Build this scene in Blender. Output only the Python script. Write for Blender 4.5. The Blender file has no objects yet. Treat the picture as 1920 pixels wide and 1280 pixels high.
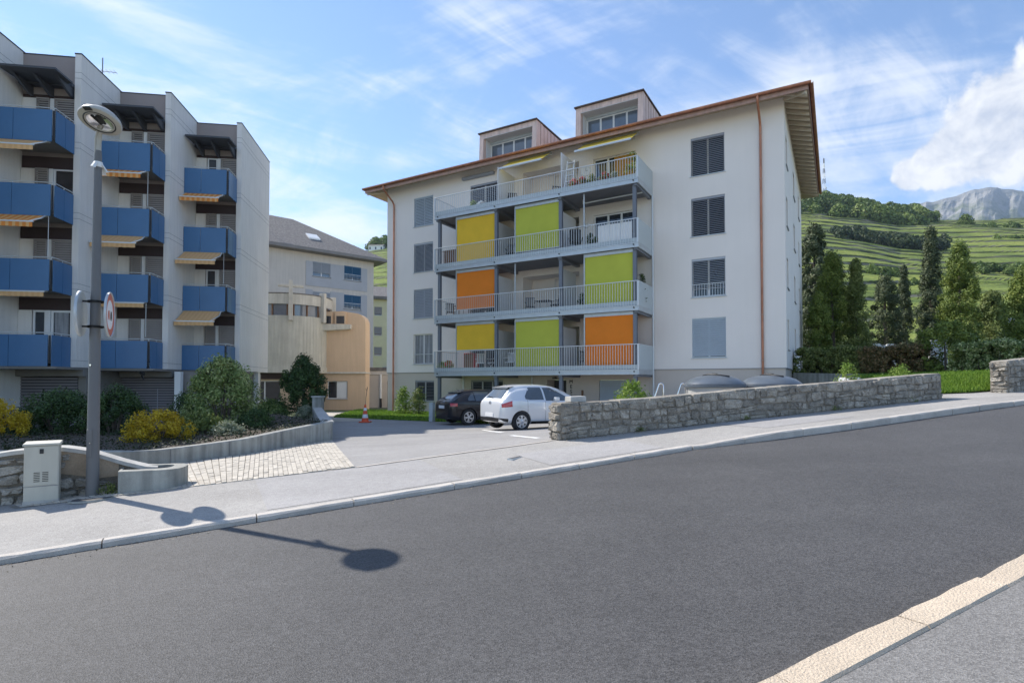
import bpy, math, random
import numpy as np
from mathutils import Vector, Matrix
random.seed(7); RNG = np.random.default_rng(11)
SC = bpy.context.scene
COL = SC.collection
rad = math.radians

# ---------------------------------------------------------------- camera
CAM_H = 1.53
cam = bpy.data.cameras.new('camera')
cam.sensor_width = 36.0
cam.lens = 1044.0 / 1920.0 * 36.0
cam.shift_y = 55.0 / 1920.0
cam.clip_start = 0.05
cam.clip_end = 20000
co = bpy.data.objects.new('camera', cam)
co.location = (0, 0, CAM_H)
co.rotation_euler = (rad(90 + 1.33), 0, 0)
COL.objects.link(co)
SC.camera = co

# ---------------------------------------------------------------- light and exposure
SUN_EL = rad(44.4)
SUN_AZ = rad(148.3)                      # counter-clockwise from +X, where the sun stands
SUN_DIR = Vector((math.cos(SUN_AZ) * math.cos(SUN_EL), math.sin(SUN_AZ) * math.cos(SUN_EL), math.sin(SUN_EL)))
sun = bpy.data.lights.new('sun', 'SUN')
sun.energy = 3.45
sun.angle = rad(0.53)
sun.color = (1.0, 0.94, 0.855)
so = bpy.data.objects.new('sun', sun)
so.rotation_euler = (-SUN_DIR).to_track_quat('-Z', 'Y').to_euler()
so.location = (-40, 40, 60)
COL.objects.link(so)

SKY_STRENGTH = 0.115
world = bpy.data.worlds.new('World')
SC.world = world
world.use_nodes = True
def build_world():
    nt = world.node_tree
    nt.nodes.clear()
    N = nt.nodes.new; L = nt.links.new
    def math_(op, a, b=None, clamp=False):
        n = N('ShaderNodeMath'); n.operation = op; n.use_clamp = clamp
        for i, v in enumerate((a, b)):
            if v is None: continue
            if isinstance(v, (int, float)): n.inputs[i].default_value = v
            else: L(v, n.inputs[i])
        return n.outputs[0]
    out = N('ShaderNodeOutputWorld'); bg = N('ShaderNodeBackground')
    sky = N('ShaderNodeTexSky'); sky.sky_type = 'NISHITA'; sky.sun_disc = False
    sky.sun_elevation = SUN_EL
    sky.sun_rotation = rad(90) - SUN_AZ
    sky.altitude = 500; sky.air_density = 1.0; sky.dust_density = 0.05; sky.ozone_density = 4.0
    tc = N('ShaderNodeTexCoord')
    sep = N('ShaderNodeSeparateXYZ'); L(tc.outputs['Generated'], sep.inputs[0])
    X, Y, Z = sep.outputs
    zz = math_('ADD', math_('MAXIMUM', Z, 0.0), 0.16)
    u = math_('DIVIDE', X, zz); v = math_('DIVIDE', Y, zz)
    def vec(a, b, c=0.0):
        n = N('ShaderNodeCombineXYZ')
        for i, q in enumerate((a, b, c)):
            if isinstance(q, (int, float)): n.inputs[i].default_value = q
            else: L(q, n.inputs[i])
        return n.outputs[0]
    # high thin cloud: streaks drawn out along one wind direction, warped
    ca, sa = math.cos(rad(-24)), math.sin(rad(-24))
    a1 = math_('ADD', math_('MULTIPLY', u, ca), math_('MULTIPLY', v, sa))
    b1 = math_('SUBTRACT', math_('MULTIPLY', v, ca), math_('MULTIPLY', u, sa))
    def noise(vec_, scale, detail, rough, dist=0.0):
        n = N('ShaderNodeTexNoise'); n.inputs['Scale'].default_value = scale; n.inputs['Detail'].default_value = detail
        n.inputs['Roughness'].default_value = rough; n.inputs['Distortion'].default_value = dist
        L(vec_, n.inputs['Vector']); return n.outputs[0]
    w1 = noise(vec(math_('MULTIPLY', a1, 0.62), math_('MULTIPLY', b1, 1.45), 3.3), 1.7, 13, 0.64, 0.8)
    c2, s2 = math.cos(rad(38)), math.sin(rad(38))
    a2 = math_('ADD', math_('MULTIPLY', u, c2), math_('MULTIPLY', v, s2)); b2 = math_('SUBTRACT', math_('MULTIPLY', v, c2), math_('MULTIPLY', u, s2))
    w2 = noise(vec(math_('MULTIPLY', a2, 0.5), math_('MULTIPLY', b2, 1.7), 9.1), 3.4, 12, 0.66, 0.6)
    wisp = math_('ADD', math_('MULTIPLY', w1, 0.62), math_('MULTIPLY', w2, 0.42))
    big = noise(vec(u, v, 7.1), 0.62, 3, 0.5, 0.3)
    rmp = N('ShaderNodeMapRange'); rmp.interpolation_type = 'SMOOTHSTEP'
    rmp.inputs['From Min'].default_value = 1.01; rmp.inputs['From Max'].default_value = 1.29
    rmp.inputs['To Max'].default_value = 0.88
    L(math_('ADD', wisp, math_('MULTIPLY', big, 1.05)), rmp.inputs['Value'])
    cirrus = rmp.outputs[0]
    # one heap cloud standing over the mountain on the right
    def dotdir(px, py):
        d = Vector(((px - 960) / 1044.0, 1.0, (719 - py) / 1044.0)).normalized(); return d
    def lobe(d, r0, r1):
        n = N('ShaderNodeVectorMath'); n.operation = 'DISTANCE'; n.inputs[1].default_value = d
        L(tc.outputs['Generated'], n.inputs[0])
        m = N('ShaderNodeMapRange'); m.inputs['From Min'].default_value = r1; m.inputs['From Max'].default_value = r0
        L(n.outputs['Value'], m.inputs['Value']); return m.outputs[0]
    lobes = None
    for (px, py, r) in ((1905, 222, .080), (1840, 262, .060), (1775, 298, .044), (1712, 324, .026), (1985, 205, .095), (2090, 205, .11), (1828, 238, .034)):
        m = lobe(dotdir(px, py), 0.0, r * 1.25)
        lobes = m if lobes is None else math_('MAXIMUM', lobes, m)
    nn = noise(tc.outputs['Generated'], 20.0, 9, 0.6, 0.3)
    nb = noise(tc.outputs['Generated'], 60.0, 6, 0.6)
    heap_v = math_('ADD', lobes, math_('ADD', math_('MULTIPLY', math_('SUBTRACT', nn, 0.5), 0.85), math_('MULTIPLY', math_('SUBTRACT', nb, 0.5), 0.22)))
    hm = N('ShaderNodeMapRange'); hm.interpolation_type = 'SMOOTHSTEP'
    hm.inputs['From Min'].default_value = 0.24; hm.inputs['From Max'].default_value = 0.44
    L(heap_v, hm.inputs['Value'])
    heap = math_('MULTIPLY', hm.outputs[0], math_('GREATER_THAN', lobes, 0.001))
    mix1 = N('ShaderNodeMix'); mix1.data_type = 'RGBA'
    L(cirrus, mix1.inputs['Factor']); L(sky.outputs[0], mix1.inputs['A'])
    mix1.inputs['B'].default_value = (4.7, 4.85, 5.1, 1)
    shade = N('ShaderNodeMix'); shade.data_type = 'RGBA'
    _f = N('ShaderNodeMapRange'); _f.inputs['From Min'].default_value = .38; _f.inputs['From Max'].default_value = .62; L(nn, _f.inputs['Value']); L(_f.outputs[0], shade.inputs['Factor'])
    shade.inputs['A'].default_value = (2.9, 3.15, 3.7, 1); shade.inputs['B'].default_value = (4.9, 4.9, 4.9, 1)
    mix2 = N('ShaderNodeMix'); mix2.data_type = 'RGBA'
    L(heap, mix2.inputs['Factor']); L(mix1.outputs['Result'], mix2.inputs['A']); L(shade.outputs['Result'], mix2.inputs['B'])
    L(mix2.outputs['Result'], bg.inputs['Color'])
    bg.inputs['Strength'].default_value = SKY_STRENGTH
    L(bg.outputs[0], out.inputs['Surface'])
build_world()

SC.render.engine = 'CYCLES'
SC.cycles.use_denoising = True
SC.cycles.max_bounces = 8
SC.cycles.diffuse_bounces = 4
SC.cycles.volume_bounces = 0
SC.cycles.sample_clamp_indirect = 6.0
SC.view_settings.view_transform = 'Standard'
SC.view_settings.look = 'None'
SC.view_settings.exposure = 1.0
SC.view_settings.gamma = 1.0
SC.view_settings.use_curve_mapping = False

# ---------------------------------------------------------------- layout frames
D = np.array([0.878, 0.479]); D /= np.linalg.norm(D)          # along the road, uphill to the right
Nn = np.array([-D[1], D[0]])                                   # across the road, away from the camera
SLOPE = 0.063
def sstep(a, b, x):
    t = np.clip((np.asarray(x, float) - a) / (b - a), 0, 1); return t * t * (3 - 2 * t)
def sn_of(x, y): return x * D[0] + y * D[1], x * Nn[0] + y * Nn[1]
def xy_of(s, n): return s * D[0] + n * Nn[0], s * D[1] + n * Nn[1]
def RP(s, n, off=0.0):
    x, y = xy_of(s, n); return (x, y, SLOPE * s + off)
def G(x, y):
    """level of the yard and the land behind the pavement"""
    s, n = sn_of(np.asarray(x, float), np.asarray(y, float))
    edge = .12 + SLOPE * np.clip(s, -40, 45)
    low = -.12 - .012 * (np.clip(n, 20, 60) - 20)
    t = np.clip((n - 8.7) / 11.3, 0, 1); e = 1 - (1 - t) ** 1.6
    w = sstep(17, 28, s)
    return (edge * (1 - e) + low * e) * (1 - w) + edge * w
def g1(x, y): return float(G(x, y))
# ---------------------------------------------------------------- materials
MATS = {}
def _nodes(name):
    m = bpy.data.materials.new(name); m.use_nodes = True
    nt = m.node_tree; b = nt.nodes['Principled BSDF']
    return m, nt, b
def pm(name, col, rough=0.7, var=0.12, vs=2.0, bump=0.0, bs=60.0, metal=0.0, spec=0.5, streak=0.0, speck=0.0, ss=150.0, tint=None, objrand=0.0, detail=5, coat=0.0):
    """procedural surface: a base colour broken up by large and fine noise, optional vertical rain streaks, speckle, bump"""
    if name in MATS: return MATS[name]
    m, nt, b = _nodes(name); N = nt.nodes.new; L = nt.links.new
    geo = N('ShaderNodeNewGeometry')
    n1 = N('ShaderNodeTexNoise'); n1.inputs['Scale'].default_value = vs; n1.inputs['Detail'].default_value = detail; n1.inputs['Roughness'].default_value = .62
    L(geo.outputs['Position'], n1.inputs['Vector'])
    mr = N('ShaderNodeMapRange'); mr.inputs['From Min'].default_value = .28; mr.inputs['From Max'].default_value = .72
    L(n1.outputs[0], mr.inputs['Value'])
    mx = N('ShaderNodeMix'); mx.data_type = 'RGBA'
    c2 = tint if tint else tuple(c * (1 + var) for c in col)
    mx.inputs['A'].default_value = (*[c * (1 - var) for c in col], 1); mx.inputs['B'].default_value = (*c2, 1)
    L(mr.outputs[0], mx.inputs['Factor'])
    cur = mx.outputs['Result']
    def mul(fac_socket, lo, hi, fmin, fmax):
        nonlocal cur
        r = N('ShaderNodeMapRange'); r.inputs['From Min'].default_value = fmin; r.inputs['From Max'].default_value = fmax
        r.inputs['To Min'].default_value = lo; r.inputs['To Max'].default_value = hi
        L(fac_socket, r.inputs['Value'])
        k = N('ShaderNodeVectorMath'); k.operation = 'SCALE'; L(cur, k.inputs[0]); L(r.outputs[0], k.inputs['Scale'])
        cur = k.outputs[0]
    if streak:
        mp = N('ShaderNodeMapping'); mp.inputs['Scale'].default_value = (7, 7, .45); L(geo.outputs['Position'], mp.inputs['Vector'])
        n2 = N('ShaderNodeTexNoise'); n2.inputs['Scale'].default_value = 1.0; n2.inputs['Detail'].default_value = 6; L(mp.outputs[0], n2.inputs['Vector'])
        mul(n2.outputs[0], 1 - streak, 1 + streak * .4, .35, .65)
    if speck:
        n3 = N('ShaderNodeTexNoise'); n3.inputs['Scale'].default_value = ss; n3.inputs['Detail'].default_value = 2; n3.inputs['Roughness'].default_value = .7
        L(geo.outputs['Position'], n3.inputs['Vector'])
        mul(n3.outputs[0], 1 - speck, 1 + speck, .3, .7)
    if objrand:
        oi = N('ShaderNodeObjectInfo'); mul(oi.outputs['Random'], 1 - objrand, 1 + objrand, 0, 1)
    L(cur, b.inputs['Base Color'])
    b.inputs['Roughness'].default_value = rough; b.inputs['Metallic'].default_value = metal
    b.inputs['Specular IOR Level'].default_value = spec
    if coat: b.inputs['Coat Weight'].default_value = coat; b.inputs['Coat Roughness'].default_value = .04
    if bump:
        n4 = N('ShaderNodeTexNoise'); n4.inputs['Scale'].default_value = bs; n4.inputs['Detail'].default_value = 5
        L(geo.outputs['Position'], n4.inputs['Vector'])
        bp = N('ShaderNodeBump'); bp.inputs['Strength'].default_value = bump; bp.inputs['Distance'].default_value = .02
        L(n4.outputs[0], bp.inputs['Height']); L(bp.outputs[0], b.inputs['Normal'])
    MATS[name] = m
    return m
def leaf_mat(name, c1, c2, c3, trans=.25, rough=.6):
    """leaves: each leaf carries a random 'tint' that picks its green"""
    if name in MATS: return MATS[name]
    m, nt, b = _nodes(name); N = nt.nodes.new; L = nt.links.new
    at = N('ShaderNodeAttribute'); at.attribute_name = 'tint'
    cr = N('ShaderNodeValToRGB'); cr.color_ramp.elements[0].color = (*c1, 1); cr.color_ramp.elements[1].color = (*c3, 1)
    e = cr.color_ramp.elements.new(.55); e.color = (*c2, 1)
    L(at.outputs['Fac'], cr.inputs['Fac']); L(cr.outputs[0], b.inputs['Base Color'])
    b.inputs['Roughness'].default_value = rough; b.inputs['Specular IOR Level'].default_value = .3
    tr = N('ShaderNodeBsdfTranslucent'); L(cr.outputs[0], tr.inputs['Color'])
    mx = N('ShaderNodeMixShader'); mx.inputs[0].default_value = trans
    out = nt.nodes['Material Output']
    L(b.outputs[0], mx.inputs[1]); L(tr.outputs[0], mx.inputs[2]); L(mx.outputs[0], out.inputs['Surface'])
    MATS[name] = m
    return m
def fabric_mat(name, col, trans=.4, stripe=None):
    if name in MATS: return MATS[name]
    m, nt, b = _nodes(name); N = nt.nodes.new; L = nt.links.new
    geo = N('ShaderNodeNewGeometry'); n1 = N('ShaderNodeTexNoise'); n1.inputs['Scale'].default_value = 1.6; n1.inputs['Detail'].default_value = 5
    L(geo.outputs['Position'], n1.inputs['Vector'])
    mx = N('ShaderNodeMix'); mx.data_type = 'RGBA'
    mx.inputs['A'].default_value = (*[c * .88 for c in col], 1); mx.inputs['B'].default_value = (*[min(1, c * 1.1) for c in col], 1)
    L(n1.outputs[0], mx.inputs['Factor']); cur = mx.outputs['Result']
    if stripe:
        tc = N('ShaderNodeTexCoord'); sp = N('ShaderNodeSeparateXYZ'); L(tc.outputs['Object'], sp.inputs[0])
        w = N('ShaderNodeMath'); w.operation = 'MULTIPLY'; w.inputs[1].default_value = stripe[1]; L(sp.outputs[0], w.inputs[0])
        f = N('ShaderNodeMath'); f.operation = 'FRACT'; L(w.outputs[0], f.inputs[0])
        g = N('ShaderNodeMath'); g.operation = 'GREATER_THAN'; g.inputs[1].default_value = .55; L(f.outputs[0], g.inputs[0])
        m2 = N('ShaderNodeMix'); m2.data_type = 'RGBA'; L(g.outputs[0], m2.inputs['Factor']); L(cur, m2.inputs['A']); m2.inputs['B'].default_value = (*stripe[0], 1)
        cur = m2.outputs['Result']
    L(cur, b.inputs['Base Color']); b.inputs['Roughness'].default_value = .85; b.inputs['Specular IOR Level'].default_value = .2
    wv = N('ShaderNodeTexNoise'); wv.inputs['Scale'].default_value = 220; L(geo.outputs['Position'], wv.inputs['Vector'])
    bp = N('ShaderNodeBump'); bp.inputs['Strength'].default_value = .25; bp.inputs['Distance'].default_value = .004; L(wv.outputs[0], bp.inputs['Height']); L(bp.outputs[0], b.inputs['Normal'])
    tr = N('ShaderNodeBsdfTranslucent'); L(cur, tr.inputs['Color'])
    ms = N('ShaderNodeMixShader'); ms.inputs[0].default_value = trans
    L(b.outputs[0], ms.inputs[1]); L(tr.outputs[0], ms.inputs[2]); L(ms.outputs[0], nt.nodes['Material Output'].inputs['Surface'])
    MATS[name] = m
    return m
def asphalt_mat(name, base, speck, patch, rough=.85, bumpd=.006, agg=95.0, tint=(1.04, 1, .985), streaks=True):
    if name in MATS: return MATS[name]
    m, nt, b = _nodes(name); N = nt.nodes.new; L = nt.links.new
    geo = N('ShaderNodeNewGeometry')
    vo = N('ShaderNodeTexVoronoi'); vo.inputs['Scale'].default_value = agg; L(geo.outputs['Position'], vo.inputs['Vector'])
    n0 = N('ShaderNodeTexNoise'); n0.inputs['Scale'].default_value = agg * 1.7; n0.inputs['Detail'].default_value = 3; L(geo.outputs['Position'], n0.inputs['Vector'])
    n1 = N('ShaderNodeTexNoise'); n1.inputs['Scale'].default_value = .55; n1.inputs['Detail'].default_value = 7; n1.inputs['Roughness'].default_value = .65; L(geo.outputs['Position'], n1.inputs['Vector'])
    n2 = N('ShaderNodeTexNoise'); n2.inputs['Scale'].default_value = 9; n2.inputs['Detail'].default_value = 5; L(geo.outputs['Position'], n2.inputs['Vector'])
    hs = N('ShaderNodeSeparateColor'); L(vo.outputs['Color'], hs.inputs[0])
    def mr(sock, a, b_, lo, hi):
        r = N('ShaderNodeMapRange'); r.inputs['From Min'].default_value = a; r.inputs['From Max'].default_value = b_; r.inputs['To Min'].default_value = lo; r.inputs['To Max'].default_value = hi
        L(sock, r.inputs['Value']); return r.outputs[0]
    def mu(a, c):
        k = N('ShaderNodeMath'); k.operation = 'MULTIPLY'; L(a, k.inputs[0]); L(c, k.inputs[1]); return k.outputs[0]
    val = mu(mr(hs.outputs[0], 0, 1, 1 - speck, 1 + speck), mr(n0.outputs[0], .3, .7, 1 - speck * .6, 1 + speck * .6))
    val = mu(val, mr(n1.outputs[0], .3, .7, 1 - patch, 1 + patch))
    val = mu(val, mr(n2.outputs[0], .3, .7, .94, 1.06))
    if streaks:   # faint wheel tracks along the road
        mp = N('ShaderNodeMapping'); mp.inputs['Rotation'].default_value = (0, 0, -math.atan2(D[1], D[0])); mp.inputs['Scale'].default_value = (.06, 1.3, 1)
        L(geo.outputs['Position'], mp.inputs['Vector'])
        n3 = N('ShaderNodeTexNoise'); n3.inputs['Scale'].default_value = 1; n3.inputs['Detail'].default_value = 4; L(mp.outputs[0], n3.inputs['Vector'])
        val = mu(val, mr(n3.outputs[0], .3, .7, .93, 1.07))
    k = N('ShaderNodeVectorMath'); k.operation = 'SCALE'; k.inputs[0].default_value = [base * t for t in tint]; L(val, k.inputs['Scale'])
    L(k.outputs[0], b.inputs['Base Color']); b.inputs['Roughness'].default_value = rough; b.inputs['Specular IOR Level'].default_value = .35
    bp = N('ShaderNodeBump'); bp.inputs['Strength'].default_value = .6; bp.inputs['Distance'].default_value = bumpd; L(vo.outputs['Distance'], bp.inputs['Height']); L(bp.outputs[0], b.inputs['Normal'])
    MATS[name] = m
    return m

M = {}
M['road'] = asphalt_mat('asphalt_road', .076, .38, .12, rough=.70, agg=100.0, bumpd=.005, tint=(1.03, 1, .985))
M['pave'] = asphalt_mat('pavement_asphalt', .325, .22, .10, agg=120, bumpd=.003, tint=(1.04, .985, .91))
M['pave_near'] = asphalt_mat('near_pavement_asphalt', .20, .30, .08, agg=120, bumpd=.004, tint=(1.03, .985, .925), streaks=False)
M['yard'] = asphalt_mat('yard_asphalt', .29, .16, .09, agg=110, bumpd=.003, tint=(1.03, .99, .95))
M['patch'] = asphalt_mat('patch_asphalt', .34, .18, .05, agg=120, bumpd=.003, tint=(1.03, .985, .945))
M['kerb'] = pm('kerb_granite', (.53, .485, .43), .85, .14, 3, .5, 90, speck=.26, ss=190, objrand=.07)
M['kerb_near'] = pm('warm_granite', (.56, .46, .345), .85, .10, 3, .6, 80, speck=.30, ss=170, objrand=.05)
M['paint'] = pm('road_paint', (.78, .78, .76), .7, .12, 8, .2, 80)
M['paver'] = pm('paver_stone', (.50, .455, .385), .9, .14, 4, .6, 70, speck=.12, ss=90, objrand=.13)
M['paver_bed'] = pm('paver_joint', (.24, .215, .18), .95, .2, 5)
M['soil'] = pm('bed_soil', (.085, .062, .045), .95, .35, 6, .8, 25)
M['earth'] = pm('earth_grass', (.06, .085, .03), .95, .3, 3, .6, 30)
M['lawn'] = pm('lawn_soil', (.10, .16, .03), .95, .3, 5, .6, 30)
M['stone'] = pm('wall_stone', (.26, .235, .20), .92, .34, 6, 1.0, 22, speck=.28, ss=38, objrand=.25, tint=(.40, .365, .31))
M['mortar'] = pm('wall_mortar', (.225, .20, .165), .95, .25, 6, .8, 40, speck=.2, ss=70)
M['stone_dark'] = pm('old_wall_stone', (.29, .27, .235), .92, .35, 5, .9, 26, speck=.25, ss=45, objrand=.2)
M['old_mortar'] = pm('old_wall_mortar', (.175, .155, .125), .95, .3, 6, .8, 40, speck=.25, ss=70)
M['render_old'] = pm('old_brown_render', (.36, .28, .20), .95, .22, 4, .5, 40, speck=.1, ss=60)
M['concrete'] = pm('weathered_concrete', (.34, .335, .30), .88, .22, 2.2, .35, 35, streak=.30, speck=.10, ss=120)
M['concrete_light'] = pm('pale_concrete', (.47, .455, .42), .88, .16, 3, .3, 40, streak=.12, speck=.08, ss=120)
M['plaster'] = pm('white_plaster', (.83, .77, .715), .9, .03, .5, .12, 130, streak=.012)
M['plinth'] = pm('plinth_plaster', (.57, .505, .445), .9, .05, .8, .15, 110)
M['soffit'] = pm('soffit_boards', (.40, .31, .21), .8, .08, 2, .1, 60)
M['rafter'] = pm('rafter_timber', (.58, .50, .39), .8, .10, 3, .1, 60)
M['copper'] = pm('copper_sheet', (.47, .215, .135), .5, .22, 2.5, .06, 30, metal=.75, streak=.12)
M['copper_dull'] = pm('dull_copper', (.44, .27, .20), .5, .14, 3, .05, 40, metal=.45, streak=.10)
M['dormer'] = pm('dormer_copper_panels', (.76, .57, .49), .65, .10, 2.5, .05, 30, metal=.1, streak=.18)
M['tile'] = pm('dark_roof_tile', (.12, .085, .07), .8, .25, 6, .3, 50)
M['frame_white'] = pm('white_window_frame', (.74, .745, .75), .45, .04, 4)
M['blind'] = pm('aluminium_blind', (.43, .455, .49), .5, .05, 2, metal=.15)
M['blind_light'] = pm('pale_blind', (.50, .56, .61), .5, .05, 2, metal=.1)
M['blind_dark'] = pm('grey_blind', (.30, .31, .34), .5, .06, 2, metal=.15)
M['glass'] = pm('window_glass', (.030, .036, .046), .05, .35, 1.2, spec=.9)
M['glass_sky'] = pm('sky_facing_glass', (.12, .15, .19), .06, .2, 1.2, spec=1.0)
M['curtain'] = pm('grey_net_curtain', (.33, .34, .36), .9, .10, 3, streak=.35)
M['steel'] = pm('painted_steel', (.155, .170, .200), .45, .06, 2)
M['steel_light'] = pm('galvanised_steel', (.50, .535, .555), .42, .07, 3, metal=.35)
M['rail'] = pm('pale_steel_bar', (.62, .645, .66), .42, .04, 3, metal=.25)
M['frost'] = pm('frosted_side_panel', (.47, .525, .54), .3, .04, 1.5)
M['slab_dark'] = pm('balcony_underside', (.20, .205, .225), .8, .08, 1.5)
M['partition'] = pm('white_partition', (.68, .68, .68), .7, .03, 2)
M['yellow'] = fabric_mat('yellow_screen_cloth', (.88, .56, .05), .12)
M['green'] = fabric_mat('green_screen_cloth', (.55, .58, .085), .12)
M['orange'] = fabric_mat('orange_screen_cloth', (.86, .25, .03), .12)
M['awn_yellow'] = fabric_mat('yellow_awning_cloth', (.85, .66, .12), .5)
M['awn_stripe'] = fabric_mat('orange_striped_awning_cloth', (.80, .29, .07), .2, ((.84, .48, .20), 4.4))
M['awn_beige'] = fabric_mat('beige_awning_cloth', (.76, .46, .22), .2, ((.80, .50, .25), 5.2))
M['blue'] = pm('blue_balcony_panel', (.056, .155, .315), .38, .06, 1.2, speck=.02)
M['blue_dark'] = pm('blue_shutter', (.045, .135, .245), .5, .06, 2)
M['fin'] = pm('pale_grey_concrete_render', (.76, .725, .69), .9, .045, .7, .15, 90, streak=.05)
M['brown_wall'] = pm('taupe_render', (.31, .265, .25), .9, .05, 1, .12, 90)
M['joint'] = pm('shadow_joint', (.25, .245, .245), .9, .05, 2)
M['grey_panel'] = pm('taupe_shutter', (.34, .31, .295), .7, .05, 2)
M['maroon'] = pm('dark_lintel', (.055, .035, .033), .8, .1, 3)
M['canopy'] = pm('dark_steel_canopy', (.06, .065, .08), .55, .1, 3)
M['garage'] = pm('garage_shutter', (.215, .20, .215), .55, .08, 1.5, metal=.1)
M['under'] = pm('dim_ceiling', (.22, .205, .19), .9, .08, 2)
M['dark'] = pm('dark_metal', (.018, .018, .02), .5, .2, 6)
M['black'] = pm('black_plastic', (.012, .012, .013), .5, .2, 8)
M['white'] = pm('white_paint', (.76, .76, .75), .5, .03, 4)
M['red'] = pm('red_plastic', (.50, .035, .025), .5, .1, 6)
M['wood'] = pm('stained_wood', (.20, .105, .055), .6, .25, 6, .2, 60)
M['clay'] = pm('clay_pot', (.36, .14, .07), .8, .12, 8)
M['cream'] = pm('cream_render', (.60, .555, .50), .9, .06, .8, .1, 80, streak=.06)
M['greypanel2'] = pm('grey_bay_panel', (.43, .44, .465), .85, .05, 1)
M['roof_grey'] = pm('grey_slate_roof', (.17, .155, .145), .9, .25, 5, .5, 30, speck=.3, ss=6)
M['eave_grey'] = pm('grey_eave', (.22, .205, .195), .8, .1, 2)
M['yellow_wall'] = pm('yellow_render', (.62, .55, .36), .9, .05, 1)
M['drum'] = pm('board_marked_concrete', (.55, .525, .45), .9, .08, 1.2, .3, 40, streak=.12)
M['drum_trim'] = pm('pale_cast_concrete', (.60, .565, .49), .9, .10, 2, .2, 40, streak=.12)
M['peach'] = pm('peach_render', (.66, .475, .315), .9, .05, .7, .12, 80, streak=.05)
M['peach_dim'] = pm('ochre_render', (.56, .42, .28), .9, .06, .8, .12, 80, streak=.06)
M['lamp'] = pm('lamp_post_paint', (.14, .138, .138), .55, .07, 2.2, .05, 40)
M['lamp_shell'] = pm('lamp_shell', (.42, .405, .36), .4, .05, 3)
M['chrome'] = pm('bright_metal', (.75, .75, .76), .2, .05, 8, metal=1.0)
M['cabinet'] = pm('cabinet_cream', (.54, .51, .425), .6, .06, 2, .05, 60, streak=.08)
M['sign_red'] = pm('sign_red', (.52, .13, .09), .45, .06, 6)
M['sign_white'] = pm('sign_white', (.74, .73, .73), .45, .04, 6)
M['cone_red'] = pm('cone_orange', (.72, .11, .04), .6, .08, 8)
M['bin'] = pm('bin_lid_plastic', (.105, .125, .15), .32, .10, 3)
M['bin_body'] = pm('bin_concrete', (.42, .41, .39), .85, .1, 5, .2, 60)
M['bark'] = pm('bark', (.15, .12, .095), .95, .3, 8, .8, 30, streak=.3)
M['iron'] = pm('cast_iron', (.075, .07, .068), .75, .2, 30, .5, 120)
M['grave'] = pm('pale_gravestone', (.55, .54, .52), .8, .12, 4)
M['car_white'] = pm('silver_white_paint', (.70, .715, .74), .28, .02, 1.5, metal=.25, coat=.8)
M['car_black'] = pm('black_car_paint', (.009, .009, .014), .3, .2, 1.5, spec=.3, coat=.45)
M['car_glass'] = pm('car_glass', (.085, .10, .115), .04, .2, 2, spec=.9)
M['tail'] = pm('tail_light', (.42, .012, .018), .15, .15, 10, coat=.8)
M['tyre'] = pm('tyre_rubber', (.022, .022, .023), .85, .15, 10, .2, 80)
M['alloy'] = pm('alloy_rim', (.62, .63, .65), .3, .05, 8, metal=.6)
M['plate'] = pm('number_plate', (.74, .74, .74), .5, .03, 8)
L_DARK = leaf_mat('leaves_dark_green', (.018, .042, .012), (.045, .085, .024), (.105, .165, .048), .15)
L_LAUREL = leaf_mat('leaves_laurel', (.035, .075, .014), (.095, .15, .034), (.30, .34, .12), .25)
L_VARIEG_SUNNED = leaf_mat('leaves_variegated_sun_tinted', (.07, .115, .028), (.22, .29, .085), (.58, .60, .30), .25)  # leaf colours lightened to stand in for sunlight the tall shrub lacks
L_YELLOW = leaf_mat('leaves_golden', (.30, .20, .012), (.52, .37, .018), (.66, .52, .05), .3)
L_THUJA = leaf_mat('leaves_thuja', (.05, .085, .012), (.15, .205, .034), (.31, .35, .08), .2)
L_SPRUCE = leaf_mat('leaves_spruce', (.034, .052, .022), (.085, .108, .05), (.18, .20, .09), .12)
L_PALE = leaf_mat('leaves_silver', (.12, .16, .09), (.27, .30, .20), (.45, .46, .36), .25)
L_OLIVE = leaf_mat('leaves_olive', (.06, .095, .02), (.16, .20, .05), (.30, .33, .11), .25)
L_GRASS = leaf_mat('grass_blades', (.07, .15, .015), (.16, .28, .03), (.30, .42, .07), .35)
L_WOOD = leaf_mat('leaves_far_wood', (.040, .075, .018), (.11, .165, .036), (.23, .29, .075), .2)
L_FRESH = leaf_mat('leaves_fresh', (.08, .15, .02), (.20, .30, .05), (.38, .46, .12), .35)
L_RED = leaf_mat('red_petals', (.45, .02, .03), (.65, .05, .06), (.75, .25, .25), .3)
L_MULCH = leaf_mat('leaf_litter', (.014, .022, .007), (.026, .040, .010), (.045, .055, .018), .1)

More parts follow.
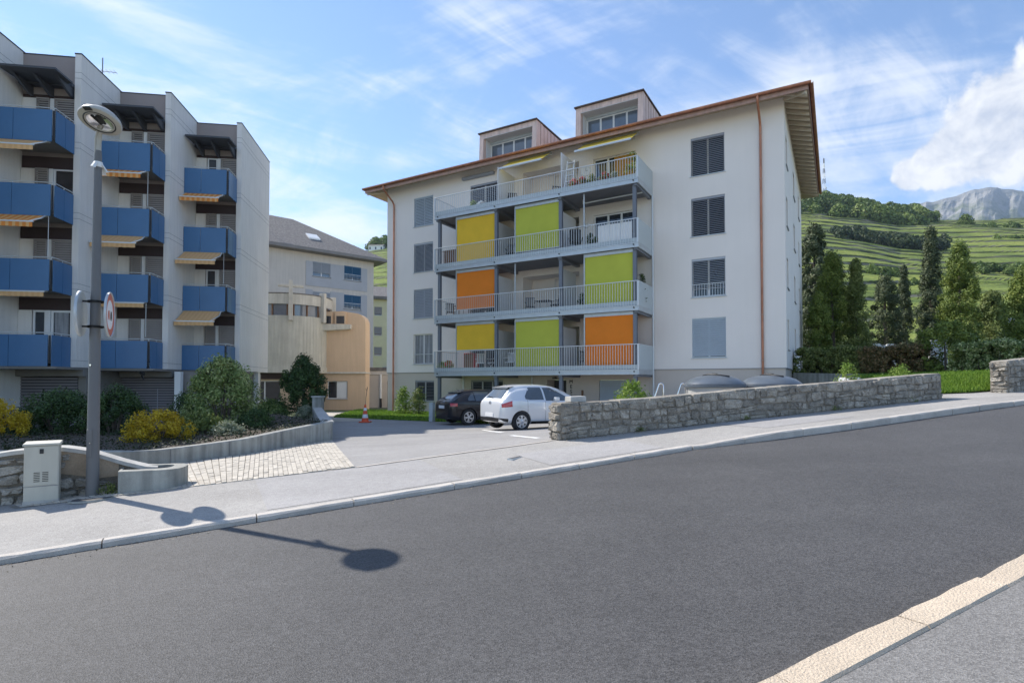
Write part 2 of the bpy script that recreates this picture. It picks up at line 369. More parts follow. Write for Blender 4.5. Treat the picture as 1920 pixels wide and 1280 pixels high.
# ---------------------------------------------------------------- mesh helpers
class MB:
    def __init__(s): s.v = []; s.f = []
    def add(s, vs, fs):
        o = len(s.v); s.v += [tuple(float(c) for c in v) for v in vs]; s.f += [tuple(i + o for i in f) for f in fs]; return s
    def hexa(s, p):
        return s.add(p, [(0, 3, 2, 1), (4, 5, 6, 7), (0, 1, 5, 4), (1, 2, 6, 5), (2, 3, 7, 6), (3, 0, 4, 7)])
    def box(s, x0, x1, y0, y1, z0, z1):
        return s.hexa([(x0, y0, z0), (x1, y0, z0), (x1, y1, z0), (x0, y1, z0), (x0, y0, z1), (x1, y0, z1), (x1, y1, z1), (x0, y1, z1)])
    def quad(s, a, b, c, d): return s.add([a, b, c, d], [(0, 1, 2, 3)])
    def bar(s, p0, p1, w, h, up=(0, 0, 1)):
        p0 = Vector(p0); p1 = Vector(p1); d = (p1 - p0).normalized(); u = Vector(up)
        if abs(d.dot(u)) > .98: u = Vector((0, 1, 0))
        a = d.cross(u).normalized() * w / 2; b = a.cross(d).normalized() * h / 2
        return s.hexa([p0 - a - b, p0 + a - b, p1 + a - b, p1 - a - b, p0 - a + b, p0 + a + b, p1 + a + b, p1 - a + b])
    def tube(s, pts, r, n=8, cap=True):
        pts = [Vector(p) for p in pts]; rr = r if isinstance(r, (list, tuple)) else [r] * len(pts)
        rings = []
        prev = None
        for i, p in enumerate(pts):
            d = (pts[min(i + 1, len(pts) - 1)] - pts[max(i - 1, 0)]).normalized()
            if prev is None:
                a = d.orthogonal().normalized()
            else:
                a = (prev - d * prev.dot(d)).normalized()
            prev = a; b = d.cross(a)
            rings.append([p + (a * math.cos(2 * math.pi * k / n) + b * math.sin(2 * math.pi * k / n)) * rr[i] for k in range(n)])
        vs = [q for R in rings for q in R]; fs = []
        for i in range(len(rings) - 1):
            for k in range(n):
                fs.append((i * n + k, i * n + (k + 1) % n, (i + 1) * n + (k + 1) % n, (i + 1) * n + k))
        if cap:
            fs.append(tuple(range(n - 1, -1, -1))); fs.append(tuple((len(rings) - 1) * n + k for k in range(n)))
        return s.add(vs, fs)
    def prism(s, poly, z0, z1):
        n = len(poly); vs = [(x, y, z0) for x, y in poly] + [(x, y, z1) for x, y in poly]
        return s.add(vs, [tuple(range(n - 1, -1, -1)), tuple(range(n, 2 * n))] + [(i, (i + 1) % n, n + (i + 1) % n, n + i) for i in range(n)])
    def prism_y(s, poly, y0, y1):
        n = len(poly); vs = [(x, y0, z) for x, z in poly] + [(x, y1, z) for x, z in poly]
        return s.add(vs, [tuple(range(n)), tuple(range(2 * n - 1, n - 1, -1))] + [(i, n + i, n + (i + 1) % n, (i + 1) % n) for i in range(n)])
    def prism_x(s, poly, x0, x1):
        n = len(poly); vs = [(x0, y, z) for y, z in poly] + [(x1, y, z) for y, z in poly]
        return s.add(vs, [tuple(range(n)), tuple(range(2 * n - 1, n - 1, -1))] + [(i, n + i, n + (i + 1) % n, (i + 1) % n) for i in range(n)])
    def lathe(s, prof, n=28, c=(0, 0, 0), a0=0.0, a1=2 * math.pi, axis='z'):
        full = abs(a1 - a0 - 2 * math.pi) < 1e-6; m = n if full else n + 1
        vs = []
        for r, z in prof:
            for k in range(m):
                a = a0 + (a1 - a0) * k / n; p = (r * math.cos(a), r * math.sin(a), z)
                if axis == 'y': p = (p[0], p[2], p[1])
                vs.append((p[0] + c[0], p[1] + c[1], p[2] + c[2]))
        fs = []
        for i in range(len(prof) - 1):
            for k in range(n):
                k2 = (k + 1) % m if full else k + 1
                fs.append((i * m + k, i * m + k2, (i + 1) * m + k2, (i + 1) * m + k))
        return s.add(vs, fs)
    def grid(s, P):
        """P: array rows x cols x 3"""
        P = np.asarray(P, float); r, c = P.shape[:2]
        return s.add(P.reshape(-1, 3), [(i * c + j, i * c + j + 1, (i + 1) * c + j + 1, (i + 1) * c + j) for i in range(r - 1) for j in range(c - 1)])
    def mesh(s, name):
        me = bpy.data.meshes.new(name); me.from_pydata(s.v, [], s.f); me.update(); return me
    def build(s, name, mat, parent=None, smooth=False, bevel=0.0, loc=None, rot=None, angle=35):
        me = s.mesh(name); me.materials.append(mat)
        if smooth:
            me.polygons.foreach_set('use_smooth', [True] * len(me.polygons)); me.set_sharp_from_angle(angle=rad(angle))
        o = link(name, me, parent)
        if loc is not None: o.location = loc
        if rot is not None: o.rotation_euler = rot
        if bevel:
            b = o.modifiers.new('bevel', 'BEVEL'); b.width = bevel; b.segments = 2; b.limit_method = 'ANGLE'
        return o
def link(name, data, parent=None):
    o = bpy.data.objects.new(name, data); COL.objects.link(o)
    if parent is not None: o.parent = parent
    return o
def tag(o, label, cat, group=None):
    o['label'] = label; o['category'] = cat
    if group: o['group'] = group
    return o
def thing(name, label, cat, loc=(0, 0, 0), rz=0.0, group=None):
    o = link(name, None); o.empty_display_size = .2; o.location = loc; o.rotation_euler = (0, 0, rz)
    return tag(o, label, cat, group)
def structure(o): o['kind'] = 'structure'; return o
def stuff(o): o['kind'] = 'stuff'; return o
def quads(name, V, mat, parent=None, tint=None):
    """many separate quads in one mesh, V: (n,4,3), one 'tint' value per quad"""
    V = np.asarray(V, np.float32); n = len(V)
    me = bpy.data.meshes.new(name)
    me.vertices.add(4 * n); me.vertices.foreach_set('co', V.reshape(-1))
    me.loops.add(4 * n); me.loops.foreach_set('vertex_index', np.arange(4 * n, dtype=np.int32))
    me.polygons.add(n); me.polygons.foreach_set('loop_start', np.arange(0, 4 * n, 4, dtype=np.int32)); me.polygons.foreach_set('loop_total', np.full(n, 4, np.int32))
    a = me.attributes.new('tint', 'FLOAT', 'POINT')
    t = RNG.random(n) if tint is None else np.asarray(tint)
    a.data.foreach_set('value', np.repeat(t, 4).astype(np.float32))
    me.update(calc_edges=True); me.materials.append(mat)
    return link(name, me, parent)
def leaves(C, Nv, size, aspect=.55, spread=.7, jit=.35):
    """leaf-shaped quads at C, roughly facing along Nv"""
    n = len(C); Nv = Nv + RNG.normal(0, spread, (n, 3)); Nv /= np.linalg.norm(Nv, axis=1, keepdims=True) + 1e-9
    R = RNG.normal(0, 1, (n, 3)); A = np.cross(Nv, R); A /= np.linalg.norm(A, axis=1, keepdims=True) + 1e-9
    B = np.cross(Nv, A); sz = (size * (1 + RNG.uniform(-jit, jit, n)))[:, None]
    return np.stack([C - A * sz * .5, C + B * sz * aspect * .5, C + A * sz * .5, C - B * sz * aspect * .5], axis=1)
def copy_tree(o, parent=None):
    c = o.copy(); COL.objects.link(c); c.parent = parent
    for ch in list(o.children): copy_tree(ch, c)
    return c
def cutwall(m, x0, x1, z0, z1, y, holes, depth=.2, back=True):
    """facade sheet at y facing -y with rectangular openings (x0,x1,z0,z1) and their reveals"""
    xs = sorted({x0, x1, *[h[0] for h in holes], *[h[1] for h in holes]}); zs = sorted({z0, z1, *[h[2] for h in holes], *[h[3] for h in holes]})
    xs = [x for x in xs if x0 - 1e-6 <= x <= x1 + 1e-6]; zs = [z for z in zs if z0 - 1e-6 <= z <= z1 + 1e-6]
    for i in range(len(xs) - 1):
        for j in range(len(zs) - 1):
            cx = (xs[i] + xs[i + 1]) / 2; cz = (zs[j] + zs[j + 1]) / 2
            if any(h[0] < cx < h[1] and h[2] < cz < h[3] for h in holes): continue
            m.quad((xs[i], y, zs[j]), (xs[i + 1], y, zs[j]), (xs[i + 1], y, zs[j + 1]), (xs[i], y, zs[j + 1]))
    for h in holes:
        a, b, c, d = h[:4]; dp = h[4] if len(h) > 4 else depth
        m.quad((a, y, c), (a, y, d), (a, y + dp, d), (a, y + dp, c)); m.quad((b, y, c), (b, y + dp, c), (b, y + dp, d), (b, y, d))
        m.quad((a, y, d), (b, y, d), (b, y + dp, d), (a, y + dp, d)); m.quad((a, y, c), (a, y + dp, c), (b, y + dp, c), (b, y, c))
def smooth_closed(poly, it=1):
    for _ in range(it):
        q = []
        for i in range(len(poly)):
            a = np.array(poly[i]); b = np.array(poly[(i + 1) % len(poly)]); q += [a * .75 + b * .25, a * .25 + b * .75]
        poly = q
    return [tuple(p) for p in poly]
def voronoi_cells(seeds, x0, x1, y0, y1):
    out = []
    S = np.asarray(seeds)
    for i, p in enumerate(S):
        poly = [(x0, y0), (x1, y0), (x1, y1), (x0, y1)]
        order = np.argsort(((S - p) ** 2).sum(1))[1:26]
        for j in order:
            q = S[j]; mid = (p + q) / 2; d = q - p; new = []
            for k in range(len(poly)):
                a = np.array(poly[k]); b = np.array(poly[(k + 1) % len(poly)])
                da = (a - mid) @ d; db = (b - mid) @ d
                if da <= 0: new.append(tuple(a))
                if (da < 0 < db) or (db < 0 < da): new.append(tuple(a + (b - a) * da / (da - db)))
            poly = new
            if len(poly) < 3: break
        if len(poly) >= 3: out.append(poly)
    return out
# ================================================================ THE SETTING
def lerpf(pts):
    xs, ys = zip(*sorted(pts)); return lambda s: np.interp(s, xs, ys)
KERB_N = lerpf([(-60, 6.66), (7, 6.66), (8.5, 6.42), (10.7, 6.15), (13.4, 5.95), (15.3, 5.78), (22, 5.1), (60, 1.3)])
KERB_H = lerpf([(-60, .085), (5.5, .065), (7.3, .06), (8.8, .125), (14.5, .13), (17, .10), (60, .10)])
BACK_N = lerpf([(-60, 9.6), (-8, 9.6), (-2.0, 9.5), (-.45, 9.05), (2.0, 8.68), (5.7, 8.72), (7.5, 8.52), (10.2, 8.18), (13.3, 7.72), (16.45, 7.30), (17.0, 8.5), (22, 8.6), (60, 6.0)])
NEAR_N = lerpf([(-60, 1.63), (6, 1.63), (12, 1.2), (22, .1), (60, -3.7)])
def strip(name, mat, slist, f0, f1, o0, o1, k=6):
    """sheet between two lines running along the road"""
    P = []
    for s in slist:
        a, b = f0(s), f1(s); za, zb = o0(s), o1(s)
        P.append([RP(s, a + (b - a) * t, za + (zb - za) * t) for t in np.linspace(0, 1, k)])
    return structure(MB().grid(P).build(name, mat))
SS = np.concatenate([np.linspace(-60, -8, 14)[:-1], np.linspace(-8, 20, 57), np.linspace(20, 60, 14)[1:]])
zero = lambda s: 0.0
strip('road', M['road'], SS, NEAR_N, KERB_N, zero, zero, 5)
strip('pavement', M['pave'], SS, lambda s: KERB_N(s) + .13, BACK_N, lambda s: KERB_H(s) - .004, lambda s: .12, 6)
strip('near_pavement', M['pave_near'], SS, lambda s: -26.0, lambda s: NEAR_N(s) - .165, lambda s: .12, lambda s: .112, 6)  # unseen part far behind the camera added to bounce sunlight onto the facade

def kerb_line(name, mat, nf, hf, side, s0, s1, length, width):
    """row of kerb stones, each a worn block of its own"""
    root = structure(link(name, None)); s = s0; i = 0
    while s < s1:
        l = length * random.uniform(.8, 1.2); a, b = s + .006, s + l - .006; m = MB()
        segs = 6; ring = []
        ph = random.uniform(-.008, .008)
        for q in range(segs + 1):
            u = a + (b - a) * q / segs; n0 = float(nf(u)); h = float(hf(u)) + ph * .5
            e = random.uniform(-.007, .007) + (.008 if q in (0, segs) else 0)
            ch = .018 + random.uniform(-.006, .008)
            ring.append([RP(u, n0 + side * e, -.06), RP(u, n0 + side * e, h - ch), RP(u, n0 + side * (e + ch), h + random.uniform(-.003, .002)), RP(u, n0 + side * (width - .01), h + random.uniform(-.002, .003)), RP(u, n0 + side * width, h - .012), RP(u, n0 + side * width, -.06)])
        m.grid(ring)
        k = 6; m.add(ring[0], [tuple(range(k))]); m.add(ring[-1], [tuple(range(k))])
        m.build('kerb_stone', mat, root); s += l; i += 1
    return root
kerb_line('kerb', M['kerb'], KERB_N, KERB_H, 1, -9.0, 19.0, 1.15, .135)
kerb_line('near_kerb', M['kerb_near'], NEAR_N, lambda s: .125, -1, -1.5, 8.5, .95, .17)

# yard: old asphalt sinking from the pavement towards the apartment house
P = []
for s in np.linspace(.9, 19.5, 48):
    row = []
    n0 = float(BACK_N(s)) - .02
    for n in np.concatenate([[n0], np.linspace(9.4, 22, 26), np.linspace(23, 32.5, 12)]):
        x, y = xy_of(s, n); row.append((x, y, g1(x, y) + (.006 if n > n0 else .002)))
    P.append(row)
structure(MB().grid(P).build('yard', M['yard']))
# the land under and round everything
gx = np.concatenate([np.linspace(-260, -40, 14)[:-1], np.linspace(-40, 45, 120), np.linspace(45, 360, 16)[1:]])
gy = np.concatenate([np.linspace(-60, 4, 8)[:-1], np.linspace(4, 50, 70), np.linspace(50, 100, 12)[1:]])
X, Y = np.meshgrid(gx, gy, indexing='ij'); s_, n_ = sn_of(X, Y)
def cemetery(X, Y):       # raised ground to the right of the apartment house
    a = (np.asarray(X, float) - 14.2) * .826 + (np.asarray(Y, float) - 27.6) * .563
    return sstep(-.1, .5, a) * sstep(12.0, 15.0, X)
Z = np.where(n_ < 9.1, SLOPE * np.clip(s_, -60, 60) - .25, G(X, Y) - .05)
Zc = 2.08 + .012 * np.clip(Y - 24, 0, 60)
wc = cemetery(X, Y)
Z = Z * (1 - wc) + np.maximum(Z, Zc) * wc
structure(MB().grid(np.stack([X, Y, Z], -1)).build('ground', M['earth']))

# pale strip where the yard asphalt meets the pavement
m = MB(); Pn = []
for s in np.linspace(2.02, 5.6, 14):
    n = float(BACK_N(s)) + random.uniform(-.012, .012)
    Pn.append([RP(s, n - .03, .126 + .002), RP(s, n + .045, .128)])
structure(m.grid(Pn).build('concrete_joint', M['kerb']))
def sheet(name, mat, pts, off):
    m = MB(); m.add([(x, y, g1(x, y) + off) for x, y in pts], [tuple(range(len(pts)))]); return structure(m.build(name, mat))
def line_paint(p0, p1, w, off=.012):
    p0 = np.array(p0); p1 = np.array(p1); d = p1 - p0; d /= np.linalg.norm(d); q = np.array([-d[1], d[0]]) * w / 2; rows = []
    for t in np.linspace(0, 1, 9):
        c = p0 + (p1 - p0) * t; rows.append([(*(c - q), g1(*(c - q)) + off), (*(c + q), g1(*(c + q)) + off)])
    return structure(MB().grid(rows).build('parking_line', M['paint']))
line_paint((-.98, 18.75), (-.26, 15.95), .13); line_paint((-.02, 13.75), (.55, 11.5), .13)
line_paint((1.35, 16.6), (3.2, 17.6), .12)
def pave_patch(pts, mat, off):
    rows = []
    (s0, s1), (t0, t1) = pts
    for s in np.linspace(s0, s1, 8):
        a = float(KERB_N(s)) + .13; b = float(BACK_N(s)); row = []
        for t in np.linspace(t0, t1, 5):
            n = a + (b - a) * t; row.append(RP(s, n, float(KERB_H(s)) - .004 + (.124 - float(KERB_H(s))) * t + off))
        rows.append(row)
    return structure(MB().grid(rows).build('asphalt_repair', mat))
pave_patch(((4.4, 6.6), (.05, .62)), M['patch'], .004)
pave_patch(((.6, 3.0), (.04, .97)), M['patch'], .004)
pave_patch(((9.2, 11.6), (.25, .9)), M['patch'], .004)

# paved ramp: rows of pale setts fanning down to the left
e0 = np.array([-4.58, 7.66]); e1 = np.array([-2.42, 8.60]); WB = [(-9.2, 9.35), (-7.17, 9.76), (-6.78, 10.01), (-6.55, 10.4), (-6.2, 11.19), (-5.71, 12.04), (-5.45, 13.59), (-5.0, 15.53)]
wb = np.array(WB); wl = np.concatenate([[0], np.cumsum(np.linalg.norm(np.diff(wb, axis=0), axis=1))])
def wallpt(t): return np.array([np.interp(t, wl, wb[:, 0]), np.interp(t, wl, wb[:, 1])])
def edgept(u): return e0 + (e1 - e0) * u
def ramp(u, t):    # u across the rows, t from the pavement to the wall
    tt = wl[1] + (wl[-1] - wl[1]) * (u * .86 + .14) if u >= -.163 else wl[1] * (1 + (u + .163) / .6)
    a = edgept(u); b = wallpt(tt); p = a + (b - a) * t
    return p
def dip(u, t): return 0.0
root = structure(link('paver_ramp', None))
P = [[(*ramp(u, t), g1(*ramp(u, t)) + .004) for t in np.linspace(0, 1, 14)] for u in np.linspace(-.75, 1, 40)]
MB().grid(P).build('sand_joint', M['paver_bed'], root)
rows_n = 60; done = 0; far_m = MB(); cand = []
us = np.linspace(-.72, 1.0, rows_n + 1)
for i in range(rows_n):
    u0, u1 = us[i], us[i + 1]; t = random.uniform(-.1, 0)
    ln = np.linalg.norm(ramp((u0 + u1) / 2, 1) - ramp((u0 + u1) / 2, 0))
    while t < 1:
        dt = random.uniform(.30, .46) / ln; a, b = max(t, 0.0), min(t + dt, 1.0); t += dt
        if b - a < .02: continue
        cand.append((u0, u1, a, b, ln))
def paver(m, u0, u1, a, b, ln):
    gu = (u1 - u0) * .055; gt = .005 / ln; h = .016 + random.uniform(-.004, .005)
    vs = []
    for (uu, tt) in ((u0 + gu, a + gt), (u1 - gu, a + gt), (u1 - gu, b - gt), (u0 + gu, b - gt)):
        p = ramp(uu, tt); vs.append((p[0], p[1], g1(*p)))
    tilt = [random.uniform(-.003, .003) for _ in range(4)]
    m.hexa([(x, y, z + .0045) for x, y, z in vs] + [(x, y, z + h + tt) for (x, y, z), tt in zip(vs, tilt)])
cand.sort(key=lambda c: np.linalg.norm(ramp((c[0] + c[1]) / 2, (c[2] + c[3]) / 2)) + (4 if c[0] < -.1 else 0))
for k, c in enumerate(cand):
    if k < 290:
        m = MB(); paver(m, *c); m.build('paver', M['paver'], root)
    else: paver(far_m, *c)
if far_m.v: stuff(far_m.build('far_pavers', M['paver'], root))

# planting bed behind the concrete ramp wall, and the path behind it
P = []
for t in np.linspace(0, wl[-1], 30):
    p = wallpt(t); zt = float(np.interp(t, wl, [.36, .31, .28, .26, .27, .31, .36, .42])); row = []
    q = np.array([-14.5 + 3.6 * (t / wl[-1]), 11.0 + 11.0 * (t / wl[-1])])
    for k in np.linspace(0, 1, 14):
        c = p + (q - p) * k; row.append((c[0], c[1], zt - .02 + .10 * math.sin(k * 3) + random.uniform(-.02, .02) - (.25 * max(0, k - .7))))
    P.append(row)
structure(MB().grid(P).build('planting_bed', M['soil']))
P = []
for t in np.linspace(0, 1, 12):
    a = np.array([-5.15, 15.6]) * (1 - t) + np.array([-8.7, 25.2]) * t; b = np.array([-10.3, 15.5]) * (1 - t) + np.array([-17.0, 27.5]) * t
    P.append([(*(a + (b - a) * k), .26 - .42 * t) for k in np.linspace(0, 1, 8)])
structure(MB().grid(P).build('garden_path', M['patch']))

# lawn in front of the left end of the apartment house
P = []
for t in np.linspace(0, 1, 14):
    a = np.array([-9.3, 29.0]) * (1 - t) + np.array([-.8, 22.9]) * t; b = np.array([-10.8, 39.0]) * (1 - t) + np.array([1.6, 28.3]) * t
    P.append([(*(a + (b - a) * k), g1(*(a + (b - a) * k)) + .05 * min(1, k * 8) + .012) for k in np.linspace(0, 1, 10)])
structure(MB().grid(P).build('lawn', M['lawn']))
# grass grid pavers of the drive beside the cone
P = []
for t in np.linspace(0, 1, 8):
    a = np.array([-8.6, 25.0]) * (1 - t) + np.array([-6.6, 25.6]) * t; b = np.array([-12.2, 36.5]) * (1 - t) + np.array([-9.8, 36.5]) * t
    P.append([(*(a + (b - a) * k), g1(*(a + (b - a) * k)) + .016) for k in np.linspace(0, 1, 10)])
structure(MB().grid(P).build('side_path', M['paver']))

# verge by the second stone wall, a bank up to the hedge
VA = [(11.6, 15.55, 1.25), (12.6, 15.35, 1.30), (14.2, 15.7, 1.40), (18, 17.2, 1.66)]
VB = [(13.9, 22.9, 1.86), (15.4, 20.8, 1.93), (17.2, 18.9, 1.98), (20.4, 18.6, 2.05)]
P = []
for t in np.linspace(0, 3, 25):
    i = min(int(t), 2); f = t - i
    a = np.array(VA[i]) * (1 - f) + np.array(VA[i + 1]) * f; b = np.array(VB[i]) * (1 - f) + np.array(VB[i + 1]) * f
    P.append([tuple(a + (b - a) * k + np.array([0, 0, .16 * math.sin(math.pi * min(1, k * 1.3)) if k < .77 else 0])) for k in np.linspace(0, 1, 16)])
VERGE = np.array(P)
structure(MB().grid(P).build('verge', M['lawn']))

# ---------------------------------------------------------------- vineyard hill
RIDGE = lerpf([(-1.6, .16), (-.6, .19), (-.4, .215), (-.30, .232), (-.235, .245), (-.1, .27), (.2, .31), (.5, .329), (.56, .329), (.63, .318), (.70, .303), (.78, .302), (.9, .303), (1.2, .30), (2.2, .26)])
YR, YB = 430.0, 74.0
def hill_z(a, Y):
    e = RIDGE(a); k = np.clip((Y - YB) / (YR - YB), 0, 1.4)
    z = 2.4 + (e * YR - 2.4) * np.where(k < 1, k ** 1.12, 1 + .25 * (k - 1))
    return z
def vnoise(a, b, seed=0):
    r = np.random.default_rng(seed); z = np.zeros_like(a, float)
    for f, am in ((1, 1), (2.1, .5), (4.3, .25), (8.9, .13)):
        for _ in range(3):
            th = r.uniform(0, 6.28); z += am * np.sin(f * (a * math.cos(th) + b * math.sin(th)) + r.uniform(0, 6.28)) / 3
    return z
A_ = np.concatenate([np.linspace(-1.6, -.42, 16)[:-1], np.linspace(-.42, -.2, 30)[:-1], np.linspace(-.2, .5, 22)[:-1], np.linspace(.5, 1.0, 110)[:-1], np.linspace(1.0, 2.2, 26)])
Yl = np.concatenate([np.linspace(YB - 6, 130, 60)[:-1], np.linspace(130, YR, 420)[:-1], np.linspace(YR, 600, 14)])
AA, YY = np.meshgrid(A_, Yl, indexing='ij'); XX = AA * YY
zb = hill_z(AA, YY)
zw = zb + 2.2 * vnoise(XX / 38, YY / 30, 3) * np.clip((YY - 90) / 60, 0, 1)
step = 6.2; q = (zw + 5.0 * vnoise(XX / 60, YY / 300, 5)) / step; fl = np.floor(q); fr = q - fl
terr = fl + np.where(fr < .07, fr / .07 * .22, .22 + (fr - .07) / .93 * .78)
ZT = np.where((YY > 96) & (YY < YR), zw + (terr - q) * step, zw)
me = MB().grid(np.stack([XX, YY, ZT], -1)).mesh('vineyard_hill')
def hill_material():
    m, nt, b = _nodes('vineyard_terraces'); N = nt.nodes.new; L = nt.links.new
    geo = N('ShaderNodeNewGeometry'); sp = N('ShaderNodeSeparateXYZ'); L(geo.outputs['True Normal'], sp.inputs[0])
    n1 = N('ShaderNodeTexNoise'); n1.inputs['Scale'].default_value = .045; n1.inputs['Detail'].default_value = 6; L(geo.outputs['Position'], n1.inputs['Vector'])
    n2 = N('ShaderNodeTexNoise'); n2.inputs['Scale'].default_value = .9; n2.inputs['Detail'].default_value = 6; n2.inputs['Roughness'].default_value = .75; L(geo.outputs['Position'], n2.inputs['Vector'])
    mp = N('ShaderNodeMapping'); mp.inputs['Scale'].default_value = (.05, .3, 1.1); L(geo.outputs['Position'], mp.inputs['Vector'])
    n3 = N('ShaderNodeTexNoise'); n3.inputs['Scale'].default_value = 1; n3.inputs['Detail'].default_value = 4; L(mp.outputs[0], n3.inputs['Vector'])
    wv = N('ShaderNodeTexWave'); wv.bands_direction = 'Y'; wv.inputs['Scale'].default_value = .42; wv.inputs['Distortion'].default_value = 2.5; wv.inputs['Detail'].default_value = 3; L(geo.outputs['Position'], wv.inputs['Vector'])
    ad = N('ShaderNodeMath'); ad.operation = 'ADD'; L(n1.outputs[0], ad.inputs[0]); L(n3.outputs[0], ad.inputs[1])
    cr = N('ShaderNodeValToRGB'); E_ = cr.color_ramp.elements
    E_[0].position = .36; E_[0].color = (.085, .125, .035, 1); E_[1].position = .64; E_[1].color = (.29, .315, .075, 1)
    e = E_.new(.5); e.color = (.18, .225, .055, 1)
    hf = N('ShaderNodeMath'); hf.operation = 'MULTIPLY'; hf.inputs[1].default_value = .5; L(ad.outputs[0], hf.inputs[0]); L(hf.outputs[0], cr.inputs['Fac'])
    mr = N('ShaderNodeMapRange'); mr.inputs['From Min'].default_value = .3; mr.inputs['From Max'].default_value = .7; mr.inputs['To Min'].default_value = .5; mr.inputs['To Max'].default_value = 1.45; L(n2.outputs[0], mr.inputs['Value'])
    m3 = N('ShaderNodeMapRange'); m3.inputs['To Min'].default_value = .78; m3.inputs['To Max'].default_value = 1.15; L(wv.outputs[0], m3.inputs['Value'])
    mm = N('ShaderNodeMath'); mm.operation = 'MULTIPLY'; L(mr.outputs[0], mm.inputs[0]); L(m3.outputs[0], mm.inputs[1])
    sc_ = N('ShaderNodeVectorMath'); sc_.operation = 'SCALE'; L(cr.outputs[0], sc_.inputs[0]); L(mm.outputs[0], sc_.inputs['Scale'])
    st = N('ShaderNodeMapRange'); st.inputs['From Min'].default_value = .80; st.inputs['From Max'].default_value = .62; L(sp.outputs[2], st.inputs['Value'])
    wallc = N('ShaderNodeMix'); wallc.data_type = 'RGBA'; wallc.inputs['A'].default_value = (.055, .068, .03, 1); wallc.inputs['B'].default_value = (.24, .215, .17, 1); 
    r2 = N('ShaderNodeMapRange'); r2.inputs['From Min'].default_value = .45; r2.inputs['From Max'].default_value = .62; L(n3.outputs[0], r2.inputs['Value']); L(r2.outputs[0], wallc.inputs['Factor'])
    mx = N('ShaderNodeMix'); mx.data_type = 'RGBA'; L(st.outputs[0], mx.inputs['Factor']); L(sc_.outputs[0], mx.inputs['A']); L(wallc.outputs['Result'], mx.inputs['B'])
    L(mx.outputs['Result'], b.inputs['Base Color']); b.inputs['Roughness'].default_value = .95; b.inputs['Specular IOR Level'].default_value = .1
    bp = N('ShaderNodeBump'); bp.inputs['Strength'].default_value = .5; bp.inputs['Distance'].default_value = .25; L(n2.outputs[0], bp.inputs['Height']); L(bp.outputs[0], b.inputs['Normal'])
    return m
me.materials.append(hill_material())
structure(link('vineyard_hill', me))
def hill_at(px, Y):
    """a point on the slope straight behind a bearing px at distance Y"""
    a = (px - 960) / 1044.0; return a * Y, Y, float(hill_z(a, Y))
# ---------------------------------------------------------------- far mountain
YM = 2700.0
prof = lerpf([(1.45, .318), (1.25, .322), (1.1, .330), (1.0, .338), (.93, .3475), (.895, .353), (.868, .3555), (.84, .3535), (.815, .344), (.79, .336), (.765, .332), (.74, .327), (.71, .323), (.68, .315), (.64, .306), (.6, .298), (.5, .27), (.3, .22), (.0, .19), (-.4, .16)])
A_ = np.concatenate([np.linspace(-.4, .6, 24)[:-1], np.linspace(.6, 1.45, 230)]); K_ = np.linspace(0, 1, 60)
AA, KK = np.meshgrid(A_, K_, indexing='ij'); YY = YM - 1300 * (1 - KK)
zz = prof(AA) * YM * KK ** 1.25
ridg = 1 - np.abs(vnoise(AA * 26 + 3 * np.sin(KK * 3), KK * 5, 8)); rid2 = 1 - np.abs(vnoise(AA * 70, KK * 14, 9))
zz = zz + (ridg - .7) * 75 * np.sin(np.pi * KK) + (rid2 - .7) * 26 * (KK > .05) * (1 - .6 * (KK > .98))
me = MB().grid(np.stack([AA * YY, YY + 60 * vnoise(AA * 22, KK * 6, 12) * (1 - KK), zz], -1)).mesh('mountain')
def rock_material():
    m, nt, b = _nodes('mountain_rock'); N = nt.nodes.new; L = nt.links.new
    geo = N('ShaderNodeNewGeometry'); sp = N('ShaderNodeSeparateXYZ'); L(geo.outputs['Position'], sp.inputs[0])
    n1 = N('ShaderNodeTexNoise'); n1.inputs['Scale'].default_value = .006; n1.inputs['Detail'].default_value = 9; n1.inputs['Roughness'].default_value = .65; L(geo.outputs['Position'], n1.inputs['Vector'])
    hz = N('ShaderNodeMapRange'); hz.inputs['From Min'].default_value = 560; hz.inputs['From Max'].default_value = 960; L(sp.outputs[2], hz.inputs['Value'])
    ad = N('ShaderNodeMath'); ad.operation = 'ADD'; L(hz.outputs[0], ad.inputs[0])
    sb = N('ShaderNodeMath'); sb.operation = 'MULTIPLY_ADD'; sb.inputs[1].default_value = 2.6; sb.inputs[2].default_value = -1.3; L(n1.outputs[0], sb.inputs[0]); L(sb.outputs[0], ad.inputs[1])
    cr = N('ShaderNodeValToRGB'); E_ = cr.color_ramp.elements; E_[0].position = .22; E_[0].color = (.045, .08, .035, 1); E_[1].position = .85; E_[1].color = (.27, .265, .25, 1)
    e = E_.new(.5); e.color = (.13, .15, .085, 1)
    L(ad.outputs[0], cr.inputs['Fac']); L(cr.outputs[0], b.inputs['Base Color']); b.inputs['Roughness'].default_value = .95
    bp = N('ShaderNodeBump'); bp.inputs['Strength'].default_value = 1; bp.inputs['Distance'].default_value = 40; L(n1.outputs[0], bp.inputs['Height']); L(bp.outputs[0], b.inputs['Normal'])
    return m
me.materials.append(rock_material())
structure(link('mountain', me))
